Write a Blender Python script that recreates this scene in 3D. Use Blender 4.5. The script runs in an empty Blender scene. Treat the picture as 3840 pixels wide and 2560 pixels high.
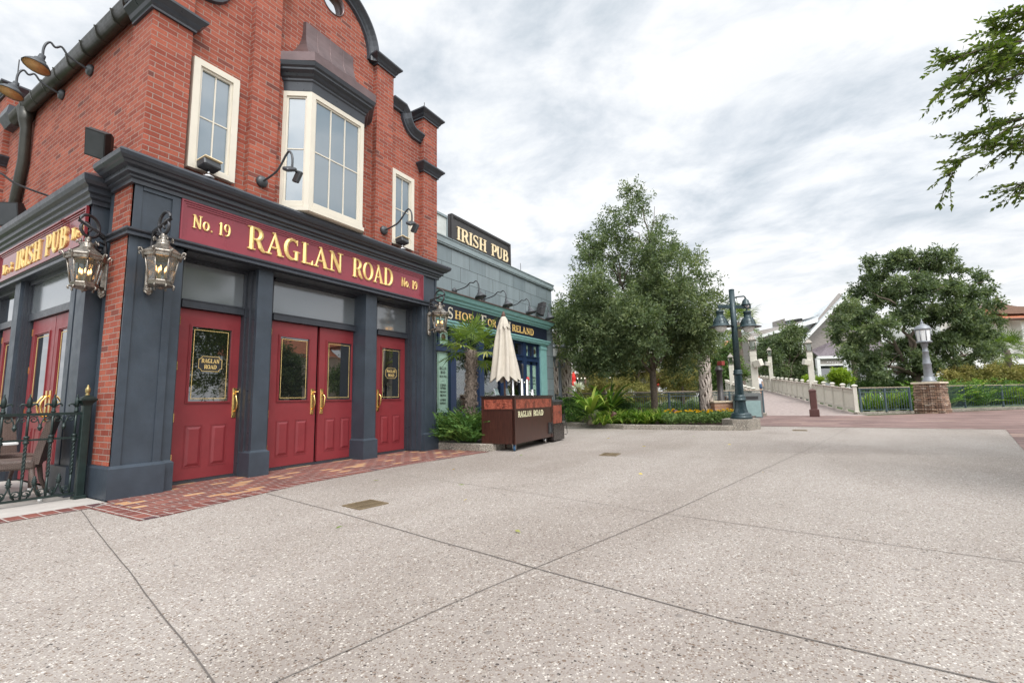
import bpy, math, random
import numpy as np
from mathutils import Vector, Matrix, Euler
R = math.radians
PI = math.pi
rnd = random.Random(7)
scene = bpy.context.scene
col = scene.collection

# ------------------------------------------------------------------ camera
FPX, YAW, PIT, ROL = 1757.66, R(59.416), R(7.0227), R(-1.1402)
_fwd = Vector((math.sin(YAW)*math.cos(PIT), math.cos(YAW)*math.cos(PIT), math.sin(PIT)))
_r0 = Vector((math.cos(YAW), -math.sin(YAW), 0))
_u0 = _r0.cross(_fwd)
_rt = _r0*math.cos(ROL) + _u0*math.sin(ROL)
_up = _u0*math.cos(ROL) - _r0*math.sin(ROL)
EYE = Vector((0, 0, 1.0))
cd = bpy.data.cameras.new('camera')
cam = bpy.data.objects.new('camera', cd)
col.objects.link(cam)
m = Matrix((_rt, _up, -_fwd)).transposed().to_4x4()
m.translation = EYE
cam.matrix_world = m
cd.sensor_fit = 'HORIZONTAL'; cd.sensor_width = 36.0; cd.lens = FPX/3840*36
cd.clip_start = 0.05; cd.clip_end = 2000
scene.camera = cam


def at(px, py, d):
    """point seen at photograph pixel px,py standing d metres in front of the lens"""
    return EYE + (_fwd + _rt*((px-1920)/FPX) - _up*((py-1280)/FPX))*d


def on(ax, val, px, py):
    """where that line of sight meets the plane axis = val"""
    dr = at(px, py, 1.0) - EYE
    return EYE + dr*((val-EYE[ax])/dr[ax])

# ------------------------------------------------------------------ helpers


def tag(o, label=None, cat=None, group=None, kind=None):
    if label: o['label'] = label
    if cat: o['category'] = cat
    if group: o['group'] = group
    if kind: o['kind'] = kind
    return o


def thing(name, label, cat, loc=(0, 0, 0), rz=0.0, group=None):
    o = bpy.data.objects.new(name, None)
    col.objects.link(o)
    o.empty_display_size = 0.1
    o.location = loc
    o.rotation_euler = (0, 0, rz)
    return tag(o, label, cat, group)


def copy_tree(o, parent=None):
    c = o.copy(); col.objects.link(c); c.parent = parent
    for ch in list(o.children): copy_tree(ch, c)
    return c


def smooth(pts, k=5):
    """Catmull-Rom curve through the points"""
    P = [Vector(p) for p in pts]; out = []
    for i in range(len(P)-1):
        a, b, c, d = P[max(i-1,0)], P[i], P[i+1], P[min(i+2,len(P)-1)]
        for j in range(k):
            t = j/k; out.append(.5*((2*b)+(c-a)*t+(2*a-5*b+4*c-d)*t*t+(3*b-a-3*c+d)*t**3))
    return out+[P[-1]]


class MB:
    """collects faces; build() links them as one mesh object"""
    def __init__(s):
        s.v = []; s.f = []; s.sm = []; s.uv = {}

    def add(s, vs, fs, smooth=False):
        b = len(s.v)
        s.v.extend([tuple(v) for v in vs])
        for f in fs:
            s.f.append(tuple(b+i for i in f)); s.sm.append(smooth)
        return s

    def box(s, x0, x1, y0, y1, z0, z1):
        if x0 > x1: x0, x1 = x1, x0
        if y0 > y1: y0, y1 = y1, y0
        if z0 > z1: z0, z1 = z1, z0
        v = [(x0,y0,z0),(x1,y0,z0),(x1,y1,z0),(x0,y1,z0),(x0,y0,z1),(x1,y0,z1),(x1,y1,z1),(x0,y1,z1)]
        return s.add(v, [(0,3,2,1),(4,5,6,7),(0,1,5,4),(1,2,6,5),(2,3,7,6),(3,0,4,7)])

    def cbox(s, c, sx, sy, sz, M=None, bev=0.0):
        """box centred at c, optionally turned by M, chamfered"""
        hx, hy, hz = sx/2, sy/2, sz/2
        vs = []; fs = []
        if bev <= 0:
            vs = [Vector((x,y,z)) for z in (-hz,hz) for x,y in ((-hx,-hy),(hx,-hy),(hx,hy),(-hx,hy))]
            fs = [(0,3,2,1),(4,5,6,7),(0,1,5,4),(1,2,6,5),(2,3,7,6),(3,0,4,7)]
        else:
            b = bev
            def ring(ix, z):
                return [Vector((x,y,z)) for x,y in ((-hx+ix,-hy+ix+b),(-hx+ix+b,-hy+ix),(hx-ix-b,-hy+ix),(hx-ix,-hy+ix+b),(hx-ix,hy-ix-b),(hx-ix-b,hy-ix),(-hx+ix+b,hy-ix),(-hx+ix,hy-ix-b))]
            rs = [ring(b,-hz), ring(0,-hz+b), ring(0,hz-b), ring(b,hz)]
            vs = sum(rs, [])
            for k in range(3):
                for i in range(8):
                    j = (i+1) % 8
                    fs.append((k*8+i, k*8+j, k*8+8+j, k*8+8+i))
            fs.append(tuple(range(7,-1,-1))); fs.append(tuple(range(24,32)))
        c = Vector(c)
        vs = [((M @ v) if M else v)+c for v in vs]
        return s.add(vs, fs)

    def prism(s, poly, ax, a, b):
        """poly: 2D list, extruded along axis ax from a to b (convex or simple polygons)"""
        def mk(p, t):
            return {0:(t,p[0],p[1]),1:(p[0],t,p[1]),2:(p[0],p[1],t)}[ax]
        n = len(poly)
        vs = [mk(p,a) for p in poly]+[mk(p,b) for p in poly]
        fs = [tuple(range(n-1,-1,-1)), tuple(range(n,2*n))]+[(i,(i+1)%n,n+(i+1)%n,n+i) for i in range(n)]
        if (ax == 1): fs = [tuple(reversed(f)) for f in fs]
        return s.add(vs, fs)

    def tube(s, pts, r, n=8, cap=True, smooth=True):
        pts = [Vector(p) for p in pts]
        rr = r if isinstance(r, (list, tuple)) else [r]*len(pts)
        prev = None; vs = []
        for i, p in enumerate(pts):
            t = (pts[min(i+1,len(pts)-1)]-pts[max(i-1,0)])
            if t.length < 1e-9: t = Vector((0,0,1))
            t.normalize()
            if prev is None:
                a = Vector((0,0,1)) if abs(t.z) < .9 else Vector((1,0,0))
                u = t.cross(a).normalized()
            else:
                u = prev - t*prev.dot(t)
                if u.length < 1e-6: u = t.orthogonal()
                u.normalize()
            prev = u; w = t.cross(u)
            for k in range(n):
                an = 2*PI*k/n
                vs.append(p+(u*math.cos(an)+w*math.sin(an))*rr[i])
        fs = []
        for i in range(len(pts)-1):
            for k in range(n):
                j = (k+1) % n
                fs.append((i*n+k, i*n+j, i*n+n+j, i*n+n+k))
        if cap:
            fs.append(tuple(range(n-1,-1,-1))); fs.append(tuple(range((len(pts)-1)*n, len(pts)*n)))
        return s.add(vs, fs, smooth)

    def lathe(s, prof, c=(0,0,0), n=16, smooth=True, rot=0.0, M=None):
        """prof: [(r,z)...] turned round the z axis"""
        c = Vector(c); vs = []; fs = []
        for r, z in prof:
            for k in range(n):
                an = 2*PI*k/n+rot
                v = Vector((r*math.cos(an), r*math.sin(an), z))
                vs.append((M @ v if M else v)+c)
        for i in range(len(prof)-1):
            for k in range(n):
                j = (k+1) % n
                fs.append((i*n+k, i*n+j, i*n+n+j, i*n+n+k))
        fs.append(tuple(range(n-1,-1,-1))); fs.append(tuple(range((len(prof)-1)*n, len(prof)*n)))
        return s.add(vs, fs, smooth)

    def sweep(s, prof, path, closed=False, smooth=False):
        """moulding: prof [(out,z)...] along a plan path [(x,y)...]; out is to the right of travel"""
        P = [Vector((p[0],p[1])) for p in path]; n = len(P); k = len(prof)
        offs = []
        for i in range(n):
            def nrm(a, b):
                d = (b-a).normalized(); return Vector((d.y, -d.x))
            if closed: n1 = nrm(P[i-1],P[i]); n2 = nrm(P[i],P[(i+1)%n])
            else:
                n1 = nrm(P[i-1],P[i]) if i > 0 else nrm(P[i],P[i+1])
                n2 = nrm(P[i],P[i+1]) if i < n-1 else n1
            b = n1+n2
            offs.append(b/(b.dot(n1)) if b.length > 1e-6 else n1)
        vs = []
        for i in range(n):
            for o, z in prof:
                q = P[i]+offs[i]*o
                vs.append((q.x,q.y,z))
        fs = []
        rng = range(n) if closed else range(n-1)
        for i in rng:
            j = (i+1) % n
            for a in range(k-1):
                fs.append((i*k+a, j*k+a, j*k+a+1, i*k+a+1))
            fs.append((i*k+k-1, j*k+k-1, j*k, i*k))
        if not closed:
            fs.append(tuple(range(k-1,-1,-1))); fs.append(tuple((n-1)*k+a for a in range(k)))
        return s.add(vs, fs, smooth)

    def quad(s, a, b, c, d):
        return s.add([a,b,c,d], [(0,1,2,3)])

    def ball(s, c, r, n=10, sz=1.0, smooth=True):
        pr = [(r*math.sin(PI*i/(n//2+2)) if 0 < i < n//2+2 else 1e-4, -r*sz*math.cos(PI*i/(n//2+2))) for i in range(n//2+3)]
        return s.lathe(pr, c, n, smooth)

    def build(s, name, mat, parent=None, world=False, kind=None):
        """world=True: coordinates are world ones and are moved into the parent's frame"""
        me = bpy.data.meshes.new(name)
        V = s.v
        off = Vector((0,0,0))
        if world and parent is not None:
            q = parent
            while q is not None:
                off += Vector(q.location); q = q.parent
        me.from_pydata([(v[0]-off.x, v[1]-off.y, v[2]-off.z) for v in V], [], s.f)
        me.polygons.foreach_set('use_smooth', s.sm)
        uvl = me.uv_layers.new(name='UVMap')
        va = np.array(V, dtype=float).reshape(-1,3)
        nl = len(me.loops)
        li = np.empty(nl, dtype=np.int32); me.loops.foreach_get('vertex_index', li)
        nf = len(me.polygons)
        nr = np.empty(nf*3, dtype=np.float32); me.polygons.foreach_get('normal', nr); nr = np.abs(nr.reshape(-1,3))
        tot = np.empty(nf, dtype=np.int32); me.polygons.foreach_get('loop_total', tot)
        ax = np.argmax(nr+np.array([0.0,0.001,0.002]), axis=1)
        la = np.repeat(ax, tot)
        p = va[li]
        uv = np.empty((nl,2), dtype=np.float32)
        uv[:,0] = np.where(la == 0, p[:,1], p[:,0])
        uv[:,1] = np.where(la == 2, p[:,1], p[:,2])
        uvl.data.foreach_set('uv', uv.ravel())
        mats = mat if isinstance(mat, (list, tuple)) else [mat]
        for mm in mats: me.materials.append(mm)
        o = bpy.data.objects.new(name, me)
        col.objects.link(o)
        if parent is not None: o.parent = parent
        if kind: o['kind'] = kind
        return o


def np_mesh(name, verts, faces_n, mat, parent=None, tint=None, loc=None):
    """many equal polygons at once: verts (F,k,3)"""
    F, k, _ = verts.shape
    me = bpy.data.meshes.new(name)
    v = verts.reshape(-1,3).astype(np.float32)
    if loc is not None: v = v - np.array(loc, dtype=np.float32)
    me.vertices.add(F*k); me.vertices.foreach_set('co', v.ravel())
    me.loops.add(F*k); me.loops.foreach_set('vertex_index', np.arange(F*k, dtype=np.int32))
    me.polygons.add(F)
    me.polygons.foreach_set('loop_start', np.arange(0,F*k,k,dtype=np.int32))
    me.update(calc_edges=True)
    if tint is not None:
        a = me.attributes.new('tint', 'FLOAT', 'FACE')
        a.data.foreach_set('value', tint.astype(np.float32))
    me.materials.append(mat)
    o = bpy.data.objects.new(name, me); col.objects.link(o)
    if parent is not None: o.parent = parent
    return o


def fill_poly(outer, holes, t0, t1, ax):
    """polygon with holes extruded between t0 and t1 along axis ax -> (verts, faces)"""
    cu = bpy.data.curves.new('tmp', 'CURVE'); cu.dimensions = '2D'; cu.fill_mode = 'BOTH'
    for ring in [outer]+list(holes):
        sp = cu.splines.new('POLY'); sp.points.add(len(ring)-1); sp.use_cyclic_u = True
        for i, (x, y) in enumerate(ring): sp.points[i].co = (x,y,0,1)
    cu.extrude = abs(t1-t0)/2
    o = bpy.data.objects.new('tmp', cu)
    me = bpy.data.meshes.new_from_object(o)
    mid = (t0+t1)/2
    out = []
    for v in me.vertices:
        x, y, z = v.co
        out.append({0:(mid+z,x,y),1:(x,mid+z,y),2:(x,y,mid+z)}[ax])
    fs = [tuple(p.vertices) for p in me.polygons]
    bpy.data.objects.remove(o); bpy.data.curves.remove(cu); bpy.data.meshes.remove(me)
    return out, fs

# ------------------------------------------------------------------ carved lettering
def arc(cx, cy, rx, ry, a0, a1, n=12):
    return [(cx+rx*math.cos(R(a0+(a1-a0)*i/n)), cy+ry*math.sin(R(a0+(a1-a0)*i/n))) for i in range(n+1)]

def lw(n, a, b):
    """swelling widths round a bowl: a at the ends, b in the middle"""
    return [a+(b-a)*math.sin(PI*i/(n-1)) for i in range(n)]

T, H_ = .19, .085          # thick and thin strokes
def serif(x, y, w=.34): return ([(x-w/2,y),(x,y),(x+w/2,y)], [.05,.085,.05])
def _bowl(x0, x1, y0, y1, m=.2):
    r = (y1-y0)/2; p = [(x0,y1)]+arc(x1-r*.9,(y0+y1)/2,r*.9,r,90,-90,10)+[(x0,y0)]
    w = [H_]+lw(11,H_,m)+[H_]; return (p, w)
GL = {
 'I': (.36, [([(.18,0),(.18,1)],T), serif(.18,.03), serif(.18,.97)]),
 'L': (.62, [([(.18,0),(.18,1)],T), serif(.18,.97), ([(.02,.04),(.5,.04),(.58,.05)],[.07,.09,.12]), ([(.56,0),(.59,.24)],[.14,.03])]),
 'F': (.6, [([(.18,0),(.18,1)],T), serif(.18,.03), ([(.02,.96),(.5,.96),(.56,.95)],[.07,.09,.12]), ([(.54,1),(.57,.76)],[.12,.03]), ([(.2,.52),(.44,.52)],[.08,.08]), ([(.44,.62),(.44,.42)],[.05,.05])]),
 'E': (.63, [([(.18,0),(.18,1)],T), ([(.02,.96),(.5,.96)],[.07,.09]), ([(.52,1),(.55,.76)],[.12,.03]), ([(.2,.52),(.42,.52)],[.08,.08]), ([(.42,.62),(.42,.42)],[.05,.05]), ([(.02,.04),(.54,.04)],[.07,.09]), ([(.55,0),(.59,.25)],[.13,.03])]),
 'R': (.76, [([(.18,0),(.18,1)],T), serif(.18,.03), ([(.0,.97),(.2,.97)],[.05,.085]), _bowl(.2,.58,.47,.96), ([(.36,.48),(.47,.4),(.56,.16),(.68,.03),(.76,.0)],[.1,.17,.2,.13,.05])]),
 'P': (.64, [([(.18,0),(.18,1)],T), serif(.18,.03), ([(.0,.97),(.2,.97)],[.05,.085]), _bowl(.2,.6,.42,.96)]),
 'B': (.68, [([(.18,0),(.18,1)],T), ([(.0,.97),(.2,.97)],[.05,.085]), ([(.0,.03),(.2,.03)],[.05,.085]), _bowl(.2,.56,.52,.96,.18), _bowl(.2,.63,.04,.53,.2)]),
 'D': (.76, [([(.18,0),(.18,1)],T), ([(.0,.97),(.2,.97)],[.05,.085]), ([(.0,.03),(.2,.03)],[.05,.085]), ([(.2,.96),(.34,.96)]+arc(.36,.5,.34,.46,90,-90,14)+[(.34,.04),(.2,.04)], [H_,H_]+lw(15,H_,.2)+[H_,H_])]),
 'O': (.8, [(arc(.4,.5,.31,.46,90,270,14), lw(15,H_,.19)), (arc(.4,.5,.31,.46,90,-90,14), lw(15,H_,.19))]),
 'C': (.72, [(arc(.4,.5,.32,.46,48,312,20), [.12]+[.09+.11*math.sin(PI*i/18) for i in range(19)]+[.05]), ([(.6,.98),(.62,.72)],[.1,.03])]),
 'G': (.8, [(arc(.4,.5,.32,.46,52,300,20), [.12]+[.09+.11*math.sin(PI*i/18) for i in range(19)]+[.09]), ([(.61,.98),(.63,.72)],[.1,.03]), ([(.6,.02),(.6,.42)],[.17,.17]), serif(.6,.42,.32)]),
 'A': (.8, [([(.4,.98),(.12,.03)],[.07,.09]), ([(.37,1.0),(.66,.02)],[.12,.2]), ([(.2,.33),(.56,.33)],H_), serif(.12,.03,.28), serif(.67,.03,.3), ([(.26,.98),(.4,.98)],[.05,.08])]),
 'N': (.84, [([(.17,.02),(.17,.98)],H_+.02), ([(.15,.99),(.66,.03)],[.19,.17]), ([(.66,.0),(.66,.98)],H_+.02), serif(.17,.03,.3), serif(.66,.97,.3), ([(.0,.97),(.17,.97)],[.05,.085])]),
 'H': (.84, [([(.18,0),(.18,1)],T), ([(.64,0),(.64,1)],T), ([(.2,.52),(.62,.52)],H_), serif(.18,.03,.32), serif(.18,.97,.32), serif(.64,.03,.32), serif(.64,.97,.32)]),
 'U': (.8, [([(.18,1),(.18,.35),(.2,.2),(.27,.08),(.4,.04),(.53,.09),(.6,.2),(.62,.35),(.62,1)],[T,T,T,.17,.13,.1,H_,H_,H_]), serif(.18,.97,.32), serif(.62,.97,.28)]),
 'V': (.78, [([(.12,.98),(.4,.02)],[.2,.14]), ([(.66,.98),(.4,.04)],[.08,.08]), serif(.13,.97,.3), serif(.66,.97,.26)]),
 'Y': (.76, [([(.12,.98),(.38,.48)],[.19,.17]), ([(.64,.98),(.4,.5)],[.08,.08]), ([(.38,.5),(.38,0)],T), serif(.12,.97,.28), serif(.64,.97,.26), serif(.38,.03)]),
 'T': (.7, [([(.35,0),(.35,1)],T), serif(.35,.03), ([(.05,.95),(.65,.95)],[.09,.09]), ([(.06,1),(.03,.74)],[.12,.03]), ([(.64,1),(.67,.74)],[.12,.03])]),
 'S': (.62, [(arc(.31,.74,.21,.22,35,200,10)+[(.14,.6),(.31,.5),(.47,.4)]+arc(.3,.26,.22,.22,20,-150,10), [.07]+[.1]*9+[.13,.16,.19,.16,.13]+[.1]*9+[.07]), ([(.5,.98),(.52,.74)],[.09,.03]), ([(.08,.02),(.06,.28)],[.09,.03])]),
 'o': (.62, [(arc(.31,.36,.22,.31,90,270,10), lw(11,H_,.17)), (arc(.31,.36,.22,.31,90,-90,10), lw(11,H_,.17))]),
 '.': (.26, [([(.06,.07),(.2,.07)],.14)]),
 '1': (.48, [([(.26,0),(.26,1)],T), serif(.26,.03,.36), ([(.06,.84),(.24,.95)],[.05,.12])]),
 '9': (.66, [(arc(.32,.67,.22,.29,90,270,10), lw(11,H_,.16)), (arc(.32,.67,.22,.29,90,-60,8), lw(9,H_,.15)), ([(.54,.66),(.54,.4),(.46,.16),(.32,.05),(.16,.06)],[.17,.17,.15,.1,.12])]),
 '3': (.6, [(arc(.27,.74,.21,.22,140,-90,10), [.1]*4+[.15]*4+[H_]*3), (arc(.27,.27,.25,.24,90,-150,12), [H_]*3+[.18]*5+[.1]*5)]),
 '&': (.8, [(arc(.34,.76,.16,.19,-40,220,12), .11), ([(.2,.64),(.62,.02)],[.1,.16]), (arc(.3,.25,.22,.22,110,330,10), .13), ([(.5,.14),(.66,.46)],[.1,.05])]),
 # uncial shapes for the cart
 'r': (.62, [([(.14,0),(.14,1)],.12), (arc(.2,.76,.26,.22,90,-90,10), .1), ([(.24,.54),(.58,0)],[.1,.14])]),
 'a': (.62, [(arc(.28,.36,.2,.33,60,330,12), .11), ([(.46,.7),(.46,0),(.56,0)],[.12,.12,.05]), ([(.2,.98),(.47,.66)],[.05,.12])]),
 'g': (.6, [([(.06,.7),(.52,.7)],.1), (arc(.3,.38,.22,.28,110,300,10), .11), ([(.4,.14),(.44,-.1),(.3,-.34),(.1,-.28)],[.1,.12,.1,.06])]),
 'l': (.26, [([(.12,0),(.12,1.06)],.12), ([(.02,1.0),(.12,1.06)],.06)]),
 'n': (.66, [([(.12,0),(.12,.7)],.11), ([(.12,.7),(.5,0)],.12), ([(.52,0),(.52,.72)],.11)]),
 'd': (.62, [(arc(.3,.33,.21,.31,0,360,14), .11), ([(.5,.4),(.4,.7),(.2,.98)],[.12,.12,.05])]),
 'u': (.6, [(arc(.3,.36,.22,.32,0,360,14), .11)]),
}


def text_w(t, track=.04): return sum((GL[c][0]+track) if c != ' ' else .42 for c in t)-track


def lettering(mb, text, org, ux, uz, un, x0, x1, z0, h, relief=.25, depth=.012, track=.04):
    """carved letters: strokes with a ridge, fitted between x0 and x1 along ux; org, ux, uz, un are the panel's frame"""
    org, ux, uz, un = Vector(org), Vector(ux), Vector(uz), Vector(un)
    sx = (x1-x0)/text_w(text, track)
    X = x0
    for c in text:
        if c == ' ':
            X += .42*sx; continue
        adv, strokes = GL[c]
        for si, (pts, w) in enumerate(strokes):
            P = [Vector((X+p[0]*sx, z0+p[1]*h)) for p in pts]
            n = len(P); W = w if isinstance(w, (list,tuple)) else [w]*n
            k = (sx+h)/2
            vs = []
            for i in range(n):
                d = (P[min(i+1,n-1)]-P[max(i-1,0)])
                if d.length < 1e-9: d = Vector((1,0))
                d.normalize(); nn = Vector((-d.y,d.x))
                hw = W[i]*k/2
                for q, z in ((P[i]-nn*hw,-depth),(P[i]-nn*hw,0.0015*si),(P[i],hw*2*relief+.001*si),(P[i]+nn*hw,0.0015*si),(P[i]+nn*hw,-depth)):
                    vs.append(org+ux*q.x+uz*q.y+un*(z+depth))
            fs = []
            for i in range(n-1):
                for a in range(4):
                    fs.append((i*5+a, i*5+a+1, i*5+6+a, i*5+5+a))
            fs.append((0,1,2,3,4)); fs.append(tuple((n-1)*5+a for a in (4,3,2,1,0)))
            mb.add(vs, fs)
        X += (adv+track)*sx
    return mb

# ------------------------------------------------------------------ materials
class NT:
    def __init__(s, name):
        s.m = bpy.data.materials.new(name); s.m.use_nodes = True
        s.t = s.m.node_tree; s.n = s.t.nodes; s.b = s.n['Principled BSDF']; s.out = s.n['Material Output']
        s._uv = None
    def node(s, ty, **kw):
        nd = s.n.new(ty)
        for k, v in kw.items():
            if k in nd.inputs.keys(): s.set(nd.inputs[k], v)
            else: setattr(nd, k, v)
        return nd
    def set(s, sock, v):
        if isinstance(v, bpy.types.NodeSocket): s.t.links.new(v, sock)
        else:
            if sock.type == 'RGBA' and len(v) == 3: v = (*v, 1)
            sock.default_value = v
    def p(s, **kw):
        for k, v in kw.items(): s.set(s.b.inputs[k.replace('_',' ')], v)
        return s
    def uv(s, scale=(1,1,1), loc=(0,0,0), rot=(0,0,0)):
        c = s.n.new('ShaderNodeTexCoord'); mp = s.n.new('ShaderNodeMapping')
        mp.inputs['Scale'].default_value = scale; mp.inputs['Location'].default_value = loc; mp.inputs['Rotation'].default_value = rot
        s.t.links.new(c.outputs['UV'], mp.inputs['Vector']); return mp.outputs[0]
    def obj(s, scale=(1,1,1)):
        c = s.n.new('ShaderNodeTexCoord'); mp = s.n.new('ShaderNodeMapping')
        mp.inputs['Scale'].default_value = scale
        s.t.links.new(c.outputs['Object'], mp.inputs['Vector']); return mp.outputs[0]
    def noise(s, vec, scale, detail=4, rough=.6, dim='3D'):
        nd = s.n.new('ShaderNodeTexNoise'); nd.noise_dimensions = dim
        s.t.links.new(vec, nd.inputs['Vector']); nd.inputs['Scale'].default_value = scale
        nd.inputs['Detail'].default_value = detail; nd.inputs['Roughness'].default_value = rough
        return nd.outputs[0]
    def ramp(s, fac, stops, interp='LINEAR'):
        nd = s.n.new('ShaderNodeValToRGB'); nd.color_ramp.interpolation = interp
        e = nd.color_ramp.elements
        while len(e) < len(stops): e.new(.5)
        for k, (pos, c) in enumerate(stops):
            e[k].position = pos; e[k].color = (*c, 1) if len(c) == 3 else c
        s.t.links.new(fac, nd.inputs[0]); return nd.outputs[0]
    def mix(s, fac, a, b, mode='MIX'):
        nd = s.n.new('ShaderNodeMix'); nd.data_type = 'RGBA'; nd.blend_type = mode
        s.set(nd.inputs[0], fac); s.set(nd.inputs[6], a); s.set(nd.inputs[7], b); return nd.outputs[2]
    def math(s, op, a, b=0.0, c=None):
        nd = s.n.new('ShaderNodeMath'); nd.operation = op
        s.set(nd.inputs[0], a); s.set(nd.inputs[1], b)
        if c is not None: s.set(nd.inputs[2], c)
        return nd.outputs[0]
    def bump(s, h, strength=.3, dist=.01, normal=None):
        nd = s.n.new('ShaderNodeBump'); nd.inputs['Strength'].default_value = strength; nd.inputs['Distance'].default_value = dist
        s.t.links.new(h, nd.inputs['Height'])
        if normal is not None: s.t.links.new(normal, nd.inputs['Normal'])
        s.t.links.new(nd.outputs[0], s.b.inputs['Normal']); return nd.outputs[0]


def g3(v): return (v, v, v)

def plain(name, c, rough=.5, metal=0.0, var=.12, scale=6, bump=0.0, bscale=60, spec=.5, dirt=0.0):
    """a painted or cast surface: slight colour drift, grime and roughness variation"""
    t = NT(name); o = t.obj()
    n = t.noise(o, scale, 6, .65)
    a = tuple(max(0, x*(1-var)) for x in c); b = tuple(min(1, x*(1+var)) for x in c)
    cc = t.ramp(n, [(.3,a),(.7,b)])
    if dirt:
        d = t.noise(o, 2.3, 8, .75)
        cc = t.mix(t.math('MULTIPLY', t.ramp(d, [(.52,g3(0)),(.72,g3(1))]), dirt), cc, tuple(x*.45 for x in c))
    t.p(Base_Color=cc, Metallic=metal, Roughness=t.ramp(t.noise(o, scale*2.3, 4), [(.3,g3(max(.02,rough-.07))),(.7,g3(min(1,rough+.08)))]), Specular_IOR_Level=spec)
    if bump: t.bump(t.noise(o, bscale, 4), bump, .01)
    return t.m


def brick(name, w, h, c1, c2, mort, ms=.011, loc=(0,0,0), off=.5, extra=None, rough=.85, bumpd=.006, rot=(0,0,0), dark=.35, lo=.45):
    t = NT(name); u = t.uv(loc=loc, rot=rot)
    wob = t.noise(u, 9, 3)
    uu = t.node('ShaderNodeVectorMath', operation='ADD')
    sc = t.node('ShaderNodeVectorMath', operation='SCALE'); t.t.links.new(t.n['Noise Texture'].outputs['Color'], sc.inputs[0]); sc.inputs['Scale'].default_value = .006
    t.t.links.new(u, uu.inputs[0]); t.t.links.new(sc.outputs[0], uu.inputs[1])
    b = t.node('ShaderNodeTexBrick')
    t.t.links.new(uu.outputs[0], b.inputs['Vector'])
    b.offset = off; b.squash = 1.0
    b.inputs['Scale'].default_value = 1; b.inputs['Brick Width'].default_value = w; b.inputs['Row Height'].default_value = h
    b.inputs['Mortar Size'].default_value = ms/2; b.inputs['Mortar Smooth'].default_value = .15
    b.inputs['Color1'].default_value = (0,0,0,1); b.inputs['Color2'].default_value = (1,1,1,1); b.inputs['Mortar'].default_value = (0,0,0,1); b.inputs['Bias'].default_value = 0
    stops = [(0,c1),(.5,tuple((p+q)/2 for p,q in zip(c1,c2))),(.85,c2)]
    if extra: stops += extra
    cc = t.ramp(b.outputs['Color'], stops)
    fine = t.noise(u, 55, 5, .7)
    cc = t.mix(.55, cc, t.mix(1.0, cc, t.ramp(fine, [(.25,g3(lo)),(.6,g3(1.15))]), 'MULTIPLY'))
    big = t.noise(u, .9, 5, .6)
    cc = t.mix(dark, cc, t.mix(1.0, cc, t.ramp(big, [(.3,g3(.6)),(.7,g3(1.15))]), 'MULTIPLY'))
    stk = t.noise(t.uv((3.2,.28,1)), 2.0, 6, .7)
    cc = t.mix(dark*.9, cc, t.mix(1.0, cc, t.ramp(stk, [(.36,g3(.62)),(.62,g3(1.08))]), 'MULTIPLY'))
    mc = t.mix(t.ramp(fine, [(.3,g3(0)),(.7,g3(1))]), tuple(x*.7 for x in mort), mort)
    cc = t.mix(b.outputs['Fac'], cc, mc)
    t.p(Base_Color=cc, Roughness=rough, Specular_IOR_Level=.3)
    hgt = t.math('ADD', t.math('MULTIPLY', b.outputs['Fac'], -1.0), t.math('MULTIPLY', fine, .35))
    t.bump(hgt, .9, bumpd)
    return t.m


def glassy(name, tint, refl=.25, rough=.015, trans=0.0, iorb=.06):
    """window glass: fresnel reflection over a dark or see-through body"""
    t = NT(name); t.n.remove(t.b)
    gl = t.node('ShaderNodeBsdfGlossy', Roughness=rough); gl.inputs['Color'].default_value = (.95,.97,1,1)
    lwt = t.node('ShaderNodeFresnel', IOR=1.55)
    fac = t.math('MINIMUM', t.math('ADD', t.math('MULTIPLY', lwt.outputs[0], 1.3), refl), .95)
    wob = t.node('ShaderNodeBump', Strength=.04, Distance=.02); t.t.links.new(t.noise(t.obj(), 2.2, 2), wob.inputs['Height'])
    t.t.links.new(wob.outputs[0], gl.inputs['Normal'])
    df = t.node('ShaderNodeBsdfDiffuse'); df.inputs['Color'].default_value = (*tint,1)
    body = df.outputs[0]
    if trans > 0:
        tr = t.node('ShaderNodeBsdfTransparent'); tr.inputs['Color'].default_value = (.9,.94,.93,1)
        mx = t.node('ShaderNodeMixShader'); mx.inputs[0].default_value = trans
        t.t.links.new(df.outputs[0], mx.inputs[1]); t.t.links.new(tr.outputs[0], mx.inputs[2]); body = mx.outputs[0]
    m2 = t.node('ShaderNodeMixShader'); t.t.links.new(fac, m2.inputs[0])
    t.t.links.new(body, m2.inputs[1]); t.t.links.new(gl.outputs[0], m2.inputs[2])
    t.t.links.new(m2.outputs[0], t.out.inputs['Surface'])
    return t.m


def glow(name, c, s):
    t = NT(name); t.p(Base_Color=c, Emission_Color=c, Emission_Strength=s); return t.m


def leafmat(name, c0, c1, c2, rough=.45, trans=.25):
    t = NT(name)
    a = t.node('ShaderNodeAttribute', attribute_name='tint')
    cc = t.ramp(a.outputs['Fac'], [(0,c0),(.55,c1),(1,c2)])
    t.p(Base_Color=cc, Roughness=min(.7,rough+.15), Specular_IOR_Level=.22)
    tl = t.node('ShaderNodeBsdfTranslucent'); t.t.links.new(t.mix(1.0, cc, (1.0,1.1,.5), 'MULTIPLY'), tl.inputs['Color'])
    mx = t.node('ShaderNodeMixShader'); mx.inputs[0].default_value = trans
    t.t.links.new(t.b.outputs[0], mx.inputs[1]); t.t.links.new(tl.outputs[0], mx.inputs[2])
    t.t.links.new(mx.outputs[0], t.out.inputs['Surface'])
    return t.m


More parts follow.
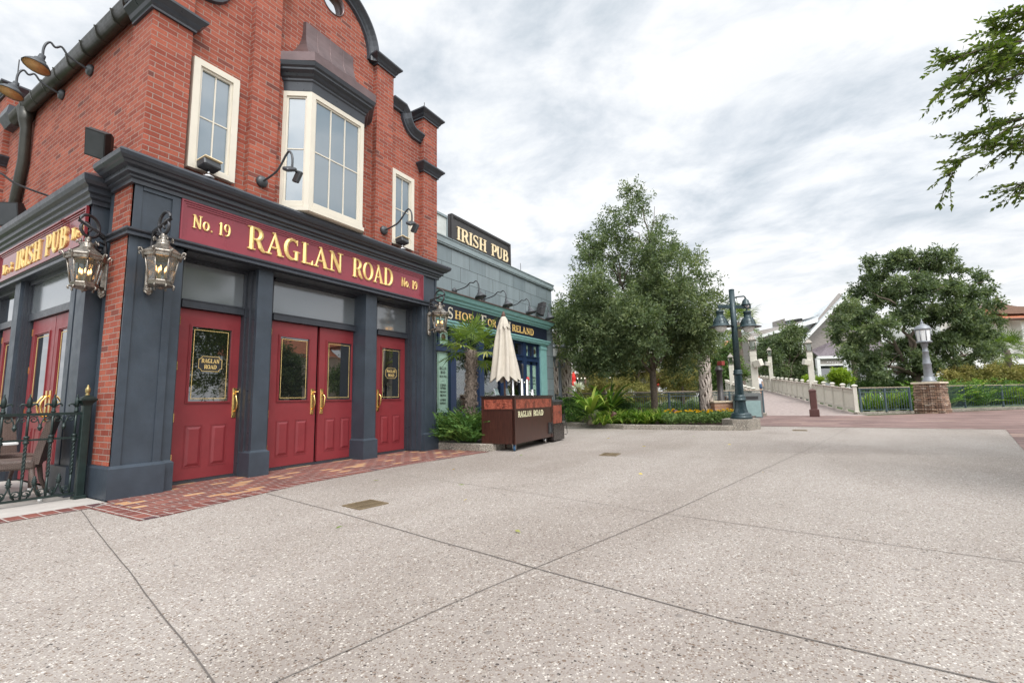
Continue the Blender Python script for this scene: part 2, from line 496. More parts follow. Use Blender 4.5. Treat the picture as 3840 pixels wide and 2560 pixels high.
def aggregate():
    t = NT('exposed_aggregate'); u = t.uv()
    cement = t.mix(t.noise(u, .55, 6, .65), (.275,.245,.228), (.365,.338,.318))
    cur = cement
    hh = None
    for sc, thr, seedl in ((56,.38,(3.1,7.7,0)),(105,.42,(9.2,1.3,0))):
        mp = t.node('ShaderNodeMapping'); t.t.links.new(u, mp.inputs['Vector']); mp.inputs['Location'].default_value = seedl
        v = t.node('ShaderNodeTexVoronoi', Scale=sc, Randomness=1.0); v.voronoi_dimensions = '2D'
        t.t.links.new(mp.outputs[0], v.inputs['Vector'])
        sep = t.node('ShaderNodeSeparateColor'); t.t.links.new(v.outputs['Color'], sep.inputs[0])
        peb = t.ramp(sep.outputs[0], [(0,(.075,.065,.06)),(.06,(.17,.125,.095)),(.16,(.23,.185,.155)),(.32,(.29,.255,.23)),(.56,(.345,.315,.285)),(.76,(.45,.42,.385)),(.90,(.60,.575,.54))], 'CONSTANT')
        size = t.math('MULTIPLY', sep.outputs[1], thr*1.25)
        inside = t.math('LESS_THAN', v.outputs['Distance'], size)
        cur = t.mix(inside, cur, peb)
        dome = t.math('MULTIPLY', inside, t.math('SUBTRACT', 1.0, v.outputs['Distance']))
        hh = dome if hh is None else t.math('ADD', hh, t.math('MULTIPLY', dome, .5))
    st = t.noise(u, .23, 7, .62)
    cur = t.mix(1.0, cur, t.ramp(st, [(.3,(.80,.76,.73)),(.5,(.97,.95,.925)),(.7,(1.06,1.04,1.02))]), 'MULTIPLY')
    pth = t.noise(t.uv((.12,.5,1), (.3,.2,0), (0,0,R(-14))), 1.6, 5, .6)
    cur = t.mix(1.0, cur, t.ramp(pth, [(.35,(.88,.865,.85)),(.6,(1.03,1.03,1.03))]), 'MULTIPLY')
    gv = t.node('ShaderNodeTexVoronoi', Scale=.9); gv.voronoi_dimensions = '2D'; t.t.links.new(u, gv.inputs['Vector'])
    cur = t.mix(t.math('MULTIPLY', t.math('LESS_THAN', gv.outputs['Distance'], .016), .45), cur, (.10,.09,.085))
    sp = t.noise(u, 1.7, 6, .7)
    cur = t.mix(t.math('MULTIPLY', t.ramp(sp, [(.6,g3(0)),(.78,g3(1))]), .22), cur, (.30,.25,.20))
    t.p(Base_Color=cur, Roughness=.8, Specular_IOR_Level=.3)
    t.bump(hh, .5, .006)
    return t.m


def speckle(name, base, dark, light, scale=120):
    t = NT(name); u = t.obj()
    v = t.node('ShaderNodeTexVoronoi', Scale=scale); t.t.links.new(u, v.inputs['Vector'])
    sep = t.node('ShaderNodeSeparateColor'); t.t.links.new(v.outputs['Color'], sep.inputs[0])
    cc = t.ramp(sep.outputs[0], [(0,dark),(.2,base),(.82,tuple(x*1.12 for x in base)),(.94,light)], 'CONSTANT')
    cc = t.mix(1.0, cc, t.ramp(t.noise(u, 2.5, 6), [(.3,g3(.75)),(.7,g3(1.05))]), 'MULTIPLY')
    t.p(Base_Color=cc, Roughness=.85); t.bump(v.outputs['Distance'], .4, .004)
    return t.m


def wood(name, c0, c1, stretch=(18,18,1.2), rough=.4):
    t = NT(name); o = t.obj(stretch)
    n = t.noise(o, 2.2, 8, .7)
    t.p(Base_Color=t.ramp(n, [(.3,c0),(.7,c1)]), Roughness=rough); t.bump(n, .15, .004)
    return t.m


def bands(name, c, period, axis=1, dark=.55, rough=.6, var=.15):
    """boards or seams repeating along one UV axis"""
    t = NT(name); u = t.uv()
    s = t.node('ShaderNodeSeparateXYZ'); t.t.links.new(u, s.inputs[0])
    fr = t.math('FRACT', t.math('DIVIDE', s.outputs[axis], period))
    edge = t.ramp(fr, [(0,g3(dark)),(.07,g3(1)),(.93,g3(1.0)),(1,g3(.85))])
    n = t.noise(u, 5, 5)
    cc = t.mix(1.0, t.ramp(n, [(.3,tuple(x*(1-var) for x in c)),(.7,tuple(x*(1+var) for x in c))]), edge, 'MULTIPLY')
    t.p(Base_Color=cc, Roughness=rough); t.bump(fr, .4, .02)
    return t.m


M = {}
M['brick'] = brick('red_brick', .215, .0685, (.25,.056,.036), (.395,.108,.066), (.34,.26,.22), extra=[(.93,(.31,.075,.05)),(1.0,(.15,.052,.042))])
M['paver'] = brick('brick_pavers', .215, .10, (.15,.050,.042), (.25,.082,.06), (.34,.285,.255), ms=.016, loc=(.03,.02,0), extra=[(.72,(.12,.055,.055)),(.78,(.14,.055,.05)),(.81,(.44,.21,.09)),(1.0,(.52,.30,.15))], rough=.75, bumpd=.004)
M['paverx'] = brick('border_pavers', .205, .12, (.15,.052,.044), (.24,.08,.06), (.50,.45,.41), ms=.012, rot=(0,0,R(90)), off=.0, extra=[(.95,(.10,.045,.05))], rough=.75, bumpd=.004)
M['paverfar'] = brick('plaza_pavers', 1.1, .42, (.19,.115,.10), (.285,.185,.165), (.36,.31,.285), ms=.012, rot=(0,0,R(75)), extra=[(.9,(.38,.26,.21)),(1,(.15,.085,.085))], rough=.7, bumpd=.003, dark=.8)
M['pillarbrick'] = brick('tan_brick', .30, .12, (.40,.21,.13), (.50,.30,.20), (.52,.45,.38))
M['slate'] = brick('slate_panels', .805, .412, (.165,.205,.22), (.23,.275,.29), (.04,.05,.055), ms=.012, loc=(-9.21+.805*11.5,-4.59+.412*11,0), bumpd=.003, rough=.45, lo=.8)
M['navy'] = plain('navy_paint', (.037,.049,.065), .42, var=.2, scale=3, bump=.09, bscale=90, dirt=.25)
M['charcoal'] = plain('charcoal_moulding_paint', (.036,.041,.051), .33, var=.15, bump=.04)
M['maroon'] = plain('maroon_sign_paint', (.24,.040,.056), .30, var=.1, scale=2, bump=.02)
M['door'] = plain('red_door_paint', (.205,.027,.033), .36, var=.12, scale=2, bump=.04, bscale=120, dirt=.22)
M['cream'] = plain('cream_window_paint', (.62,.575,.485), .4, var=.05, scale=3, dirt=.08)
M['gold'] = plain('gold_leaf', (.90,.66,.27), .32, metal=.55, var=.06, scale=5)
M['goldflat'] = plain('gold_paint', (.75,.55,.22), .4, metal=.3, var=.1)
M['goldedge'] = plain('aged_bronze_edge', (.10,.07,.03), .4)
M['brass'] = plain('polished_brass', (.83,.58,.22), .16, metal=1.0, var=.12, scale=20)
M['creamletter'] = plain('cream_letter_paint', (.80,.66,.42), .45, var=.05)
M['copper'] = plain('aged_copper_sheet', (.125,.085,.085), .36, metal=.45, var=.3, scale=2.2, dirt=.3)
M['gutter'] = plain('bronze_gutter', (.040,.040,.033), .35, metal=.3, var=.25, dirt=.25)
M['iron'] = plain('blackened_iron', (.06,.06,.065), .38, metal=.55, var=.3, scale=12, bump=.1)
M['bronze'] = plain('dark_bronze', (.25,.225,.195), .3, metal=.75, var=.5, scale=18, bump=.12)
M['greeniron'] = plain('green_black_iron', (.013,.026,.024), .34, metal=.2, var=.3, scale=9)
M['lampiron'] = plain('teal_black_lamp_paint', (.022,.042,.048), .32, metal=.2, var=.25, scale=6)
M['black'] = plain('black_plastic', (.018,.018,.019), .55, var=.2, bump=.1, bscale=220)
M['shade'] = plain('tan_lamp_lining', (.50,.27,.10), .5)
M['greymetal'] = plain('grey_enamel', (.055,.06,.066), .4, metal=.2)
M['white'] = plain('white_paint', (.78,.78,.76), .5, var=.04, dirt=.08)
M['aqua'] = plain('aqua_paint', (.205,.40,.385), .4, var=.09, dirt=.08)
M['shopnavy'] = plain('deep_blue_paint', (.014,.030,.075), .35, var=.15)
M['signnavy'] = plain('worn_navy_board', (.012,.016,.030), .4, var=.4, scale=12)
M['signblack'] = plain('black_sign_paint', (.040,.038,.038), .5, var=.15)
M['brownmetal'] = plain('brown_flashing', (.075,.05,.04), .5)
M['slategrey'] = plain('grey_parapet_metal', (.22,.27,.28), .45, var=.12, dirt=.12)
M['hvac'] = plain('galvanised_sheet', (.55,.58,.55), .45, metal=.2)
M['posterg'] = plain('pale_green_etched_glass', (.29,.44,.35), .25, var=.07)
M['posterink'] = plain('dark_green_ink', (.035,.06,.045), .5)
M['agg'] = aggregate()
M['joint'] = plain('joint_filler', (.11,.095,.085), .9)
M['kerb'] = speckle('aggregate_kerb', (.30,.265,.22), (.08,.07,.06), (.62,.58,.52), 95)
M['patio'] = plain('smooth_concrete', (.42,.39,.36), .8, var=.12, dirt=.2, bump=.1)
M['grate'] = plain('rusty_grate_iron', (.20,.15,.09), .6, metal=.3, var=.3, scale=20)
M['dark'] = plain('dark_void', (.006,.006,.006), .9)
M['soil'] = plain('bark_mulch', (.075,.045,.035), .95, var=.6, scale=35, bump=1.0, bscale=45)
M['lawn'] = plain('rough_lawn', (.06,.085,.03), .95, var=.5, scale=5, bump=.5)
M['paneup'] = glassy('upper_window_glass', (.08,.12,.145), .15, .03)
M['panedoor'] = glassy('dark_door_glass', (.006,.007,.008), .16)
M['paneshop'] = glassy('shop_window_glass', (.015,.02,.02), .06, trans=.9)
M['panetrans'] = glassy('frosted_transom_glass', (.135,.15,.158), .10, .12)
M['panelamp'] = glassy('lantern_glass', (.3,.3,.28), .02, trans=.93)
M['bulb'] = glow('lit_candle_bulb', (1.0,.50,.16), 5)
M['frost'] = plain('frosted_lamp_glass', (.72,.73,.72), .35, var=.03)
M['cartwood'] = wood('dark_stained_wood', (.014,.006,.005), (.075,.026,.017), (30,30,1.5), .3)
M['carttop'] = plain('dark_counter', (.022,.016,.015), .25)
M['copperplate'] = None
t = NT('hammered_copper_panel'); o = t.obj((1,1,1))
wv = t.node('ShaderNodeTexVoronoi', Scale=42); t.t.links.new(o, wv.inputs['Vector'])
t.p(Base_Color=t.ramp(t.noise(o, 7, 6, .75), [(.35,(.07,.02,.015)),(.52,(.34,.085,.05)),(.72,(.50,.15,.09))]), Metallic=.35, Roughness=.42); t.bump(wv.outputs['Distance'], .8, .01)
M['copperplate'] = t.m
M['steel'] = plain('brushed_steel', (.62,.62,.62), .22, metal=1.0, var=.08)
M['blue'] = plain('blue_castor_rubber', (.02,.09,.19), .5)
M['redknob'] = plain('red_plastic', (.45,.02,.02), .3)
M['yellowtap'] = plain('yellow_tap_handle', (.42,.33,.05), .4)
M['canvas'] = plain('cream_canvas', (.50,.455,.385), .85, var=.1, scale=5, bump=.08, bscale=150)
M['redcanvas'] = plain('red_canvas', (.62,.025,.02), .7)
M['wicker'] = None
t = NT('brown_wicker'); u = t.uv()
w1 = t.node('ShaderNodeTexBrick'); t.t.links.new(u, w1.inputs['Vector']); w1.inputs['Scale'].default_value = 1; w1.inputs['Brick Width'].default_value = .03; w1.inputs['Row Height'].default_value = .011; w1.inputs['Mortar Size'].default_value = .0016
t.p(Base_Color=t.mix(w1.outputs['Fac'], t.mix(t.noise(u,40,3), (.11,.075,.06), (.27,.195,.165)), (.012,.008,.007)), Roughness=.5); t.bump(t.math('MULTIPLY', w1.outputs['Fac'], -1.0), .8, .006)
M['wicker'] = t.m
M['leather'] = plain('dark_brown_cushion', (.030,.014,.012), .5)
M['table'] = plain('white_table_top', (.75,.75,.74), .3)
M['bark'] = plain('grey_brown_bark', (.125,.095,.075), .9, var=.4, scale=22, bump=.9, bscale=40)
M['palmbark'] = plain('fibrous_palm_bark', (.17,.135,.11), .95, var=.5, scale=30, bump=1.0, bscale=60)
M['boot'] = plain('dry_palm_boots', (.47,.41,.36), .9, var=.3, scale=20, bump=.3)
M['oak'] = leafmat('live_oak_leaves', (.068,.100,.052), (.135,.182,.088), (.245,.285,.14), .4, .38)
M['oak2'] = leafmat('small_oak_leaves', (.072,.104,.056), (.14,.188,.095), (.25,.29,.15), .4, .38)
M['cyp'] = leafmat('cypress_needles', (.16,.17,.05), (.26,.24,.075), (.36,.30,.10), .6)
M['fresh'] = leafmat('fresh_green_leaves', (.06,.10,.02), (.13,.18,.04), (.25,.29,.07), .4, .4)
M['lime'] = leafmat('lime_leaves', (.12,.20,.02), (.25,.36,.03), (.40,.50,.06), .5, .4)
M['palm'] = leafmat('palm_fronds', (.09,.15,.03), (.20,.28,.06), (.44,.40,.16), .4, .3)
M['fern'] = leafmat('coontie_fronds', (.035,.085,.02), (.075,.16,.035), (.17,.25,.06), .4)
M['strap'] = leafmat('strap_leaves', (.08,.17,.025), (.16,.29,.045), (.33,.38,.08), .35, .35)
M['shrub'] = leafmat('dark_shrub_leaves', (.022,.055,.02), (.05,.105,.03), (.10,.17,.05), .35)
M['hedge'] = leafmat('mid_green_hedge', (.05,.095,.028), (.105,.175,.05), (.19,.26,.08), .45)
M['marigold'] = leafmat('marigold_petals', (.66,.30,.01), (.80,.52,.015), (.85,.65,.03), .6, .2)
M['petal'] = leafmat('white_petals', (.65,.66,.58), (.75,.75,.7), (.8,.8,.78), .6, .3)
M['stone'] = None
M['railpaint'] = plain('pale_beige_rail_paint', (.56,.53,.46), .55, var=.07, dirt=.14)
M['railcap'] = plain('brown_grey_cap_rail', (.33,.27,.23), .6, var=.1)
M['fencegrey'] = plain('blue_grey_fence_paint', (.055,.085,.098), .45, var=.15)
M['fencewood'] = plain('weathered_top_rail', (.36,.29,.22), .7)
M['deck'] = bands('timber_deck', (.30,.245,.225), .14, axis=0, dark=.45, rough=.75, var=.25)
M['clap'] = bands('grey_clapboard', (.285,.255,.235), .2, axis=1, dark=.6)
M['metalroof'] = bands('standing_seam_roof', (.60,.64,.66), .45, axis=0, dark=.75, rough=.35)
M['shingle'] = bands('mixed_shingles', (.16,.135,.15), .16, axis=1, dark=.7, rough=.9, var=.4)
M['tile'] = bands('orange_clay_tiles', (.47,.17,.085), .26, axis=0, dark=.55, rough=.85, var=.3)
M['trimwhite'] = plain('white_trim', (.72,.73,.72), .5)
M['stucco'] = plain('white_stucco', (.74,.73,.70), .85, var=.05, dirt=.08)
M['stuccob'] = plain('beige_stucco', (.62,.52,.42), .85, var=.06)
M['coppershell'] = plain('brown_copper_canopy', (.27,.16,.12), .5, metal=.3, var=.2)
M['winglass'] = glassy('distant_window_glass', (.05,.07,.075), .15)
M['timber'] = plain('dark_brown_timber', (.11,.055,.04), .6)
M['skin'] = plain('skin', (.50,.30,.21), .55, var=.05)
M['hair'] = plain('brown_hair', (.06,.03,.02), .5)
M['tee'] = plain('white_cotton', (.76,.74,.76), .85, var=.05)
M['denim'] = plain('blue_denim', (.045,.09,.17), .85)
M['greentee'] = plain('green_cotton', (.06,.26,.13), .85)
M['binteal'] = plain('pale_teal_panel', (.20,.29,.285), .5)
M['bingrey'] = plain('bin_grey_metal', (.12,.13,.13), .5)
M['bollard'] = plain('brown_bollard_paint', (.085,.033,.028), .5)
M['lampgrey'] = plain('silver_grey_lamp_paint', (.22,.235,.255), .42, metal=.3, var=.12)
M['screen'] = plain('dark_red_sign', (.22,.03,.025), .4)
t = NT('stacked_ledge_stone'); u = t.uv((1,1,1))
w1 = t.node('ShaderNodeTexBrick'); w1.offset = .37
wn = t.node('ShaderNodeVectorMath', operation='ADD'); ws = t.node('ShaderNodeVectorMath', operation='SCALE'); ws.inputs['Scale'].default_value = .06
nn_ = t.node('ShaderNodeTexNoise', Scale=5.0); t.t.links.new(u, nn_.inputs['Vector']); t.t.links.new(nn_.outputs['Color'], ws.inputs[0]); t.t.links.new(u, wn.inputs[0]); t.t.links.new(ws.outputs[0], wn.inputs[1])
t.t.links.new(wn.outputs[0], w1.inputs['Vector']); w1.inputs['Scale'].default_value = 1; w1.inputs['Brick Width'].default_value = .24; w1.inputs['Row Height'].default_value = .085; w1.inputs['Mortar Size'].default_value = .009
w1.inputs['Color1'].default_value = (0,0,0,1); w1.inputs['Color2'].default_value = (1,1,1,1)
t.p(Base_Color=t.mix(w1.outputs['Fac'], t.ramp(w1.outputs['Color'], [(0,(.09,.055,.04)),(.25,(.30,.17,.11)),(.5,(.42,.30,.21)),(.7,(.17,.11,.085)),(.85,(.36,.24,.17)),(1,(.62,.55,.47))]), (.02,.015,.012)), Roughness=.85)
t.bump(t.math('ADD', t.math('MULTIPLY', w1.outputs['Fac'], -1.0), t.math('MULTIPLY', w1.outputs['Color'], .5)), 1.0, .04)
M['stone'] = t.m

# ------------------------------------------------------------------ daylight
SUN_EL, SUN_AZ = R(54), R(222)      # azimuth clockwise from +Y
w = bpy.data.worlds.new('World'); scene.world = w; w.use_nodes = True
wn = w.node_tree; bg = wn.nodes['Background']
def wnode(ty, **kw):
    nd = wn.nodes.new(ty)
    for k, v in kw.items():
        if k in nd.inputs.keys(): nd.inputs[k].default_value = v
        else: setattr(nd, k, v)
    return nd
def wl(a, b): wn.links.new(a, b)
sky = wnode('ShaderNodeTexSky'); sky.sky_type = 'NISHITA'; sky.sun_disc = False
sky.sun_elevation = SUN_EL; sky.sun_rotation = SUN_AZ; sky.air_density = 1.0; sky.dust_density = 2.0
tc = wnode('ShaderNodeTexCoord')
sx = wnode('ShaderNodeSeparateXYZ'); wl(tc.outputs['Generated'], sx.inputs[0])
zz = wnode('ShaderNodeMath', operation='ADD'); wl(sx.outputs[2], zz.inputs[0]); zz.inputs[1].default_value = .17
zc = wnode('ShaderNodeMath', operation='MAXIMUM'); wl(zz.outputs[0], zc.inputs[0]); zc.inputs[1].default_value = .06
dx = wnode('ShaderNodeMath', operation='DIVIDE'); wl(sx.outputs[0], dx.inputs[0]); wl(zc.outputs[0], dx.inputs[1])
dy = wnode('ShaderNodeMath', operation='DIVIDE'); wl(sx.outputs[1], dy.inputs[0]); wl(zc.outputs[0], dy.inputs[1])
cx = wnode('ShaderNodeCombineXYZ'); wl(dx.outputs[0], cx.inputs[0]); wl(dy.outputs[0], cx.inputs[1])
mp = wnode('ShaderNodeMapping'); wl(cx.outputs[0], mp.inputs[0]); mp.inputs['Rotation'].default_value = (0,0,R(-35)); mp.inputs['Scale'].default_value = (1.0,.8,1); mp.inputs['Location'].default_value = (3.4,1.1,0)
n1 = wnode('ShaderNodeTexNoise', Scale=2.9, Detail=9.0, Roughness=.60, Distortion=.2); wl(mp.outputs[0], n1.inputs['Vector'])
n2 = wnode('ShaderNodeTexNoise', Scale=.5, Detail=4.0, Roughness=.5); wl(mp.outputs[0], n2.inputs['Vector'])
# cloud colour: thin bright veil to grey-blue undersides
cr = wnode('ShaderNodeValToRGB'); e = cr.color_ramp.elements; wl(n1.outputs[0], cr.inputs[0])
e[0].position = .33; e[0].color = (.47,.52,.565,1); e[1].position = .58; e[1].color = (.83,.83,.83,1)
k = e.new(.46); k.color = (.655,.68,.71,1)
c2 = wnode('ShaderNodeValToRGB'); e = c2.color_ramp.elements; wl(n2.outputs[0], c2.inputs[0])
e[0].position = .35; e[0].color = (.84,.87,.90,1); e[1].position = .62; e[1].color = (1.06,1.05,1.04,1)
ml = wnode('ShaderNodeMix', data_type='RGBA', blend_type='MULTIPLY'); ml.inputs[0].default_value = 1.0; wl(cr.outputs[0], ml.inputs[6]); wl(c2.outputs[0], ml.inputs[7])
# the veil brightens towards the horizon
hz = wnode('ShaderNodeMapRange'); wl(sx.outputs[2], hz.inputs[0]); hz.inputs[1].default_value = .0; hz.inputs[2].default_value = .33; hz.inputs[3].default_value = .7; hz.inputs[4].default_value = 0.0
mh = wnode('ShaderNodeMix', data_type='RGBA'); wl(hz.outputs[0], mh.inputs[0]); wl(ml.outputs[2], mh.inputs[6]); mh.inputs[7].default_value = (.76,.755,.75,1)
bg.inputs['Strength'].default_value = .1; wl(sky.outputs[0], bg.inputs['Color'])
bg2 = wnode('ShaderNodeBackground'); bg2.inputs['Strength'].default_value = 1.0; 
# glow added to the unseen cloud deck round the sun, brightening the scene
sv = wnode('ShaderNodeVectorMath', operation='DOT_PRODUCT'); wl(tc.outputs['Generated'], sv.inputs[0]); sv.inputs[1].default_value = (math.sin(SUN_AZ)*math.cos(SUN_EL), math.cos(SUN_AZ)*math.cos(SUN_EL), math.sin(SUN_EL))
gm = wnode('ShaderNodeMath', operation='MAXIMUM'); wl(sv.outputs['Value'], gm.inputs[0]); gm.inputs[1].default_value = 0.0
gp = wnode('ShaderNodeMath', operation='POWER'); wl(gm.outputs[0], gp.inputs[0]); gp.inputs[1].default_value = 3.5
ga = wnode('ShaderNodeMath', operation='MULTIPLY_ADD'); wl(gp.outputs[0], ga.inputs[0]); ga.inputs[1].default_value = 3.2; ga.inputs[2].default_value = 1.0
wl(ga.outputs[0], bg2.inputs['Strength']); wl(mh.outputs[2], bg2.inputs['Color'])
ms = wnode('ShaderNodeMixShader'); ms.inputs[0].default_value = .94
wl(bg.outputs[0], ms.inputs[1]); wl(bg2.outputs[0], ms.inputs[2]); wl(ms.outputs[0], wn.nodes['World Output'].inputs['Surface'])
sd = bpy.data.lights.new('sun', 'SUN'); sd.energy = 1.35; sd.angle = R(18); sd.color = (1,.95,.88)
so = bpy.data.objects.new('sun', sd); col.objects.link(so)
sdir = Vector((math.sin(SUN_AZ)*math.cos(SUN_EL), math.cos(SUN_AZ)*math.cos(SUN_EL), math.sin(SUN_EL)))
so.rotation_euler = (-sdir).to_track_quat('-Z','Y').to_euler(); so.location = (0,-10,30)
scene.view_settings.view_transform = 'Standard'; scene.view_settings.look = 'None'; scene.view_settings.exposure = 0.50; scene.view_settings.gamma = 1

# ================================================================== setting: ground
def sheet(name, poly, z, mat):
    mb = MB(); mb.add([(x,y,z) for x,y in poly], [tuple(range(len(poly)))])
    o = mb.build(name, mat); o['kind'] = 'structure'; return o

sheet('ground', [(-400,-400),(600,-400),(600,400),(-400,400)], -.06, M['lawn'])
sheet('plaza', [(-14,-16),(17.4,-16),(17.4,1.5),(15.9,1.5),(15.9,7.6),(-14,7.6)], 0, M['agg'])
sheet('patio_floor', [(-6,6.36),(2.24,6.36),(2.24,7.6),(2.4,16),(-6,16)], .004, M['patio'])
sheet('brick_paving', [(2.21,6.34),(2.2,5.24),(3.0,5.38),(3.9,5.55),(5.4,5.56),(7.74,5.34),(7.74,6.9),(2.21,6.95)], .004, M['paver'])
mb = MB()
edge = [(2.2,5.03),(3.0,5.18),(3.9,5.35),(5.4,5.36),(7.74,5.13)]
for (a, b) in zip(edge[:-1], edge[1:]):
    mb.add([(a[0],a[1],.004),(b[0],b[1],.004),(b[0],b[1]+.205,.004),(a[0],a[1]+.205,.004)], [(0,1,2,3)])
mb.add([(2.0,5.03,.004),(2.195,5.03,.004),(2.2,6.25,.004),(2.0,6.12,.004)], [(0,1,2,3)])
mb.add([(-6,5.95,.004),(2.0,6.12,.004),(2.2,6.352,.004),(-6,6.352,.004)], [(0,1,2,3)])
mb.build('brick_border', M['paverx'], kind='structure')
sheet('brick_promenade', [(16.95,1.45),(16.64,-4.55),(10.98,-3.18),(2.0,-1.02),(2.0,-26),(40,-26),(33.5,-10),(29.4,-6.2),(27.2,-4.7),(25.3,-2.6),(25.2,-2.3),(25.2,1.3),(17.2,1.45)], .006, M['paverfar'])

def joint(pts, wdt=.012):
    mb = MB()
    # hand-tooled joint: wanders a little
    q = []
    for (a, b) in zip(pts[:-1], pts[1:]):
        n = max(2, int(math.dist(a,b)/.25))
        for i in range(n):
            f = i/n; q.append((a[0]+(b[0]-a[0])*f+rnd.uniform(-.004,.004), a[1]+(b[1]-a[1])*f+rnd.uniform(-.004,.004)))
    q.append(pts[-1])
    for i in range(len(q)-1):
        d = Vector((q[i+1][0]-q[i][0], q[i+1][1]-q[i][1])).normalized(); nx, ny = -d.y*wdt/2, d.x*wdt/2
        mb.add([(q[i][0]-nx,q[i][1]-ny,.004),(q[i+1][0]-nx,q[i+1][1]-ny,.004),(q[i+1][0]+nx,q[i+1][1]+ny,.004),(q[i][0]+nx,q[i][1]+ny,.004)], [(0,1,2,3)])
    mb.build('plaza_joint', M['joint'], kind='structure')
joint([(1.93,6.1),(1.02,1.88),(.62,0)], .006)
joint([(3.27,5.2),(3.0,3.6),(2.75,2.3),(2.59,1.45),(2.4,.3),(2.33,-.6),(2.2,-2)], .0075)
joint([(-.5,2.0),(1.13,1.69),(1.86,1.55),(2.53,1.41),(4.24,1.01),(11.18,-.37),(16.9,-1.36)], .005)
joint([(4.24,1.01),(4.05,-.37),(3.95,-1.2)], .006)
joint([(10.15,-2.9),(9.85,-1.04),(9.55,0),(9.3,2.2),(9.2,4.4)], .008)
joint([(4.24,1.01),(4.55,2.6),(5.0,5.3)], .005)
joint([(13.9,-.75),(13.6,-3.6)], .008)
joint([(3.6,3.7),(5.6,2.3),(8.0,.95)], .004)

# ================================================================== the brick pub
pub = thing('pub_building', 'red brick pub with navy shopfront, maroon sign and curved gable', 'pub', (5.0,6.45,0))
P = lambda mb, name, mat, par=None: mb.build(name, mat, par or pub, world=True)

Y0 = 6.52                                   # general wall plane; piers stand 0.1 in front
w = MB()
w.box(2.36,7.70,7.0,14.0,3.4,6.26)          # body behind the front
w.box(2.36,7.70,7.25,14.0,0,3.4)
def front(poly, y0, y1, holes=()):
    v, f = fill_poly(poly, holes, y0, y1, 1); w.add(v, f)
# corner piers, middle piers
for x0, x1, zt in ((2.30,2.75,7.1),(7.27,7.72,7.1)):
    w.box(x0,x1,6.42,6.96,3.80,zt)
for x0, x1 in ((3.56,3.97),(5.94,6.37)):
    w.box(x0,x1,6.42,6.93,3.80,7.5)
def wing(pts): return pts
rw = [(6.37,3.7),(7.27,3.7),(7.27,6.58)]+[(7.02,6.585),(6.94,6.61),(6.86,6.66),(6.80,6.73),(6.75,6.82),(6.72,6.93),(6.70,6.97)]+[(6.37,6.97)]
front(rw, Y0, 6.9)
lwp = [(9.94-x,z) for x,z in rw][::-1]
front(lwp, Y0, 6.9)
gc, gr = (4.955,7.6), .86
gab = [(3.97,3.7),(5.94,3.7),(5.94,7.5),(gc[0]+gr,7.5)]+[(gc[0]+gr*math.cos(R(a)), gc[1]+gr*math.sin(R(a))) for a in range(0,181,6)]+[(gc[0]-gr,7.5),(3.97,7.5)]
ocu = [(4.97+.235*math.cos(R(a)), 8.14+.245*math.sin(R(a))) for a in range(0,360,12)]
front(gab, Y0, 6.72, [ocu])
# side return of the front left corner below (brick strip) and above the ledge
w.box(2.255,2.40,6.50,6.95,.36,3.02)
w.box(2.255,2.40,6.50,6.95,3.09,3.62)
P(w, 'wall', M['brick'])
# far pier at the end of the side wall
w = MB(); w.box(2.27,2.62,12.35,13.6,0,6.95); P(w, 'end_pier', M['brick'])
mb = MB()
capprof = [(0,0),(.03,.0),(.03,.03),(.05,.05),(.07,.09),(.13,.15),(.13,.18),(0,.18)]
def cap(mb, x0, x1, y0, y1, z, top=True, prof=capprof):
    pr = [(o,z+h) for o,h in prof]
    mb.sweep(pr, [(x0,y0),(x0,y1),(x1,y1),(x1,y0)][::-1] if False else [(x0,y1),(x0,y0),(x1,y0),(x1,y1)][::1], closed=True)
    mb.box(x0,x1,y0,y1,z+.002,z+prof[-1][1]-.003)
for z_ in (6.95,5.5):
    mb = MB(); cap(mb,2.27,2.62,12.35,13.6,z_); P(mb, 'end_pier_cap', M['charcoal'])
for x0, x1, y1, z in ((2.30,2.75,6.96,7.1),(7.27,7.72,6.96,7.1),(3.56,3.97,6.93,7.5),(5.94,6.37,6.93,7.5)):
    mb = MB(); cap(mb,x0,x1,6.42,y1,z); P(mb, 'pier_cap', M['charcoal'])
for x0, x1 in ((2.30,2.75),(7.27,7.72)):
    mb = MB(); pr = [(o,5.88+h) for o,h in capprof]
    mb.sweep(pr, [(x0,6.93),(x0,6.42),(x1,6.42),(x1,6.93)]); P(mb, 'pier_ledge', M['charcoal'])
# copings that follow the curves
def coping(pts, name='coping', inward=1):
    """pts along the wall top (x,z); profile stands proud of the wall"""
    mb = MB(); prof = [(-.05,.02),(-.05,.06),(-.07,.08),(-.09,.11),(-.15,.16),(-.15,.19)]
    n = len(pts); vs = []; fs = []; Pt = [Vector(p) for p in pts]
    k = len(prof)+2
    for i in range(n):
        d = (Pt[min(i+1,n-1)]-Pt[max(i-1,0)]).normalized(); nn = Vector((-d.y,d.x))*inward
        row = [(Y0+.01,-.06)]+[(Y0+o,h-.06) for o,h in prof]+[(6.95,.13)]
        for y, h in row: vs.append((Pt[i].x+nn.x*h, y, Pt[i].y+nn.y*h))
    for i in range(n-1):
        for a in range(k-1): fs.append((i*k+a,i*k+a+1,(i+1)*k+a+1,(i+1)*k+a))
        fs.append((i*k+k-1,i*k,(i+1)*k,(i+1)*k+k-1))
    fs.append(tuple(range(k))); fs.append(tuple((n-1)*k+a for a in range(k-1,-1,-1)))
    mb.add(vs, fs); P(mb, name, M['charcoal'])
coping([(gc[0]+gr*math.cos(R(a)), gc[1]+gr*math.sin(R(a))) for a in range(-4,185,6)], inward=-1)
coping([(x,z) for x,z in rw[2:]], inward=-1)
coping([(x,z) for x,z in lwp][1:-2][::1], inward=-1)
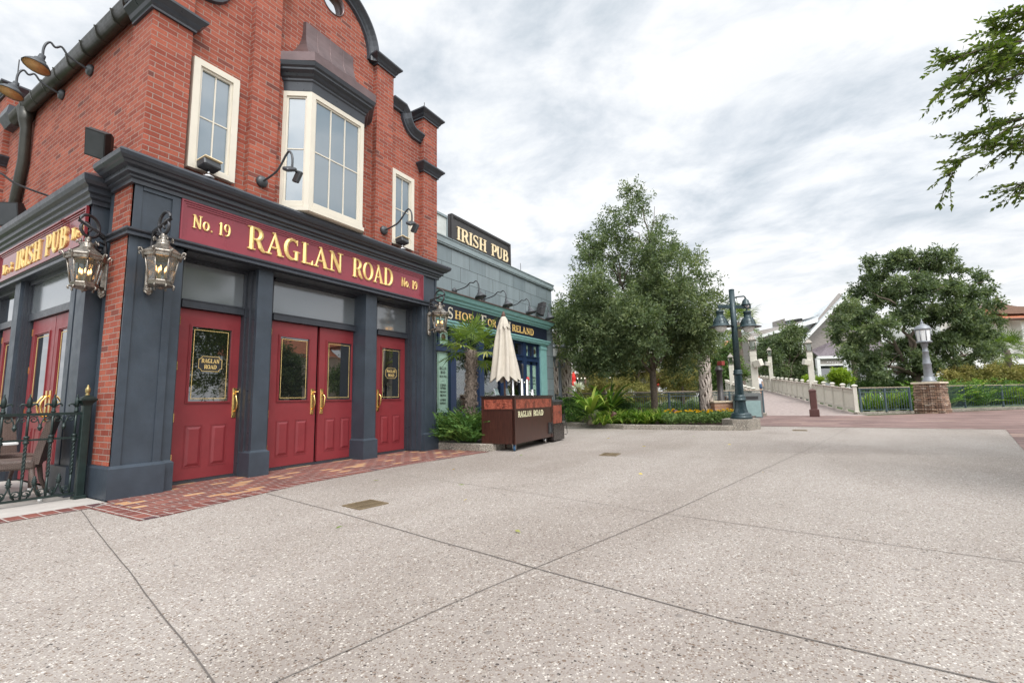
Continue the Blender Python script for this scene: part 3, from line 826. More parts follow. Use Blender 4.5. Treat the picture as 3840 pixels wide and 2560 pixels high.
# metal lining of the round opening
mb = MB(); n = len(ocu); vs = []
for s_, y in ((1.0,Y0-.015),(1.0,6.735),(.95,6.735),(.95,Y0-.015)):
    vs += [(4.97+(x-4.97)*s_, y, 8.14+(z-8.14)*s_) for x,z in ocu]
mb.add(vs, [(a*n+i, a*n+(i+1)%n, ((a+1)%4)*n+(i+1)%n, ((a+1)%4)*n+i) for a in range(4) for i in range(n)], True)
P(mb, 'oculus_lining', M['copper'])
mb = MB(); mb.tube([(7.5,6.6,7.25),(7.5,6.6,7.66)], .008, 6); P(mb, 'lightning_rod', M['black'])
mb = MB(); mb.tube([(2.45,12.8,7.1),(2.45,12.8,7.95)], .010, 6); P(mb, 'lightning_rod', M['black'])

# ---- eaves gutter and downspout on the side wall
mb = MB(); pr = [(.0,.15)]+[(.095-.095*math.cos(R(a)), .11-.13*math.sin(R(a))) for a in range(0,181,15)]+[(.20,.14),(.17,.14),(.17,.11),(.02,.11)]
mb.sweep([(o,z+6.06) for o,z in pr], [(2.36,11.6),(2.36,6.99)], smooth=True)
P(mb, 'gutter', M['gutter'])
for y in np.arange(7.3,11.0,.52):
    mb = MB(); mb.sweep([(o*1.06,z*1.06+6.058) for o,z in pr], [(2.36,y+.025),(2.36,y)]); P(mb, 'gutter_strap', M['gutter'])
mb = MB(); mb.prism([(2.36,6.12),(2.36,6.5),(2.30,6.62),(2.18,6.62),(2.12,6.4),(2.16,6.3),(2.22,6.2)][::-1], 1, 6.98, 7.10)
P(mb, 'eaves_scroll', M['charcoal']); mb = MB(); mb.prism([(2.36,6.14),(2.36,6.45),(2.18,6.45),(2.16,6.3),(2.25,6.16)][::-1], 1, 11.7, 12.2)
P(mb, 'eaves_scroll', M['charcoal'])
mb = MB(); mb.tube([(2.25,10.95,6.1),(2.25,10.95,5.9),(2.27,10.95,5.75),(2.28,10.95,5.2),(2.28,11.15,4.6),(2.28,11.5,3.5)], [.13,.09,.075,.075,.075,.075], 12); P(mb, 'downspout', M['gutter'])

# ---- first floor windows
def sash(name, x0, x1, z0, z1, y, cols, rows, fw=.085, par=None, parts=None):
    """cream frame standing proud of the brick, glass set back, thin glazing bars"""
    par = par or pub
    mb = MB()
    d0 = y-.055
    mb.box(x0,x0+fw,d0,y+.02,z0,z1); mb.box(x1-fw,x1,d0,y+.02,z0,z1)
    mb.box(x0+fw,x1-fw,d0,y+.02,z1-fw,z1); mb.box(x0+fw,x1-fw,d0-.01,y+.02,z0,z0+fw*.8)
    q = fw+.03
    mb.box(x0+fw,x0+q,d0+.025,y+.02,z0+fw*.8,z1-fw); mb.box(x1-q,x1-fw,d0+.025,y+.02,z0+fw*.8,z1-fw)
    mb.box(x0+q,x1-q,d0+.025,y+.02,z1-q,z1-fw); mb.box(x0+q,x1-q,d0+.025,y+.02,z0+fw*.8,z0+fw*.8+.03)
    f = P(mb, 'window', M['cream'], par)
    gb = MB(); a0, a1, b0, b1 = x0+q, x1-q, z0+fw*.8+.03, z1-q
    for i in range(1, cols): gb.box(a0+(a1-a0)*i/cols-.008, a0+(a1-a0)*i/cols+.008, y-.012, y+.01, b0, b1)
    for j in range(1, rows): gb.box(a0, a1, y-.010, y+.01, b0+(b1-b0)*j/rows-.008, b0+(b1-b0)*j/rows+.008)
    P(gb, 'glazing_bars', M['cream'], f)
    g = MB(); g.box(a0,a1,y+.0,y+.012,b0,b1); P(g, 'pane', M['paneup'], f)
sash('window', 2.80, 3.395, 4.06, 5.60, Y0-.02, 2, 2)
sash('window', 6.40, 7.02, 4.06, 5.60, Y0-.02, 2, 2)
# ---- bay window
bay = pub
plan = [(4.09,Y0+.02),(4.36,6.17),(5.42,6.17),(5.70,Y0+.02)]
def bayface(a, b, cols, rows, z0=4.0, z1=5.9):
    a, b = Vector(a), Vector(b); d = (b-a); L = d.length; d.normalize(); nn = Vector((d.y,-d.x))
    def pt(u, o, z): q = a+d*u+nn*o; return (q.x,q.y,z)
    def bx(mb, u0, u1, o0, o1, z0, z1):
        v = [pt(u0,o1,z0),pt(u1,o1,z0),pt(u1,o0,z0),pt(u0,o0,z0),pt(u0,o1,z1),pt(u1,o1,z1),pt(u1,o0,z1),pt(u0,o0,z1)]
        mb.add(v, [(0,3,2,1),(4,5,6,7),(0,1,5,4),(1,2,6,5),(2,3,7,6),(3,0,4,7)])
    mb = MB(); f = .075
    bx(mb,0,f,-.05,.0,z0,z1); bx(mb,L-f,L,-.05,.0,z0,z1); bx(mb,f,L-f,-.05,0,z1-f,z1); bx(mb,f,L-f,-.05,.012,z0,z0+f)
    q = f+.028
    bx(mb,f,q,-.05,-.022,z0+f,z1-f); bx(mb,L-q,L-f,-.05,-.022,z0+f,z1-f); bx(mb,q,L-q,-.05,-.022,z1-q,z1-f); bx(mb,q,L-q,-.05,-.022,z0+f,z0+q)
    fr = P(mb, 'bay_window', M['cream'])
    gb = MB(); u0, u1, b0, b1 = q, L-q, z0+q, z1-q
    for i in range(1, cols): u = u0+(u1-u0)*i/cols; bx(gb,u-.009,u+.009,-.05,-.028,b0,b1)
    for j in range(1, rows): z = b0+(b1-b0)*j/rows; bx(gb,u0,u1,-.05,-.030,z-.009,z+.009)
    if cols*rows > 1: P(gb, 'glazing_bars', M['cream'], fr)
    g = MB(); bx(g,u0,u1,-.055,-.040,b0,b1); P(g, 'pane', M['paneup'], fr)
bayface(plan[0], plan[1], 1, 2); bayface(plan[1], plan[2], 3, 2); bayface(plan[2], plan[3], 1, 2)
mb = MB(); mb.sweep([(-.05,3.93),(.03,3.93),(.03,3.99),(-.05,3.995)], plan); mb.prism([(p[0],p[1]) for p in plan], 2, 3.92, 3.94); P(mb, 'bay_sill', M['cream'])
mb = MB(); mb.sweep([(-.06,5.905),(.0,5.905),(.01,6.05),(.03,6.07),(.03,6.10),(.06,6.12),(.08,6.16),(.13,6.19),(.13,6.22),(.16,6.24),(.18,6.30),(-.06,6.30)], plan)
mb.prism(plan, 2, 5.91, 6.28); P(mb, 'bay_cornice', M['charcoal'])
# flared copper roof: concave from the fascia up to a short ridge on the wall
mb = MB(); levels = []
base = [(3.90,Y0),(4.26,5.99),(5.52,5.99),(5.88,Y0)]
top = [(4.40,Y0),(4.42,Y0-.05),(5.40,Y0-.05),(5.42,Y0)]
for t_, zt in [(0,6.302),(0,6.45)]+[(None,None)]:
    if t_ is None: break
    levels.append([(x,y,zt) for x,y in base])
for i in range(1, 11):
    f = i/10; e_ = 1-(1-f)**2.3; zz_ = 6.45+(7.27-6.45)*f**1.35
    levels.append([(b[0]+(t2[0]-b[0])*e_, b[1]+(t2[1]-b[1])*e_, zz_) for b, t2 in zip(base,top)])
levels.append([(x,y,7.31) for x,y in top])
vs = sum(levels, []); fs = []
for i in range(len(levels)-1):
    for a in range(3): fs.append((i*4+a, i*4+a+1, i*4+5+a, i*4+4+a))
fs.append(tuple((len(levels)-1)*4+a for a in range(4))); fs.append((3,2,1,0))
mb.add(vs, fs)
for u in (.22,.48,.76):     # standing seams
    for i in range(1, len(levels)-2):
        a = [Vector(levels[i][1]).lerp(Vector(levels[i][2]),u), Vector(levels[i+1][1]).lerp(Vector(levels[i+1][2]),u)]
        mb.tube([a[0], a[1]], .008, 4, False)
P(mb, 'bay_roof', M['copper'])

# ---- cornice over the shopfront, wrapping the corner
cor = [(0,3.60),(.04,3.60),(.04,3.645),(.07,3.66),(.07,3.685),(.11,3.70),(.11,3.75),(.16,3.765),(.18,3.79),(.20,3.80),(.225,3.83),(.235,3.87),(.22,3.90),(0,3.95)]
mb = MB(); mb.sweep(cor, [(2.26,6.97),(2.26,6.45),(7.74,6.45),(7.74,6.97)]); P(mb, 'cornice', M['charcoal'])
mb = MB(); mb.box(2.28,7.72,6.455,7.0,3.58,3.90); P(mb, 'cornice_backing', M['charcoal'])
# lower architrave band
mb = MB(); mb.sweep([(0,2.975),(.05,2.975),(.05,3.0),(.035,3.02),(.06,3.04),(.06,3.062),(0,3.07)], [(2.262,6.97),(2.262,6.452),(7.738,6.452),(7.738,6.97)])
mb.box(2.9,7.35,6.50,7.0,2.96,3.06)
P(mb, 'architrave', M['charcoal'])
mb = MB(); mb.box(2.272,2.72,6.452,6.9,3.062,3.60); mb.box(7.30,7.73,6.452,6.9,3.062,3.60); mb.box(2.70,7.32,6.52,6.9,3.062,3.60)
mb.box(2.272,2.35,6.438,6.9,3.07,3.598); mb.box(2.66,2.752,6.432,6.9,3.07,3.598); mb.box(7.285,7.36,6.432,6.9,3.07,3.598); mb.box(7.68,7.728,6.436,6.9,3.07,3.598)
mb.box(2.352,2.66,6.434,6.46,3.55,3.598)
P(mb, 'frieze', M['navy'])
# ---- maroon sign
mb = MB(); sx0, sx1, sz0, sz1 = 2.756, 7.284, 3.068, 3.678
mb.box(sx0,sx1,6.45,6.52,sz0,sz1-.07)
for b, o in ((0,.035),(.025,.022),(.05,.012)):
    x0, x1, z0, z1 = sx0+b, sx1-b, sz0+b, sz1-.078-b; q = .022
    mb.box(x0,x0+q,6.45-o,6.46,z0,z1); mb.box(x1-q,x1,6.45-o,6.46,z0,z1); mb.box(x0+q,x1-q,6.45-o,6.46,z1-q,z1); mb.box(x0+q,x1-q,6.45-o,6.46,z0,z0+q)
sign = P(mb, 'sign_board', M['maroon'])
fr = ((0,6.449,0),(1,0,0),(0,0,1),(0,-1,0))
def gold_text(spec, par, mat=M['gold'], relief=.27, depth=.014, fr=fr, name='lettering', edge=True):
    for tx, x0, x1, z0, h in spec:
        k_ = (x1-x0)/text_w(tx); a_ = x0
        for wd_ in tx.split(' '):
            b_ = a_+text_w(wd_)*k_; mb = MB(); lettering(mb, wd_, *fr, a_, b_, z0, h, relief, depth); P(mb, name, mat, par); a_ = b_+.46*k_
gold_text([('RAGLAN',3.61,5.26,3.185,.335),('ROAD',5.46,6.42,3.185,.335)], sign)
gold_text([('No. 19',2.90,3.38,3.265,.175)], sign, name='numeral_lettering', depth=.012)
gold_text([('No. 19',6.66,7.12,3.255,.175)], sign, name='numeral_lettering', depth=.012)

# ---- navy pilasters and corner piers
def base_block(mb, x0, x1, y0, y1, h=.36, out=.035):
    mb.box(x0-out,x1+out,y0-out,y1,0,h-.03)
    v = [(x0-out,y0-out,h-.03),(x1+out,y0-out,h-.03),(x1+out,y1,h-.03),(x0-out,y1,h-.03),(x0,y0,h),(x1,y0,h),(x1,y1,h),(x0,y1,h)]
    mb.add(v, [(4,5,6,7),(0,1,5,4),(1,2,6,5),(2,3,7,6),(3,0,4,7)])
mb = MB()
mb.box(2.262,2.735,6.475,6.96,.02,2.98); mb.box(2.262,2.345,6.452,6.5,.02,2.98); mb.box(2.652,2.735,6.462,6.5,.02,2.976); mb.box(2.345,2.652,6.456,6.5,2.86,2.978)
base_block(mb,2.262,2.735,6.452,6.97)
mb.box(2.742,2.853,6.505,6.95,.02,2.974); base_block(mb,2.742,2.853,6.505,6.95,.36,.03)
mb.box(2.258,2.30,6.955,7.06,.02,3.6)
P(mb, 'corner_pier', M['navy'])
mb = MB()
mb.box(7.30,7.735,6.475,6.96,.02,2.98); mb.box(7.655,7.737,6.452,6.5,.02,2.98); mb.box(7.37,7.45,6.456,6.5,.02,2.976); mb.box(7.45,7.655,6.458,6.5,2.86,2.978)
base_block(mb,7.37,7.737,6.452,6.97); mb.box(7.27,7.372,6.62,6.95,.02,2.974)
P(mb, 'corner_pier', M['navy'])
for x0, x1 in ((3.865,4.09),(5.885,6.145)):
    mb = MB(); mb.box(x0,x1,6.555,6.95,.02,2.965); base_block(mb,x0,x1,6.555,6.95)
    P(mb, 'pilaster', M['navy'])
# door frames: stepped jambs, transom bars, heads
for xa, xb in ((3.01,3.855),(4.285,6.005),(6.43,7.268)):
    mb = MB(); hi = 2.955
    for side, xe, lim in ((-1,xa,0),(1,xb,0)):
        for k_, (dep, off) in enumerate(((6.60,-.004),(6.70,.016),(6.79,.034))):
            if side < 0:
                if k_ == 0: mb.box(xe-.13,xe,6.845,6.998,.016,hi)
                continue
            mb.box(xe-side*off, xe+side*(.10+.003*k_), dep, 7.0-.004*k_, .015, hi-.002*k_)
    mb.box(xa,xb,6.81,7.0,2.298,2.405); mb.box(xa,xb,6.80,6.82,2.392,2.408)
    mb.box(xa,xb,6.84,7.0,2.91,2.96); mb.box(xa,xb,6.80,6.86,2.93,2.962)
    mb.box(xa,xb,6.84,7.0,.0,.035)
    P(mb, 'door_frame', M['charcoal'])
for xa, xb in ((3.02,3.82),(4.30,5.90),(6.44,7.22)):
    mb = MB(); mb.box(xa-.0,xb+.06,6.862,6.874,2.405,2.915); P(mb, 'transom_pane', M['panetrans'])
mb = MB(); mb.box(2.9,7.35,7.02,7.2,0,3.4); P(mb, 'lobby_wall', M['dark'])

# ---- doors
def plaque(par, cx, cz, y, wd, hg):
    b = wd*.13; x0, x1, z0, z1 = cx-wd/2, cx+wd/2, cz-hg/2, cz+hg/2
    def outline(e):
        pts = []
        for (qx, qz, a0) in ((x1,z1,270),(x0,z1,0),(x0,z0,90),(x1,z0,180)):
            sgx = 1 if qx == x1 else -1; sgz = 1 if qz == z1 else -1
            seq = arc(qx, qz, b+e, b+e, {(1,1):270,(-1,1):360,(-1,-1):450,(1,-1):540}[(sgx,sgz)], {(1,1):180,(-1,1):270,(-1,-1):360,(1,-1):450}[(sgx,sgz)], 5)
            pts += [(min(max(px,x0+e),x1-e), min(max(pz,z0+e),z1-e)) for px, pz in seq]
        return pts
    o1 = outline(0.0); o2 = outline(.010)
    mb = MB(); v, f = fill_poly(o1, [], y-.002, y-.006, 1); mb.add(v, f); p = P(mb, 'plaque', M['black'], par)
    mb = MB(); v, f = fill_poly(outline(.004), [o2], y-.004, y-.009, 1); mb.add(v, f)
    F_ = ((0,y-.0065,0),(1,0,0),(0,0,1),(0,-1,0))
    lettering(mb, 'RAGLAN', *F_, cx-wd*.37, cx+wd*.37, cz+hg*.06, hg*.27, .1, .001)
    lettering(mb, 'ROAD', *F_, cx-wd*.25, cx+wd*.25, cz-hg*.32, hg*.27, .1, .001)
    return mb
def door(x0, x1, hinge, plq, y=6.88, par=None):
    par = par or pub
    wd = x1-x0
    mb = MB()
    px0, px1, pz0, pz1 = x0+wd*.185, x1-wd*.185, 1.055, 2.06
    z1 = 2.29
    mb.box(x0,px0,y,y+.045,.03,z1); mb.box(px1,x1,y,y+.045,.03,z1); mb.box(px0,px1,y,y+.045,.03,pz0); mb.box(px0,px1,y,y+.045,pz1,z1)
    def mould(a0, a1, b0, b1, q, o):
        mb.box(a0,a0+q,y-o,y+.01,b0,b1); mb.box(a1-q,a1,y-o,y+.01,b0,b1); mb.box(a0+q,a1-q,y-o,y+.01,b1-q,b1); mb.box(a0+q,a1-q,y-o,y+.01,b0,b0+q)
    mould(px0-.028,px1+.028,pz0-.028,pz1+.028,.014,.012); mould(px0-.015,px1+.015,pz0-.015,pz1+.015,.016,.020)
    for a0, a1 in ((x0+wd*.18,x0+wd*.43),(x0+wd*.57,x0+wd*.82)):
        b0, b1 = .20, .735
        mould(a0,a1,b0,b1,.010,.006); mould(a0-.012,a1+.012,b0-.012,b1+.012,.008,.003)
        i, k_ = .012, .045
        v = [(a0+i,y,b0+i),(a1-i,y,b0+i),(a1-i,y,b1-i),(a0+i,y,b1-i),(a0+k_,y-.014,b0+k_),(a1-k_,y-.014,b0+k_),(a1-k_,y-.014,b1-k_),(a0+k_,y-.014,b1-k_)]
        mb.add(v, [(4,5,6,7),(0,1,5,4),(1,2,6,5),(2,3,7,6),(3,0,4,7)])
    d = P(mb, 'door', M['door'], par)
    g = MB(); g.box(px0,px1,y+.004,y+.016,pz0,pz1); P(g, 'pane', M['panedoor'], d)
    st = MB(); b = .035; q = .007
    for (a0,a1,c0,c1) in ((px0+b,px0+b+q,pz0+b,pz1-b),(px1-b-q,px1-b,pz0+b,pz1-b),(px0+b+q,px1-b-q,pz1-b-q,pz1-b),(px0+b+q,px1-b-q,pz0+b,pz0+b+q)): st.box(a0,a1,y+.0015,y+.003,c0,c1)
    if plq:
        m2 = plaque(d, (px0+px1)/2, 1.565, y+.004, min(.315,(px1-px0)*.62), .215); P(m2, 'plaque_lettering', M['goldflat'], d)
    P(st, 'gold_pinstripe', M['goldflat'], d)
    hx = (x1-.065) if hinge < 0 else (x0+.065)
    h = MB(); h.cbox((hx,y-.004,1.03),.058,.014,.42,None,.004); h.cbox((hx,y-.010,1.03),.034,.012,.36,None,.003)
    pts = [(hx,y-.01,1.16),(hx,y-.045,1.15),(hx-hinge*-.012,y-.075,1.10),(hx,y-.082,1.03),(hx,y-.07,.96),(hx,y-.045,.91),(hx,y-.01,.90)]
    h.tube(pts, [.010,.013,.011,.013,.011,.012,.010], 8); h.tube([(hx,y-.01,1.18),(hx+.03*-hinge,y-.055,1.19)], .008, 6)
    P(h, 'handle', M['brass'], d)
    hg = MB(); xh = x0-.006 if hinge < 0 else x1+.006
    for z in (.33,.85,1.52,2.12): hg.box(xh-.010,xh+.010,y-.016,y+.01,z-.055,z+.055)
    P(hg, 'hinges', M['brass'], d)
    s = MB(); s.box(x0,x1,y-.012,y+.03,.004,.045)
    P(s, 'door_sweep', M['black'], d)
door(3.022,3.848,-1,True); door(4.296,5.122,-1,False); door(5.176,5.996,1,False); door(6.440,7.258,1,True)

# ---- the side shopfront (faces -x), set back behind the corner
XS = 2.12
cor2 = [(0,3.45),(.03,3.45),(.03,3.50),(.06,3.52),(.06,3.56),(.09,3.58),(.09,3.64),(.13,3.66),(.15,3.70),(.16,3.76),(0,3.86)]
mb = MB(); mb.sweep(cor2, [(XS,13.0),(XS,7.14),(2.36,7.14)]); mb.box(XS+.01,2.4,7.15,13.0,3.40,3.84); P(mb, 'side_cornice', M['charcoal'])
mb = MB(); mb.sweep([(0,2.86),(.05,2.86),(.05,2.90),(.03,2.92),(.06,2.94),(0,2.96)], [(XS,13.0),(XS,7.14),(2.36,7.14)])
mb.box(XS+.005,2.4,7.145,13.0,2.86,2.95); P(mb, 'side_architrave', M['charcoal'])
mb = MB(); mb.box(XS,2.36,7.142,13.0,2.952,3.45); P(mb, 'side_frieze', M['navy'])
mb = MB(); y0, y1, z0, z1 = 7.21, 10.75, 2.965, 3.447
mb.box(XS-.014,XS+.01,y0,y1,z0,z1)
for b, o in ((0,.045),(.025,.032),(.05,.022)):
    q = .022; a0,a1,b0,b1 = y0+b,y1-b,z0+b,z1-b
    mb.box(XS-o,XS,a0,a0+q,b0,b1); mb.box(XS-o,XS,a1-q,a1,b0,b1); mb.box(XS-o,XS,a0+q,a1-q,b1-q,b1); mb.box(XS-o,XS,a0+q,a1-q,b0,b0+q)
ss = P(mb, 'side_sign_board', plain('glossy_maroon_sign', (.20,.022,.03), .06, var=.05, spec=.8))
fs_ = ((XS-.015,0,0),(0,-1,0),(0,0,1),(-1,0,0))
gold_text([('IRISH',-9.86,-8.80,3.05,.29),('PUB',-8.62,-7.86,3.05,.29)], ss, fr=fs_, depth=.012, relief=.2)
gold_text([('No. 3',-10.48,-10.05,3.08,.15)], ss, fr=fs_, name='numeral_lettering')
gold_text([('No. 3',-7.68,-7.30,3.10,.15)], ss, fr=fs_, name='numeral_lettering')
for ya, yb in ((7.142,7.42),(8.02-.55+.0,8.02-.55+.14),(9.62,9.86),(11.2,11.5)):
    mb = MB(); mb.box(XS,2.36,ya,yb,.02,2.858)
    v0 = XS-.035
    mb.box(v0,2.36,ya-.03,yb+.03,0,.34)
    P(mb, 'side_pilaster', M['navy'])
for ya, yb in ((7.61,9.62),(9.86,11.2)):
    mb = MB(); mb.box(XS+.10,2.36,ya,yb,2.27,2.37); mb.box(XS+.08,2.36,ya,yb,2.80,2.86)
    for k_, (dep,o) in enumerate(((.04,.03),(.08,.06),(.11,.09))):
        mb.box(XS+dep,2.36,yb-.03-o,yb+.01,.02,2.85-.002*k_); mb.box(XS+dep,2.36,ya-.01,ya+.02+o*.4,.02,2.85-.002*k_)
    P(mb, 'side_door_frame', M['charcoal'])
mb = MB(); mb.box(XS+.12,XS+.13,7.68,9.5,2.37,2.80); P(mb, 'transom_pane', M['panetrans'])
mb = MB(); mb.box(XS+.12,XS+.13,9.95,11.1,2.37,2.80); P(mb, 'transom_pane', M['panedoor'])
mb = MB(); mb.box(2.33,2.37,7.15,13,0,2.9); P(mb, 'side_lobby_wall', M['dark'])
def side_door(ya, yb, hinge):
    X = XS+.14; wd = yb-ya; mb = MB(); q0, q1 = ya+wd*.2, yb-wd*.2
    mb.box(X,X+.04,ya,q0,.03,2.26); mb.box(X,X+.04,q1,yb,.03,2.26); mb.box(X,X+.04,q0,q1,.03,1.05); mb.box(X,X+.04,q0,q1,2.04,2.26)
    def mould(a0,a1,b0,b1,q,o):
        mb.box(X-o,X+.01,a0,a0+q,b0,b1); mb.box(X-o,X+.01,a1-q,a1,b0,b1); mb.box(X-o,X+.01,a0+q,a1-q,b1-q,b1); mb.box(X-o,X+.01,a0+q,a1-q,b0,b0+q)
    mould(q0-.03,q1+.03,1.02,2.07,.016,.014)
    for a0,a1 in ((ya+wd*.17,ya+wd*.44),(ya+wd*.56,ya+wd*.83)): mould(a0,a1,.2,.74,.012,.008); mb.box(X-.008,X+.01,a0+.04,a1-.04,.25,.69)
    d = P(mb, 'side_door', M['door'])
    g = MB(); g.box(X+.01,X+.02,q0,q1,1.05,2.04); P(g, 'pane', M['panedoor'], d)
    st = MB()
    for a0,a1,b0,b1 in ((q0+.03,q0+.037,1.08,2.01),(q1-.037,q1-.03,1.08,2.01),(q0+.037,q1-.037,2.003,2.01),(q0+.037,q1-.037,1.08,1.087)): st.box(X+.006,X+.009,a0,a1,b0,b1)
    P(st, 'gold_pinstripe', M['goldflat'], d)
    h = MB(); hy = yb-.06 if hinge < 0 else ya+.06
    h.cbox((X-.006,hy,1.03),.014,.055,.42,None,.003)
    h.tube([(X-.01,hy,1.17),(X-.05,hy,1.15),(X-.085,hy,1.09),(X-.09,hy,1.03),(X-.075,hy,.95),(X-.04,hy,.90),(X-.01,hy,.89)], .012, 8)
    P(h, 'handle', M['brass'], d)
    hg = MB(); yh = ya if hinge < 0 else yb
    for z in (.35,.95,1.55,2.1): hg.box(X-.008,X+.01,yh-.006,yh+.006,z-.05,z+.05)
    P(hg, 'hinges', M['brass'], d)
side_door(7.66,8.53,-1); side_door(8.55,9.46,1); side_door(9.96,10.9,1)

# ================================================================== things fixed to the pub
def lantern(name, label, loc, rz, group, s=1.0, armlen=.40):
    """wall lantern; local frame: wall at y=0, lantern hangs at y=-armlen"""
    t = thing(name, label, 'wall lantern', loc, rz, group); a = -armlen
    mb = MB(); mb.cbox((0,-.02,-.02),.085,.05,.44,None,.012); mb.ball((0,-.03,.22),.055,10); mb.ball((0,-.03,-.26),.06,10); mb.tube([(0,-.03,-.2),(0,-.13,-.19),(0,a+.15,-.16)],[.03,.02,.018],8)
    mb.tube([(.05,-.04,-.28),(0,-.06,-.33),(-.05,-.04,-.28)],.018,6)
    mb.build('backplate', M['bronze'], t)
    mb = MB()
    pts = [(0,-.03,.18),(0,-.05,.42),(0,-.08,.60)]
    pts += [(0, a+.0+.17*math.cos(R(d))*1.0, .66+.16*math.sin(R(d))) for d in range(170,-95,-18)]
    pts += [(0, a+.115*math.cos(R(d))-.02, .60+.10*math.sin(R(d))) for d in range(-95,-290,-22)]
    pts += [(0, a+.05*math.cos(R(d))-.02, .63+.05*math.sin(R(d))) for d in range(-290,-450,-28)]
    mb.tube(pts, [.024]*4+[.022]*(len(pts)-14)+[.018]*10, 8)
    mb.tube([(0,-.06,.47),(0,-.16,.49),(0,-.22,.43),(0,-.20,.36),(0,-.14,.35),(0,-.12,.39)], .016, 6)
    mb.tube([(0,-.10,.55),(0,-.18,.58),(0,a+.10,.52)], .015, 6)
    mb.build('scroll_arm', M['iron'], t)
    mb = MB(); c = (0,a,0)
    mb.lathe([(.012,.52),(.03,.50),(.045,.46),(.03,.43),(.06,.41),(.085,.39),(.07,.36),(.085,.345),(.085,.32)], c, 12)
    mb.lathe([(.085,.33),(.10,.32),(.215,.225),(.225,.20)], c, 8, False)
    for k in range(8):
        an = 2*PI*k/8; ca, sa = math.cos(an), math.sin(an)
        def q(r, z): return (r*ca, a+r*sa, z)
        mb.tube([q(.095,.40),q(.115,.43),q(.125,.405),q(.11,.39)], .010, 5)
    mb.build('roof', M['bronze'], t)
    mb = MB()
    mb.lathe([(.205,.135),(.232,.14),(.236,.165),(.225,.18),(.240,.20),(.225,.215),(.2,.215)], c, 8, False)
    mb.lathe([(.12,-.26),(.155,-.255),(.160,-.235),(.148,-.225),(.158,-.20),(.15,-.185),(.12,-.185)], c, 8, False)
    mb.lathe([(.005,-.31),(.03,-.30),(.05,-.285),(.13,-.26),(.13,-.25)], c, 8, False)
    for k in range(8):
        an = 2*PI*k/8; ca, sa = math.cos(an), math.sin(an)
        def q(r, z): return (r*ca, a+r*sa, z)
        mb.tube([q(.150,-.20),q(.172,-.06),q(.205,.15)], .0095, 5)
        mb.tube([q(.222,.14),q(.238,.20),q(.262,.235),q(.285,.225),q(.282,.195),q(.268,.195)], [.016,.017,.014,.012,.010,.008], 6)
        mb.tube([q(.15,-.24),q(.172,-.265),q(.165,-.285),q(.15,-.28)], .012, 5)
    mb.build('cage', M['bronze'], t)
    mb = MB(); mb.lathe([(.146,-.19),(.198,.14)], c, 8, False, rot=0); 
    mb.f = mb.f[:8]; mb.sm = mb.sm[:8]
    mb.build('glass', M['panelamp'], t)
    for k in range(5):
        an = 2*PI*k/5+.4; x, y = .062*math.cos(an), a+.062*math.sin(an)
        mb = MB(); mb.lathe([(.013,-.20),(.013,-.07),(.016,-.07),(.016,-.05),(.001,-.045)], (x,y,0), 8); b = mb.build('candle', M['creamletter'], t)
        mb = MB(); mb.lathe([(.004,-.048),(.0125,-.03),(.013,-.015),(.008,.008),(.001,.03)], (x,y,0), 8); mb.build('bulb', M['bulb'], b)
    t.scale = (s,s,s)
    return t
LG = 'black scrolled wall lanterns round the pub front'
lantern('wall_lantern', 'black scrolled lantern left of the sign, fixed to the front corner pier', (2.47,6.455,2.575), 0, LG, .82)
lantern('wall_lantern', 'black scrolled lantern at the far right end of the pub front beside the shop', (7.47,6.455,2.62), 0, LG, .80)
lantern('wall_lantern', 'black scrolled lantern round the corner beside the brick strip, under the side sign', (2.262,7.03,2.565), R(-57), LG, .80, .36)

def gooseneck(label, loc, rz, group, barn=True, reach=.75, drop=.16, rise=.28, lining='shade'):
    """local: wall at y=0, lamp out along -y"""
    t = thing('gooseneck_lamp', label, 'wall lamp', loc, rz, group)
    mb = MB(); mb.lathe([(.085,0),(.085,.02),(.07,.05),(.03,.065)], (0,0,0), 14, M=Matrix.Rotation(R(90),3,'X')); mb.build('wall_plate', M['greymetal'], t)
    p = [(0,-.04,0),(0,-.25,.03),(0,-.42,.08),(0,-.52,.18)]+[(0,-reach+.11+.11*math.cos(R(d)),rise-.03+.09*math.sin(R(d))) for d in (140,100,60,20,-10)][::1]
    p = [(0,-.04,0),(0,-reach*.33,.03),(0,-reach*.52,.07),(0,-reach*.66,.15),(0,-reach*.78,rise-.02),(0,-reach*.88,rise+.02),(0,-reach*.96,rise-.03),(0,-reach,rise-.12),(0,-reach,drop)]
    mb = MB(); mb.tube(smooth(p), .015, 8); mb.build('arm', M['greymetal'], t)
    if barn:
        Mt = Matrix.Rotation(R(-14),3,'X')
        mb = MB(); mb.lathe([(.035,0),(.04,-.06),(.05,-.075),(.065,-.085),(.075,-.12),(.11,-.14),(.145,-.185),(.155,-.21),(.148,-.212),(.10,-.15),(.03,-.12)], (0,-reach,drop), 16, M=Mt); sh = mb.build('shade', M['greymetal'], t)
        mb = MB(); mb.lathe([(.143,-.208),(.10,-.155),(.03,-.125),(.001,-.12)], (0,-reach,drop), 16, M=Mt); mb.build('lining', M[lining], sh)
    else:
        mb = MB(); mb.tube([(-.02,-reach,drop),(.09,-reach+.02,drop-.03)], .014, 6)
        mb.cbox((-.05,-reach-.02,drop-.05), .16,.11,.05, Euler((R(30),R(-25),0)).to_matrix(), .01)
        mb.cbox((.10,-reach+.02,drop-.09), .05,.13,.17, Euler((R(25),R(8),0)).to_matrix(), .01)
        mb.build('flood_head', M['greymetal'], t)
    return t
GG = 'gooseneck lamps over the brick pub'
gooseneck('gooseneck lamp with twin flood heads left of the bay window', (3.76,6.42,4.22), 0, GG, False, .72, .02, .26)
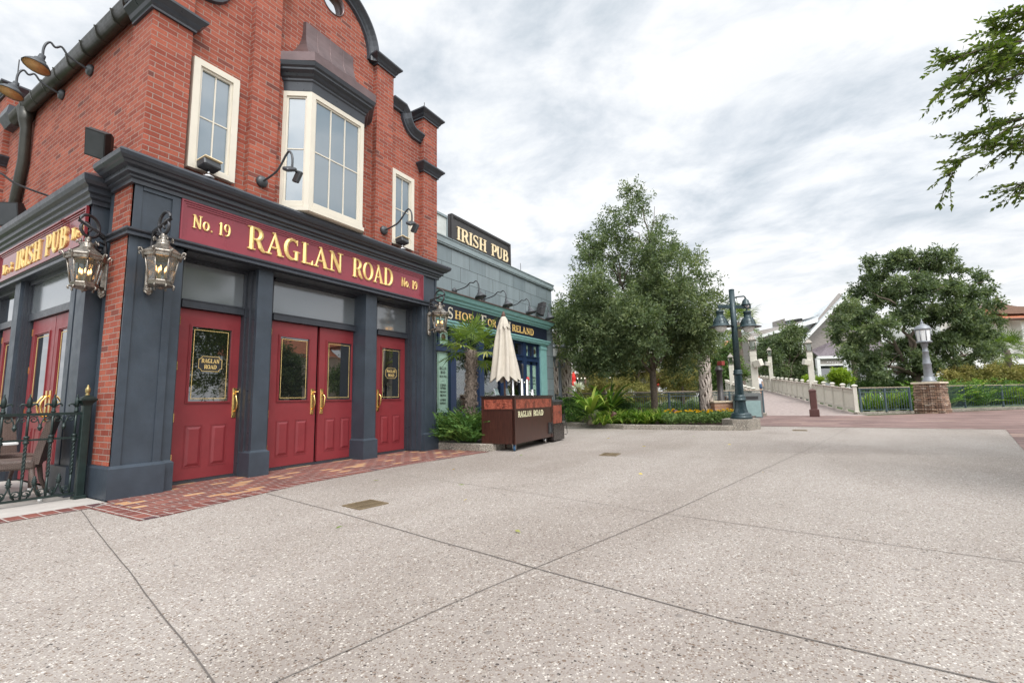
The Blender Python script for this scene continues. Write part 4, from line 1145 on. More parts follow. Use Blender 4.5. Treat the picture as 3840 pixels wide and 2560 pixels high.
gooseneck('gooseneck lamp with twin flood heads in front of the narrow right window', (6.15,6.42,4.22), 0, GG, False, .72, .02, .26)
GS = 'gooseneck lamps with round shades on the brick side wall'
gooseneck('tan lined gooseneck lamp high on the side wall, nearer the street corner', (2.36,8.50,5.92), R(-90), GS, True, .52, -.10, .12)
gooseneck('tan lined gooseneck lamp high on the side wall, farther one beside the downspout', (2.36,9.62,5.95), R(-90), GS, True, .52, -.10, .12)
gooseneck('gooseneck arm rising from behind the side cornice in front of the downspout', (2.34,9.25,4.12), R(-90), GS, True, .95, .05, .10)
gooseneck('lower gooseneck arm above the side cornice beside the black speaker', (2.34,10.4,4.16), R(-90), GS, True, .9, .02, .08)

def speaker(label, loc, rot, s=1.0, group='outdoor loudspeakers on the walls'):
    t = thing('loudspeaker', label, 'loudspeaker', loc, 0, group)
    mb = MB(); Mr = Euler(rot).to_matrix()
    fr_ = [(-.16,-.22),(.16,-.22),(.16,.22),(-.16,.22)]; bk = [(-.09,-.15),(.09,-.15),(.09,.15),(-.09,.15)]
    vs = [Mr @ Vector((x,-.14,z))*s for x,z in fr_]+[Mr @ Vector((x*1.02,-.02,z*1.04))*s for x,z in fr_]+[Mr @ Vector((x,.14,z))*s for x,z in bk]
    fs = [(0,1,2,3)]+[(a*4+i,a*4+(i+1)%4,a*4+4+(i+1)%4,a*4+4+i) for a in range(2) for i in range(4)]+[(11,10,9,8)]
    mb.add(vs, fs); mb.build('cabinet', M['black'], t)
    mb = MB(); mb.add([Mr @ Vector((x*.9,-.145,z*.9))*s for x,z in fr_], [(0,1,2,3)]); mb.build('grille', M['greymetal'], t)
    mb = MB(); a = Mr @ Vector((0,.12,0))*s; mb.tube([a, a+Vector((.13,.02,.02))*s], .018, 6); mb.build('bracket', M['steel'], t)
    return t
speaker('black loudspeaker on the brick side wall above the front corner', (2.16,7.2,4.27), (R(28),R(18),R(-50)), .74)
speaker('black loudspeaker low behind the side cornice at the left edge', (2.14,10.4,4.05), (R(10),0,R(-50)), .85)

def floodlight(label, loc, rz):
    t = thing('floodlight', label, 'floodlight', loc, rz, 'small floodlights on the cornice')
    mb = MB(); mb.cbox((0,0,.14),.23,.17,.10,Euler((R(-12),0,0)).to_matrix(),.015); b = mb.build('housing', M['greymetal'], t)
    mb = MB(); mb.cbox((0,-.012,.196),.235,.175,.012,Euler((R(-12),0,0)).to_matrix()); mb.build('lens', M['creamletter'], b)
    mb = MB(); mb.tube([(0,0,0),(0,0,.09)],.018,6); mb.lathe([(.07,-.03),(.07,-.01),(.03,.01)],(0,0,0),10); mb.tube([(.03,0,.02),(.08,.02,.0),(.06,.06,-.01)],.007,5); mb.build('mount', M['steel'], t)
floodlight('small grey floodlight standing on the cornice under the left window', (3.0,6.33,3.97), R(8))
floodlight('small grey floodlight standing on the cornice under the right window', (6.56,6.33,3.97), R(8))

# ================================================================== patio fence
FY = 6.93
ft = thing('patio_fence', 'dark green cast iron patio fence with spear tops and scrolls', 'fence', (2.15,FY,0))
mb = MB()
mb.box(-1.6,2.12,FY-.012,FY+.012,.925,.955); mb.box(-1.6,2.12,FY-.010,FY+.010,.665,.685); mb.box(-1.6,2.12,FY-.010,FY+.010,.055,.078)
P(mb, 'rails', M['greeniron'], ft)
def scroll(c, r, a0, turns, hand, r1=.25, n=14):
    return [(c[0]+hand*(r*(1-(1-r1)*i/n))*math.cos(R(a0+360*turns*i/n)), FY, c[1]+(r*(1-(1-r1)*i/n))*math.sin(R(a0+360*turns*i/n))) for i in range(n+1)]
pick = MB(); pick.tube([(0,0,.06),(0,0,.28)],.011,8); 
tw = [(0.0,0.0,.28+.36*i/16) for i in range(17)]
n0 = len(pick.v)
for i, p in enumerate(tw): pass
for k_ in range(2):
    pick.tube([(.007*math.cos(i*1.1+PI*k_), .007*math.sin(i*1.1+PI*k_), .28+.36*i/24) for i in range(25)], .010, 6)
pick.tube([(0,0,.64),(0,0,.97)], .012, 8)
pick.lathe([(.012,.63),(.026,.64),(.026,.655),(.018,.66),(.03,.675),(.018,.69),(.026,.695),(.026,.71),(.012,.72)], (0,0,0), 10)
pick.lathe([(.013,.955),(.022,.96),(.022,.975),(.014,.985),(.018,1.0),(.011,1.01)], (0,0,0), 10)
pick.lathe([(.010,1.01),(.020,1.04),(.024,1.07),(.018,1.10),(.006,1.13),(.009,1.145),(.001,1.155)], (0,0,0), 8)
for h_ in (-1,1): pick.tube([(0,0,1.01),(h_*.03,0,1.045),(h_*.055,0,1.05),(h_*.07,0,1.03),(h_*.062,0,1.02)], [.010,.012,.010,.007,.005], 6)
pk0 = None
for i in range(13):
    x = 2.075-.192*i
    if pk0 is None: pk0 = pick.build('picket', M['greeniron'], ft); o = pk0
    else:
        o = pk0.copy(); col.objects.link(o); o.parent = ft
    o.location = (x-2.15, 0, 0)
mb = MB(); mc = MB()
for i in range(13):
    x = 2.075-.192*i-.096
    for h_ in (-1,1):
        mc.tube(scroll((x+h_*.055,.885),.038,20,1.4,h_),.006,5); mc.tube([(x+h_*.0,FY,.80),(x+h_*.012,FY,.86),(x+h_*.03,FY,.92)],.006,5)
        mb.tube(scroll((x+h_*.06,.125),.042,-60,1.4,-h_),.007,5); mb.tube([(x,FY,.22),(x+h_*.015,FY,.15),(x+h_*.05,FY,.08)],.008,5)
    mc.lathe([(.004,.765),(.014,.78),(.022,.80),(.022,.81),(.012,.815),(.018,.83),(.008,.84)],(x,FY,0),8)
    mb.lathe([(.010,.20),(.026,.215),(.016,.225),(.030,.24),(.016,.25),(.022,.262),(.010,.275),(.012,.29),(.001,.30)],(x,FY,0),8)
P(mb, 'scrollwork', M['greeniron'], ft); P(mc, 'scrollwork', M['greeniron'], ft)
nt = thing('fence_post', 'square iron newel post with brass urn finial ending the patio fence', 'post', (2.15,6.90,0))
mb = MB(); mb.cbox((0,0,.52),.075,.075,1.04,None,.006); mb.cbox((0,0,.02),.11,.11,.04,None,.006)
mb.lathe([(.05,1.02),(.07,1.055),(.105,1.085),(.105,1.10),(.06,1.125),(.03,1.14)], (0,0,0), 4, False, rot=R(45)); mb.build('post', M['greeniron'], nt)
mb = MB(); mb.lathe([(.02,1.135),(.022,1.15),(.012,1.16),(.024,1.175),(.026,1.21),(.018,1.225),(.010,1.235),(.012,1.25),(.001,1.262)], (0,0,0), 10); mb.build('finial', plain('dull_brass', (.30,.235,.10), .35, metal=.6, var=.25), nt)

# ---- wicker chairs and a table on the patio
def chair(label, loc, rz):
    t = thing('wicker_chair', label, 'chair', loc, rz, 'brown wicker patio chairs')
    mb = MB(); mb.cbox((0,0,.40),.50,.50,.10,None,.02); mb.build('seat', M['wicker'], t)
    mb = MB(); Mr = Euler((R(-14),0,0)).to_matrix()
    n = 8; vs = []
    for i in range(n+1):
        z = .40+.50*i/n; yb = .23+.10*(i/n)**1.2; wd_ = .24-.012*(i/n)
        vs += [(-wd_,yb-.02,z),(wd_,yb-.02,z),(wd_,yb+.045,z),(-wd_,yb+.045,z)]
    fs = [(i*4+a,i*4+(a+1)%4,i*4+4+(a+1)%4,i*4+4+a) for i in range(n) for a in range(4)]+[(3,2,1,0),tuple(n*4+a for a in range(4))]
    mb.add(vs, fs); bk = mb.build('backrest', M['wicker'], t)
    mb = MB(); mb.cbox((0,.33,.895),.47,.075,.05,None,.015); mb.build('top_rail', M['leather'], bk)
    for x, y, dy_ in ((-.22,-.22,0),(.22,-.22,0),(-.22,.22,.09),(.22,.22,.09)):
        mb = MB(); mb.tube([(x,y,.36),(x,y+dy_*.25,.2),(x,y+dy_,.03)], [.026,.022,.018], 8); l = mb.build('leg', M['wicker'], t)
        f = MB(); f.lathe([(.018,.0),(.02,.03)],(x,y+dy_,0),8); f.build('foot', M['white'], l)
    return t
chair('dark brown wicker chair turned away, its back against the fence post', (1.68,7.40,.004), R(-112))
chair('brown wicker chair facing the fence at the left edge, behind the white table', (1.82,8.36,.004), R(8))
t_ = thing('patio_table', 'white topped square patio table at the left edge behind the fence', 'table', (1.44,8.02,.004))
mb = MB(); mb.cbox((0,0,.60),.80,.5,.03,None,.006); mb.build('tabletop', M['table'], t_)
mb = MB(); mb.tube([(0,0,.02),(0,0,.59)],.035,10); mb.lathe([(.24,0),(.24,.015),(.04,.05)],(0,0,0),16); mb.build('pedestal', M['greymetal'], t_)

# ================================================================== the shop next door
SY = 7.5
shop = thing('shop_building', 'grey slate panelled shop with aqua shopfront and navy sign', 'shop', (11.7,SY,0))
S_ = lambda mb, name, mat, par=None: mb.build(name, mat, par or shop, world=True)
mb = MB(); mb.box(7.74,15.66,SY,SY+.25,2.9,5.02); mb.box(15.03,15.66,SY,SY+.25,0,2.9); mb.box(15.4,15.66,SY+.25,16,0,5.02); mb.box(7.74,15.4,15.7,16,0,5.02)
S_(mb, 'wall', M['slate'])
mb = MB(); mb.box(7.74,15.5,SY+.25,15.7,4.6,4.75); S_(mb, 'roof', M['brownmetal'])
mb = MB(); mb.sweep([(0,5.02),(.05,5.02),(.05,5.05),(.07,5.06),(.07,5.20),(.09,5.21),(.09,5.235),(-.3,5.235),(-.3,5.02)], [(7.74,SY),(15.66,SY),(15.66,16)]); S_(mb, 'parapet', M['slategrey'])
mb = MB(); mb.sweep([(.0,3.46),(.06,3.46),(.07,3.50),(.12,3.52),(.13,3.57),(.19,3.60),(.22,3.66),(.25,3.69),(0,3.70)], [(7.76,SY-.05),(15.05,SY-.05),(15.05,SY)]); S_(mb, 'cornice', M['aqua'])
mb = MB(); mb.box(7.76,15.27,SY-.31,SY-.001,3.702,3.735); S_(mb, 'flashing', M['brownmetal'])
mb = MB(); mb.box(7.76,15.0,SY-.09,SY-.002,3.04,3.47); sb = S_(mb, 'sign_board', M['signnavy'])
mb = MB(); mb.sweep([(0,2.87),(.05,2.87),(.05,2.90),(.09,2.92),(.09,2.97),(.12,2.99),(.12,3.03),(0,3.045)], [(7.76,SY-.05),(15.03,SY-.05),(15.03,SY)]); mb.box(7.76,15.0,SY-.045,SY+.2,2.88,3.04); S_(mb, 'lower_moulding', M['aqua'])
fsh = ((0,SY-.091,0),(1,0,0),(0,0,1),(0,-1,0))
def stext(spec, mat, par, name='lettering', relief=.1, depth=.004, fr=fsh):
    for a in spec:
        mb = MB(); lettering(mb, a[0], *fr, *a[1:], relief, depth); S_(mb, name, mat, par)
stext([('HOP',9.62,10.45,3.12,.21),('OR',11.18,11.62,3.12,.21),('RELAND',12.55,13.98,3.13,.21)], plain('bright_gold_sign_paint', (.74,.50,.17), .4, var=.2, scale=14), sb)
stext([('S',9.33,9.56,3.09,.30),('F',10.83,11.10,3.09,.30),('I',12.34,12.48,3.09,.30)], plain('pale_gold_paint', (.66,.60,.48), .45, var=.3, scale=9), sb, 'initials')
mb = MB(); mb.box(14.56,15.0,SY-.06,SY+.2,0,2.872); mb.box(14.52,15.03,SY-.09,SY+.2,0,.30); mb.box(14.53,15.02,SY-.08,SY+.2,2.72,2.80)
mb.box(7.76,8.5,SY-.06,SY+.2,0,2.872); S_(mb, 'pilaster', M['aqua'])
mb = MB(); mb.box(8.5,13.5,SY-.02,SY+.2,0,.56); mb.box(8.5,13.5,SY-.07,SY+.2,.34,.42); mb.box(8.5,13.5,SY-.10,SY+.2,.0,.18); S_(mb, 'stall_riser', M['aqua'])
mb = MB(); fy = SY+.04
for x0, x1 in ((8.5,8.75),(9.57,9.80),(10.86,11.10),(12.12,12.36),(13.40,13.62),(14.48,14.56)): mb.box(x0,x1,fy-.04,fy+.2,.0 if x0 > 13 else .56,2.88)
mb.box(8.5,14.56,fy-.02,fy+.2,2.25,2.43); mb.box(8.5,14.56,fy-.05,fy+.2,2.395,2.425); mb.box(8.5,13.5,fy-.03,fy+.2,.56,.70); mb.box(8.5,14.56,fy,fy+.2,2.80,2.88)
for x in (9.16,10.3,11.6,12.9,13.9,14.2): mb.box(x-.03,x+.03,fy+.005,fy+.15,2.43,2.80)
for x0, x1 in ((13.62,14.05),(14.05,14.48)): mb.box(x0,x0+.08,fy+.02,fy+.1,.02,2.25); mb.box(x1-.07,x1,fy+.02,fy+.1,.02,2.25); mb.box(x0,x1,fy+.02,fy+.1,.02,.28); mb.box(x0,x1,fy+.02,fy+.1,2.15,2.25)
S_(mb, 'window_frame', M['shopnavy'])
for x0, x1 in ((8.75,9.57),(9.80,10.86),(11.10,12.12),(12.36,13.40)):
    mb = MB(); mb.box(x0,x1,fy+.06,fy+.07,.70,2.25); S_(mb, 'display_pane', M['paneshop'])
for x0, x1 in ((13.70,13.98),(14.13,14.41)):
    mb = MB(); mb.box(x0,x1,fy+.06,fy+.07,.28,2.15); S_(mb, 'door_pane', M['paneshop'])
mb = MB(); mb.box(8.5,14.56,fy+.06,fy+.07,2.43,2.80); S_(mb, 'transom_pane', M['panedoor'])
# pale etched panels with dark lettering
def etched(x0, x1, z0, z1, words=True):
    mb = MB(); mb.box(x0,x1,fy+.045,fy+.055,z0,z1); p = S_(mb, 'etched_panel', M['posterg'])
    if not words: 
        mb = MB(); c = (x0+x1)/2; mb.lathe([(.09,0),(.09,.004)], (c,fy+.045,(z0+z1)/2), 14, M=Matrix.Rotation(R(90),3,'X')); S_(mb, 'roundel', M['goldedge'], p); return
    F_ = ((0,fy+.044,0),(1,0,0),(0,0,1),(0,-1,0)); c = (x0+x1)/2; k = (x1-x0)/.42; mb = MB(); zz0 = z1-.46
    for tx, wd_, z, h in (('RAGLAN',.26,0,.07),('ROAD',.18,-.10,.07),('IRISH PUB',.27,-.20,.055),('LICENSED',.22,-.42,.06),('VINTNER',.22,-.50,.06),('PURVEYOR OF',.24,-.585,.05),('FINE FOOD',.22,-.68,.06),('& SUPERIOR',.22,-.79,.055),('HOSPITALITY',.22,-.87,.05)):
        lettering(mb, tx, *F_, c-wd_*k/2, c+wd_*k/2, zz0+z, h, .02, .001)
    q = .012; a0,a1,b0,b1 = x0+.03,x1-.03,z0+.04,z1-.04
    for u0,u1,v0,v1 in ((a0,a0+.006,b0,b1),(a1-.006,a1,b0,b1),(a0,a1,b1-.006,b1),(a0,a1,b0,b0+.006)): mb.box(u0,u1,fy+.0415,fy+.0435,v0,v1)
    mb.box(c-.06,c+.06,fy+.0415,fy+.0435,zz0-.285,zz0-.278); S_(mb, 'panel_lettering', M['posterink'], p)
etched(9.14,9.56,.71,2.24); etched(13.70,13.98,.9,2.14); etched(14.13,14.41,.9,2.14)
for x0, x1 in ((8.80,9.10),(9.20,9.55),(13.63,13.86),(14.24,14.47)): etched(x0,x1,2.44,2.79,False)
# shop interior
mi_ = plain('dim_shop_interior', (.075,.065,.05), .8, var=.5, scale=2)
mb = MB(); mb.box(8.4,14.8,10.6,10.7,0,3); S_(mb, 'back_wall', mi_); mb = MB(); mb.box(8.4,14.8,SY+.2,10.6,.0,.02); S_(mb, 'shop_floor', mi_); mb = MB(); mb.box(8.4,14.8,SY+.25,10.6,2.95,3.05); S_(mb, 'shop_ceiling', mi_)
st_ = plain('assorted_stock', (.22,.18,.10), .7, var=.7, scale=7)
for x, z, wd_, h in ((11.3,.75,.5,.35),(11.5,1.25,.35,.5),(12.7,.75,.4,.5),(13.0,1.2,.25,.4),(10.15,.7,.35,.5)): mb = MB(); mb.box(x,x+wd_,8.2,8.5,z,z+h); S_(mb, 'display_stock', st_)
mt = thing('mannequin', 'shop mannequin in green top and blue shorts behind the window', 'mannequin', (10.55,7.95,.72))
mb = MB(); mb.lathe([(.09,.72),(.15,.75),(.165,.9),(.15,1.05),(.17,1.22),(.15,1.32),(.06,1.37),(.05,1.40)], (0,0,0), 12); 
for h_ in (-1,1): mb.tube([(h_*.16,0,1.30),(h_*.24,0,1.1),(h_*.26,-.04,.88)], [.06,.055,.05], 8)
mb.build('shirt', M['greentee'], mt)
mb = MB()
for h_ in (-1,1): mb.tube([(h_*.07,0,.74),(h_*.085,0,.52),(h_*.09,0,.34)], [.10,.095,.085], 8)
mb.build('shorts', M['denim'], mt)
mb = MB(); mb.tube([(0,0,0),(0,0,.5)],.018,6); mb.tube([(.085,0,.36),(.085,0,.05)],[.05,.035],8); mb.tube([(-.085,0,.36),(-.085,0,.05)],[.05,.035],8); mb.build('stand', M['white'], mt)

bs = thing('rooftop_sign', 'black board sign with cream serif letters standing on the shop parapet', 'sign', (11.05,SY-.03,5.235))
mb = MB(); x0,x1,z0,z1 = 9.51,12.56,5.235,5.94
mb.box(x0,x1,SY-.06,SY+.04,z0,z1)
for b, o, q in ((0,.10,.05),(.05,.085,.03)):
    a0,a1,b0,b1 = x0+b,x1-b,z0+(0 if b == 0 else .0),z1-b
    mb.box(a0,a0+q,SY-o,SY-.05,b0,b1); mb.box(a1-q,a1,SY-o,SY-.05,b0,b1); mb.box(a0+q,a1-q,SY-o,SY-.05,b1-q,b1)
S_(mb, 'board', M['signblack'], bs)
stext([('IRISH',9.76,11.20,5.30,.36),('PUB',11.46,12.40,5.30,.36)], M['creamletter'], bs, fr=((0,SY-.061,0),(1,0,0),(0,0,1),(0,-1,0)), depth=.02)
hv = thing('rooftop_unit', 'pale green metal box standing on the shop roof behind the sign', 'air unit', (12.3,10.6,4.75))
mb = MB(); mb.cbox((0,0,1.28),1.9,1.6,2.56,None,.02); mb.build('casing', M['hvac'], hv)
mb = MB()
for x in (-.9,.0,.93): mb.box(x-.02,x+.02,-.83,-.80,.1,2.52)
mb.box(-.97,.97,-.84,-.80,2.50,2.58); mb.build('seams', M['slategrey'], hv)
for x, lb in ((9.72,'gooseneck lamp on the slate wall nearest the brick pub'),(11.05,'second gooseneck lamp along the slate wall from the pub'),(12.42,'third gooseneck lamp on the slate wall, left of the loudspeaker'),(13.72,'gooseneck lamp on the slate wall under the loudspeaker')):
    gooseneck(lb, (x,SY,3.88), 0, 'gooseneck lamps along the slate wall', True, .80, -.08, .15, 'greymetal')
speaker('black loudspeaker on the slate wall at the shop end', (14.35,7.28,4.10), (R(12),0,R(30)), 1.0)
mb = MB(); mb.tube([(14.6,8.2,5.0),(14.6,8.2,5.95)],.010,5); S_(mb, 'lightning_rod', M['black'])

# ================================================================== foliage tools
def rv(g, n): 
    v = g.normal(size=(n,3)); return v/np.linalg.norm(v,axis=1,keepdims=True)

def leaf_quads(cen, dirs, L, W, g, fold=.0):
    """diamond leaves at cen along dirs"""
    n = len(cen)
    up = rv(g, n); s = np.cross(dirs, up); s /= np.linalg.norm(s,axis=1,keepdims=True)+1e-9
    L = L*g.uniform(.7,1.25,size=(n,1)); W = W*g.uniform(.7,1.2,size=(n,1))
    a = cen; b = cen+dirs*L*.45+s*W/2; c = cen+dirs*L; d = cen+dirs*L*.45-s*W/2
    return np.stack([a,b,c,d],axis=1)

def tint_for(n, g, base=None, spread=.25):
    t = g.uniform(0,1,size=n) if base is None else np.clip(base+g.normal(0,spread,size=n),0,1)
    return t

def crown_from_lobes(name, parent, lobes, clusters, per, L, W, mat, seed, cl_r=.25, droop=.1, loc=None, shell=.55):
    """lobes: (x,y,z,r,rz). Leaf clusters on twigs through the lobes' volume, denser near their outside"""
    g = np.random.default_rng(seed)
    lb = np.array(lobes); vol = lb[:,3]**2; pick = g.choice(len(lb), size=clusters, p=vol/vol.sum())
    d = rv(g, clusters); rad = (shell+(1-shell)*g.uniform(0,1,size=clusters)**.7)*g.uniform(.75,1.08,size=clusters)
    c = lb[pick,:3]+d*rad[:,None]*np.stack([lb[pick,3],lb[pick,3],lb[pick,4]],axis=1)
    tw = d*.7+rv(g,clusters)*.6; tw[:,2] -= droop; tw /= np.linalg.norm(tw,axis=1,keepdims=True)
    lobet = g.uniform(.15,.75,size=len(lb))[pick]; clt = np.clip(lobet*.5+g.uniform(0,1,size=clusters)*.5,0,1)
    ii = np.repeat(np.arange(clusters), per); n = len(ii)
    along = g.uniform(-.5,1,size=(n,1))*cl_r*1.3
    pos = c[ii]+tw[ii]*along+rv(g,n)*g.uniform(0,1,size=(n,1))**.6*cl_r*.55
    dr = tw[ii]*.6+rv(g,n)*.85; dr[:,2] -= droop; dr /= np.linalg.norm(dr,axis=1,keepdims=True)
    q = leaf_quads(pos, dr, L, W, g)
    return np_mesh(name, q, 4, mat, parent, tint_for(n, g, clt[ii], .22), loc)

def limb(mb, a, b, r0, r1, wob=.08, n=6, g=rnd):
    a, b = Vector(a), Vector(b); pts = []; L = (b-a).length
    for i in range(n+1):
        f = i/n; p = a.lerp(b,f)
        if 0 < i < n: p += Vector((g.uniform(-1,1),g.uniform(-1,1),g.uniform(-.6,.6)))*wob*L*.5
        p.z += math.sin(PI*f)*.06*L
        pts.append(p)
    mb.tube(pts, [r0+(r1-r0)*i/n for i in range(n+1)], 7, True)

def strap_clump(mb_list, c, n, L, W, g, arch=.9, up=.75, segs=5, flat=False):
    """arching strap leaves; appends quads to list"""
    for k in range(n):
        an = g.uniform(0,2*PI); ln = L*g.uniform(.6,1.15); w_ = W*g.uniform(.7,1.15)
        hd = np.array([math.cos(an),math.sin(an),0]); sd = np.array([-math.sin(an),math.cos(an),0])
        el = g.uniform(up*.6,min(1.45,up*1.35)); p = np.array(c)+hd*g.uniform(0,.04)+np.array([g.normal(0,.02),g.normal(0,.02),0])
        prev = None; tt = g.uniform(0,1)
        for i in range(segs+1):
            f = i/segs; ww = w_*(.55+1.2*f-1.72*f*f)/.75 if f < 1 else 0.004
            ww = max(ww,.004)
            l, r = p-sd*ww/2, p+sd*ww/2
            if prev is not None: mb_list.append((np.array([prev[0],prev[1],r,l]), tt))
            prev = (l, r)
            e = el-arch*f*f*1.9
            p = p+(hd*math.cos(e)+np.array([0,0,math.sin(e)]))*ln/segs
def strap_mesh(name, lst, mat, parent=None, loc=None):
    q = np.stack([a for a,_ in lst]); t = np.array([b for _,b in lst]); return np_mesh(name, q, 4, mat, parent, t, loc)

def frond_fern(name, c, n, L, mat, parent, seed, lw_=.018, ll=.09, pairs=16, up=.9, arch=.8, spread=.1, loc=None):
    """feather fronds: arching midrib with narrow leaflets both sides"""
    g = np.random.default_rng(seed); P_ = []; D_ = []; TT = []
    cs = np.atleast_2d(np.array(c, dtype=float))
    for k in range(n):
        b = cs[g.integers(len(cs))]; an = g.uniform(0,2*PI); ln = L*g.uniform(.65,1.15); hd = np.array([math.cos(an),math.sin(an),0]); sd = np.array([-math.sin(an),math.cos(an),0])
        el = g.uniform(up*.6,1.45); p = b+np.array([g.normal(0,spread),g.normal(0,spread),0]); tt = g.uniform(0,1)
        for i in range(pairs):
            f = (i+1)/pairs; e = el-arch*f*f; t = hd*math.cos(e)+np.array([0,0,math.sin(e)]); p = p+t*ln/pairs
            if f < .18: continue
            for s_ in (-1,1):
                d = t*.55+sd*s_*.8+np.array([0,0,.15]); d /= np.linalg.norm(d)
                P_.append(p); D_.append(d*(ll*(1.1-.55*f))); TT.append(tt)
    P_ = np.array(P_); D_ = np.array(D_); ln = np.linalg.norm(D_,axis=1,keepdims=True)
    g2 = np.random.default_rng(seed+1); q = leaf_quads(P_, D_/ln, ln, lw_, g2)
    return np_mesh(name, q, 4, mat, parent, np.clip(np.array(TT)*.7+g2.uniform(0,.3,size=len(TT)),0,1), loc)

def bush(name, label, cat, c, lobes, clusters, per, L, W, mat, seed, group=None, cl=.12, stemmat=None):
    t = thing(name, label, cat, c, 0, group)
    crown_from_lobes('foliage', t, [(x-c[0],y-c[1],z-c[2],r,rz) for x,y,z,r,rz in lobes], clusters, per, L, W, mat, seed, cl, 0)
    mb = MB(); g = random.Random(seed)
    for x,y,z,r,rz in lobes: mb.tube([(x*.2-c[0]*.2,y*.2-c[1]*.2,0),(x-c[0],y-c[1],max(.1,z-c[2]))],[.012,.006],5)
    mb.build('stems', M['bark'], t)
    return t

def fan_palm_crown(t, c, n, L, mat, seed, low=-.5, wmul=1.0, segs=26):
    """fan fronds: a petiole and a wheel of narrow segments"""
    g = np.random.default_rng(seed); Q = []; TT = []; pet = MB()
    for k in range(n):
        an = 2*PI*k*.381966+g.normal(0,.15); el = low+(1.35-low)*((k+.5)/n)**.9; ln = L*g.uniform(.42,.58)
        hd = np.array([math.cos(an),math.sin(an),0]); d = hd*math.cos(el)+np.array([0,0,math.sin(el)]); sd = np.array([-math.sin(an),math.cos(an),0]); nn = np.cross(sd,d)
        hub = np.array(c)+d*ln; sag = np.array(c)+d*ln*.5+np.array([0,0,.03])
        pet.tube([tuple(c),tuple(sag),tuple(hub)],[.012,.009,.007],5)
        tt = np.clip((1-(k/n))*.55+g.normal(.1,.2),0,1)
        R_ = L*g.uniform(.5,.62)
        for i in range(segs):
            a = (i/(segs-1)-.5)*4.2; dd = d*math.cos(a)+sd*math.sin(a); dd = dd+np.array([0,0,-.22*abs(math.sin(a))])+nn*g.normal(0,.06)
            r_ = R_*(1-.28*abs(a)/2.1)*g.uniform(.85,1.08); ww = .030*wmul*L
            s2 = np.cross(dd,nn); s2 /= np.linalg.norm(s2)+1e-9
            m1 = hub+dd*r_*.55; e = hub+dd*r_+np.array([0,0,-.16*r_*g.uniform(.3,1.4)])
            Q.append(np.array([hub,m1+s2*ww/2,e,m1-s2*ww/2])); TT.append(np.clip(tt+g.normal(0,.12),0,1))
    np_mesh('fronds', np.stack(Q), 4, mat, t, np.array(TT)); pet.build('petioles', M['hedge'], t)

def booted_trunk(t, h, r, seed, boots=True, mat=None, lean=(0,0), z0=0.0):
    g = random.Random(seed); mb = MB()
    pts = [(lean[0]*f/10+g.uniform(-.012,.012), lean[1]*f/10, z0+(h-z0)*f/10) for f in range(11)]
    mb.tube(pts, [r*(1.12 if f < 1 else 1.0)*g.uniform(.95,1.05) for f in range(11)], 14)
    tr = mb.build('trunk', mat or M['palmbark'], t)
    if boots:
        mb = MB(); n = int((h-z0)/.15)
        for i in range(n):
            f = i/n; z = z0+(h-z0)*f; cx_, cy_ = lean[0]*f, lean[1]*f
            for k in range(4):
                an = 2*PI*(k/4)+i*.42+g.uniform(-.1,.1)
                for s_ in (-1,1):
                    ca, sa = math.cos(an), math.sin(an); a2 = an+s_*.5; r2 = r*1.30
                    b = Vector((cx_+ca*r*1.0, cy_+sa*r*1.0, z)); e = Vector((cx_+math.cos(a2)*r2, cy_+math.sin(a2)*r2, z+.46*g.uniform(.8,1.1)))
                    tn = Vector((-sa,ca,0)); w0, w1 = .062, .034
                    v = [b-tn*w0,b+tn*w0,e+tn*w1,e-tn*w1]; ou = Vector((ca,sa,0))*.022
                    mb.add([*v,*[p+ou for p in v]], [(4,5,6,7),(0,4,7,3),(1,2,6,5),(3,7,6,2),(0,1,5,4)])
        mb.build('boots', M['boot'], t)
    else:
        q = []; gg = np.random.default_rng(seed); lst = []
        n = 900; an = gg.uniform(0,2*PI,n); z = gg.uniform(z0,h,n); f = (z-z0)/(h-z0)
        P_ = np.stack([lean[0]*f+np.cos(an)*r*.97, lean[1]*f+np.sin(an)*r*.97, z],axis=1)
        D_ = np.stack([np.cos(an)*.45,np.sin(an)*.45,gg.choice([-1.0,.9],n)*.8],axis=1)+rv(gg,n)*.3; D_ /= np.linalg.norm(D_,axis=1,keepdims=True)
        np_mesh('fibres', leaf_quads(P_,D_,.10,.03,gg), 4, M['boot'] if False else M['palmbark'], t, gg.uniform(0,1,n))
    return tr

# ================================================================== planting bed at the shop
def kerb(name, path, h=.14, wd=.16, closed=False):
    mb = MB(); pr = [(0,0),(0,h-.015),(-.015,h),(-wd,h),(-wd,0)]
    mb.sweep(pr, path, closed); o = mb.build(name, M['kerb']); o['kind'] = 'structure'; return o
kerb('planter_kerb', [(7.78,6.9),(7.74,5.35),(7.80,5.18),(7.95,5.12),(10.5,5.35),(15.9,7.4)])
sheet('planter_soil', [(7.85,6.9),(7.85,5.3),(10.5,5.45),(15.7,7.4),(8,7.45)], .09, M['soil'])
pt = thing('fan_palm', 'shaggy windmill palm in front of the shop window', 'palm', (8.40,6.05,.08))
booted_trunk(pt, 2.02, .105, 3, False, lean=(.06,.0)); fan_palm_crown(pt, (.06,0,2.03), 14, .92, M['palm'], 5, -.55, 1.5, 22)
ft_ = thing('coontie_fern', 'bushy green ferny shrub at the shop corner beside the cart', 'shrub', (7.98,5.95,.08))
cs = [(x-7.98,y-5.95,0) for x,y in ((7.95,5.85),(8.0,6.25),(8.2,5.95),(8.45,6.05),(8.1,5.95),(8.35,6.1),(7.95,5.75),(8.6,6.2),(8.0,6.5))]
frond_fern('fronds', cs, 420, .78, M['fern'], ft_, 11, .026, .13, 16, .95, .75, .07)

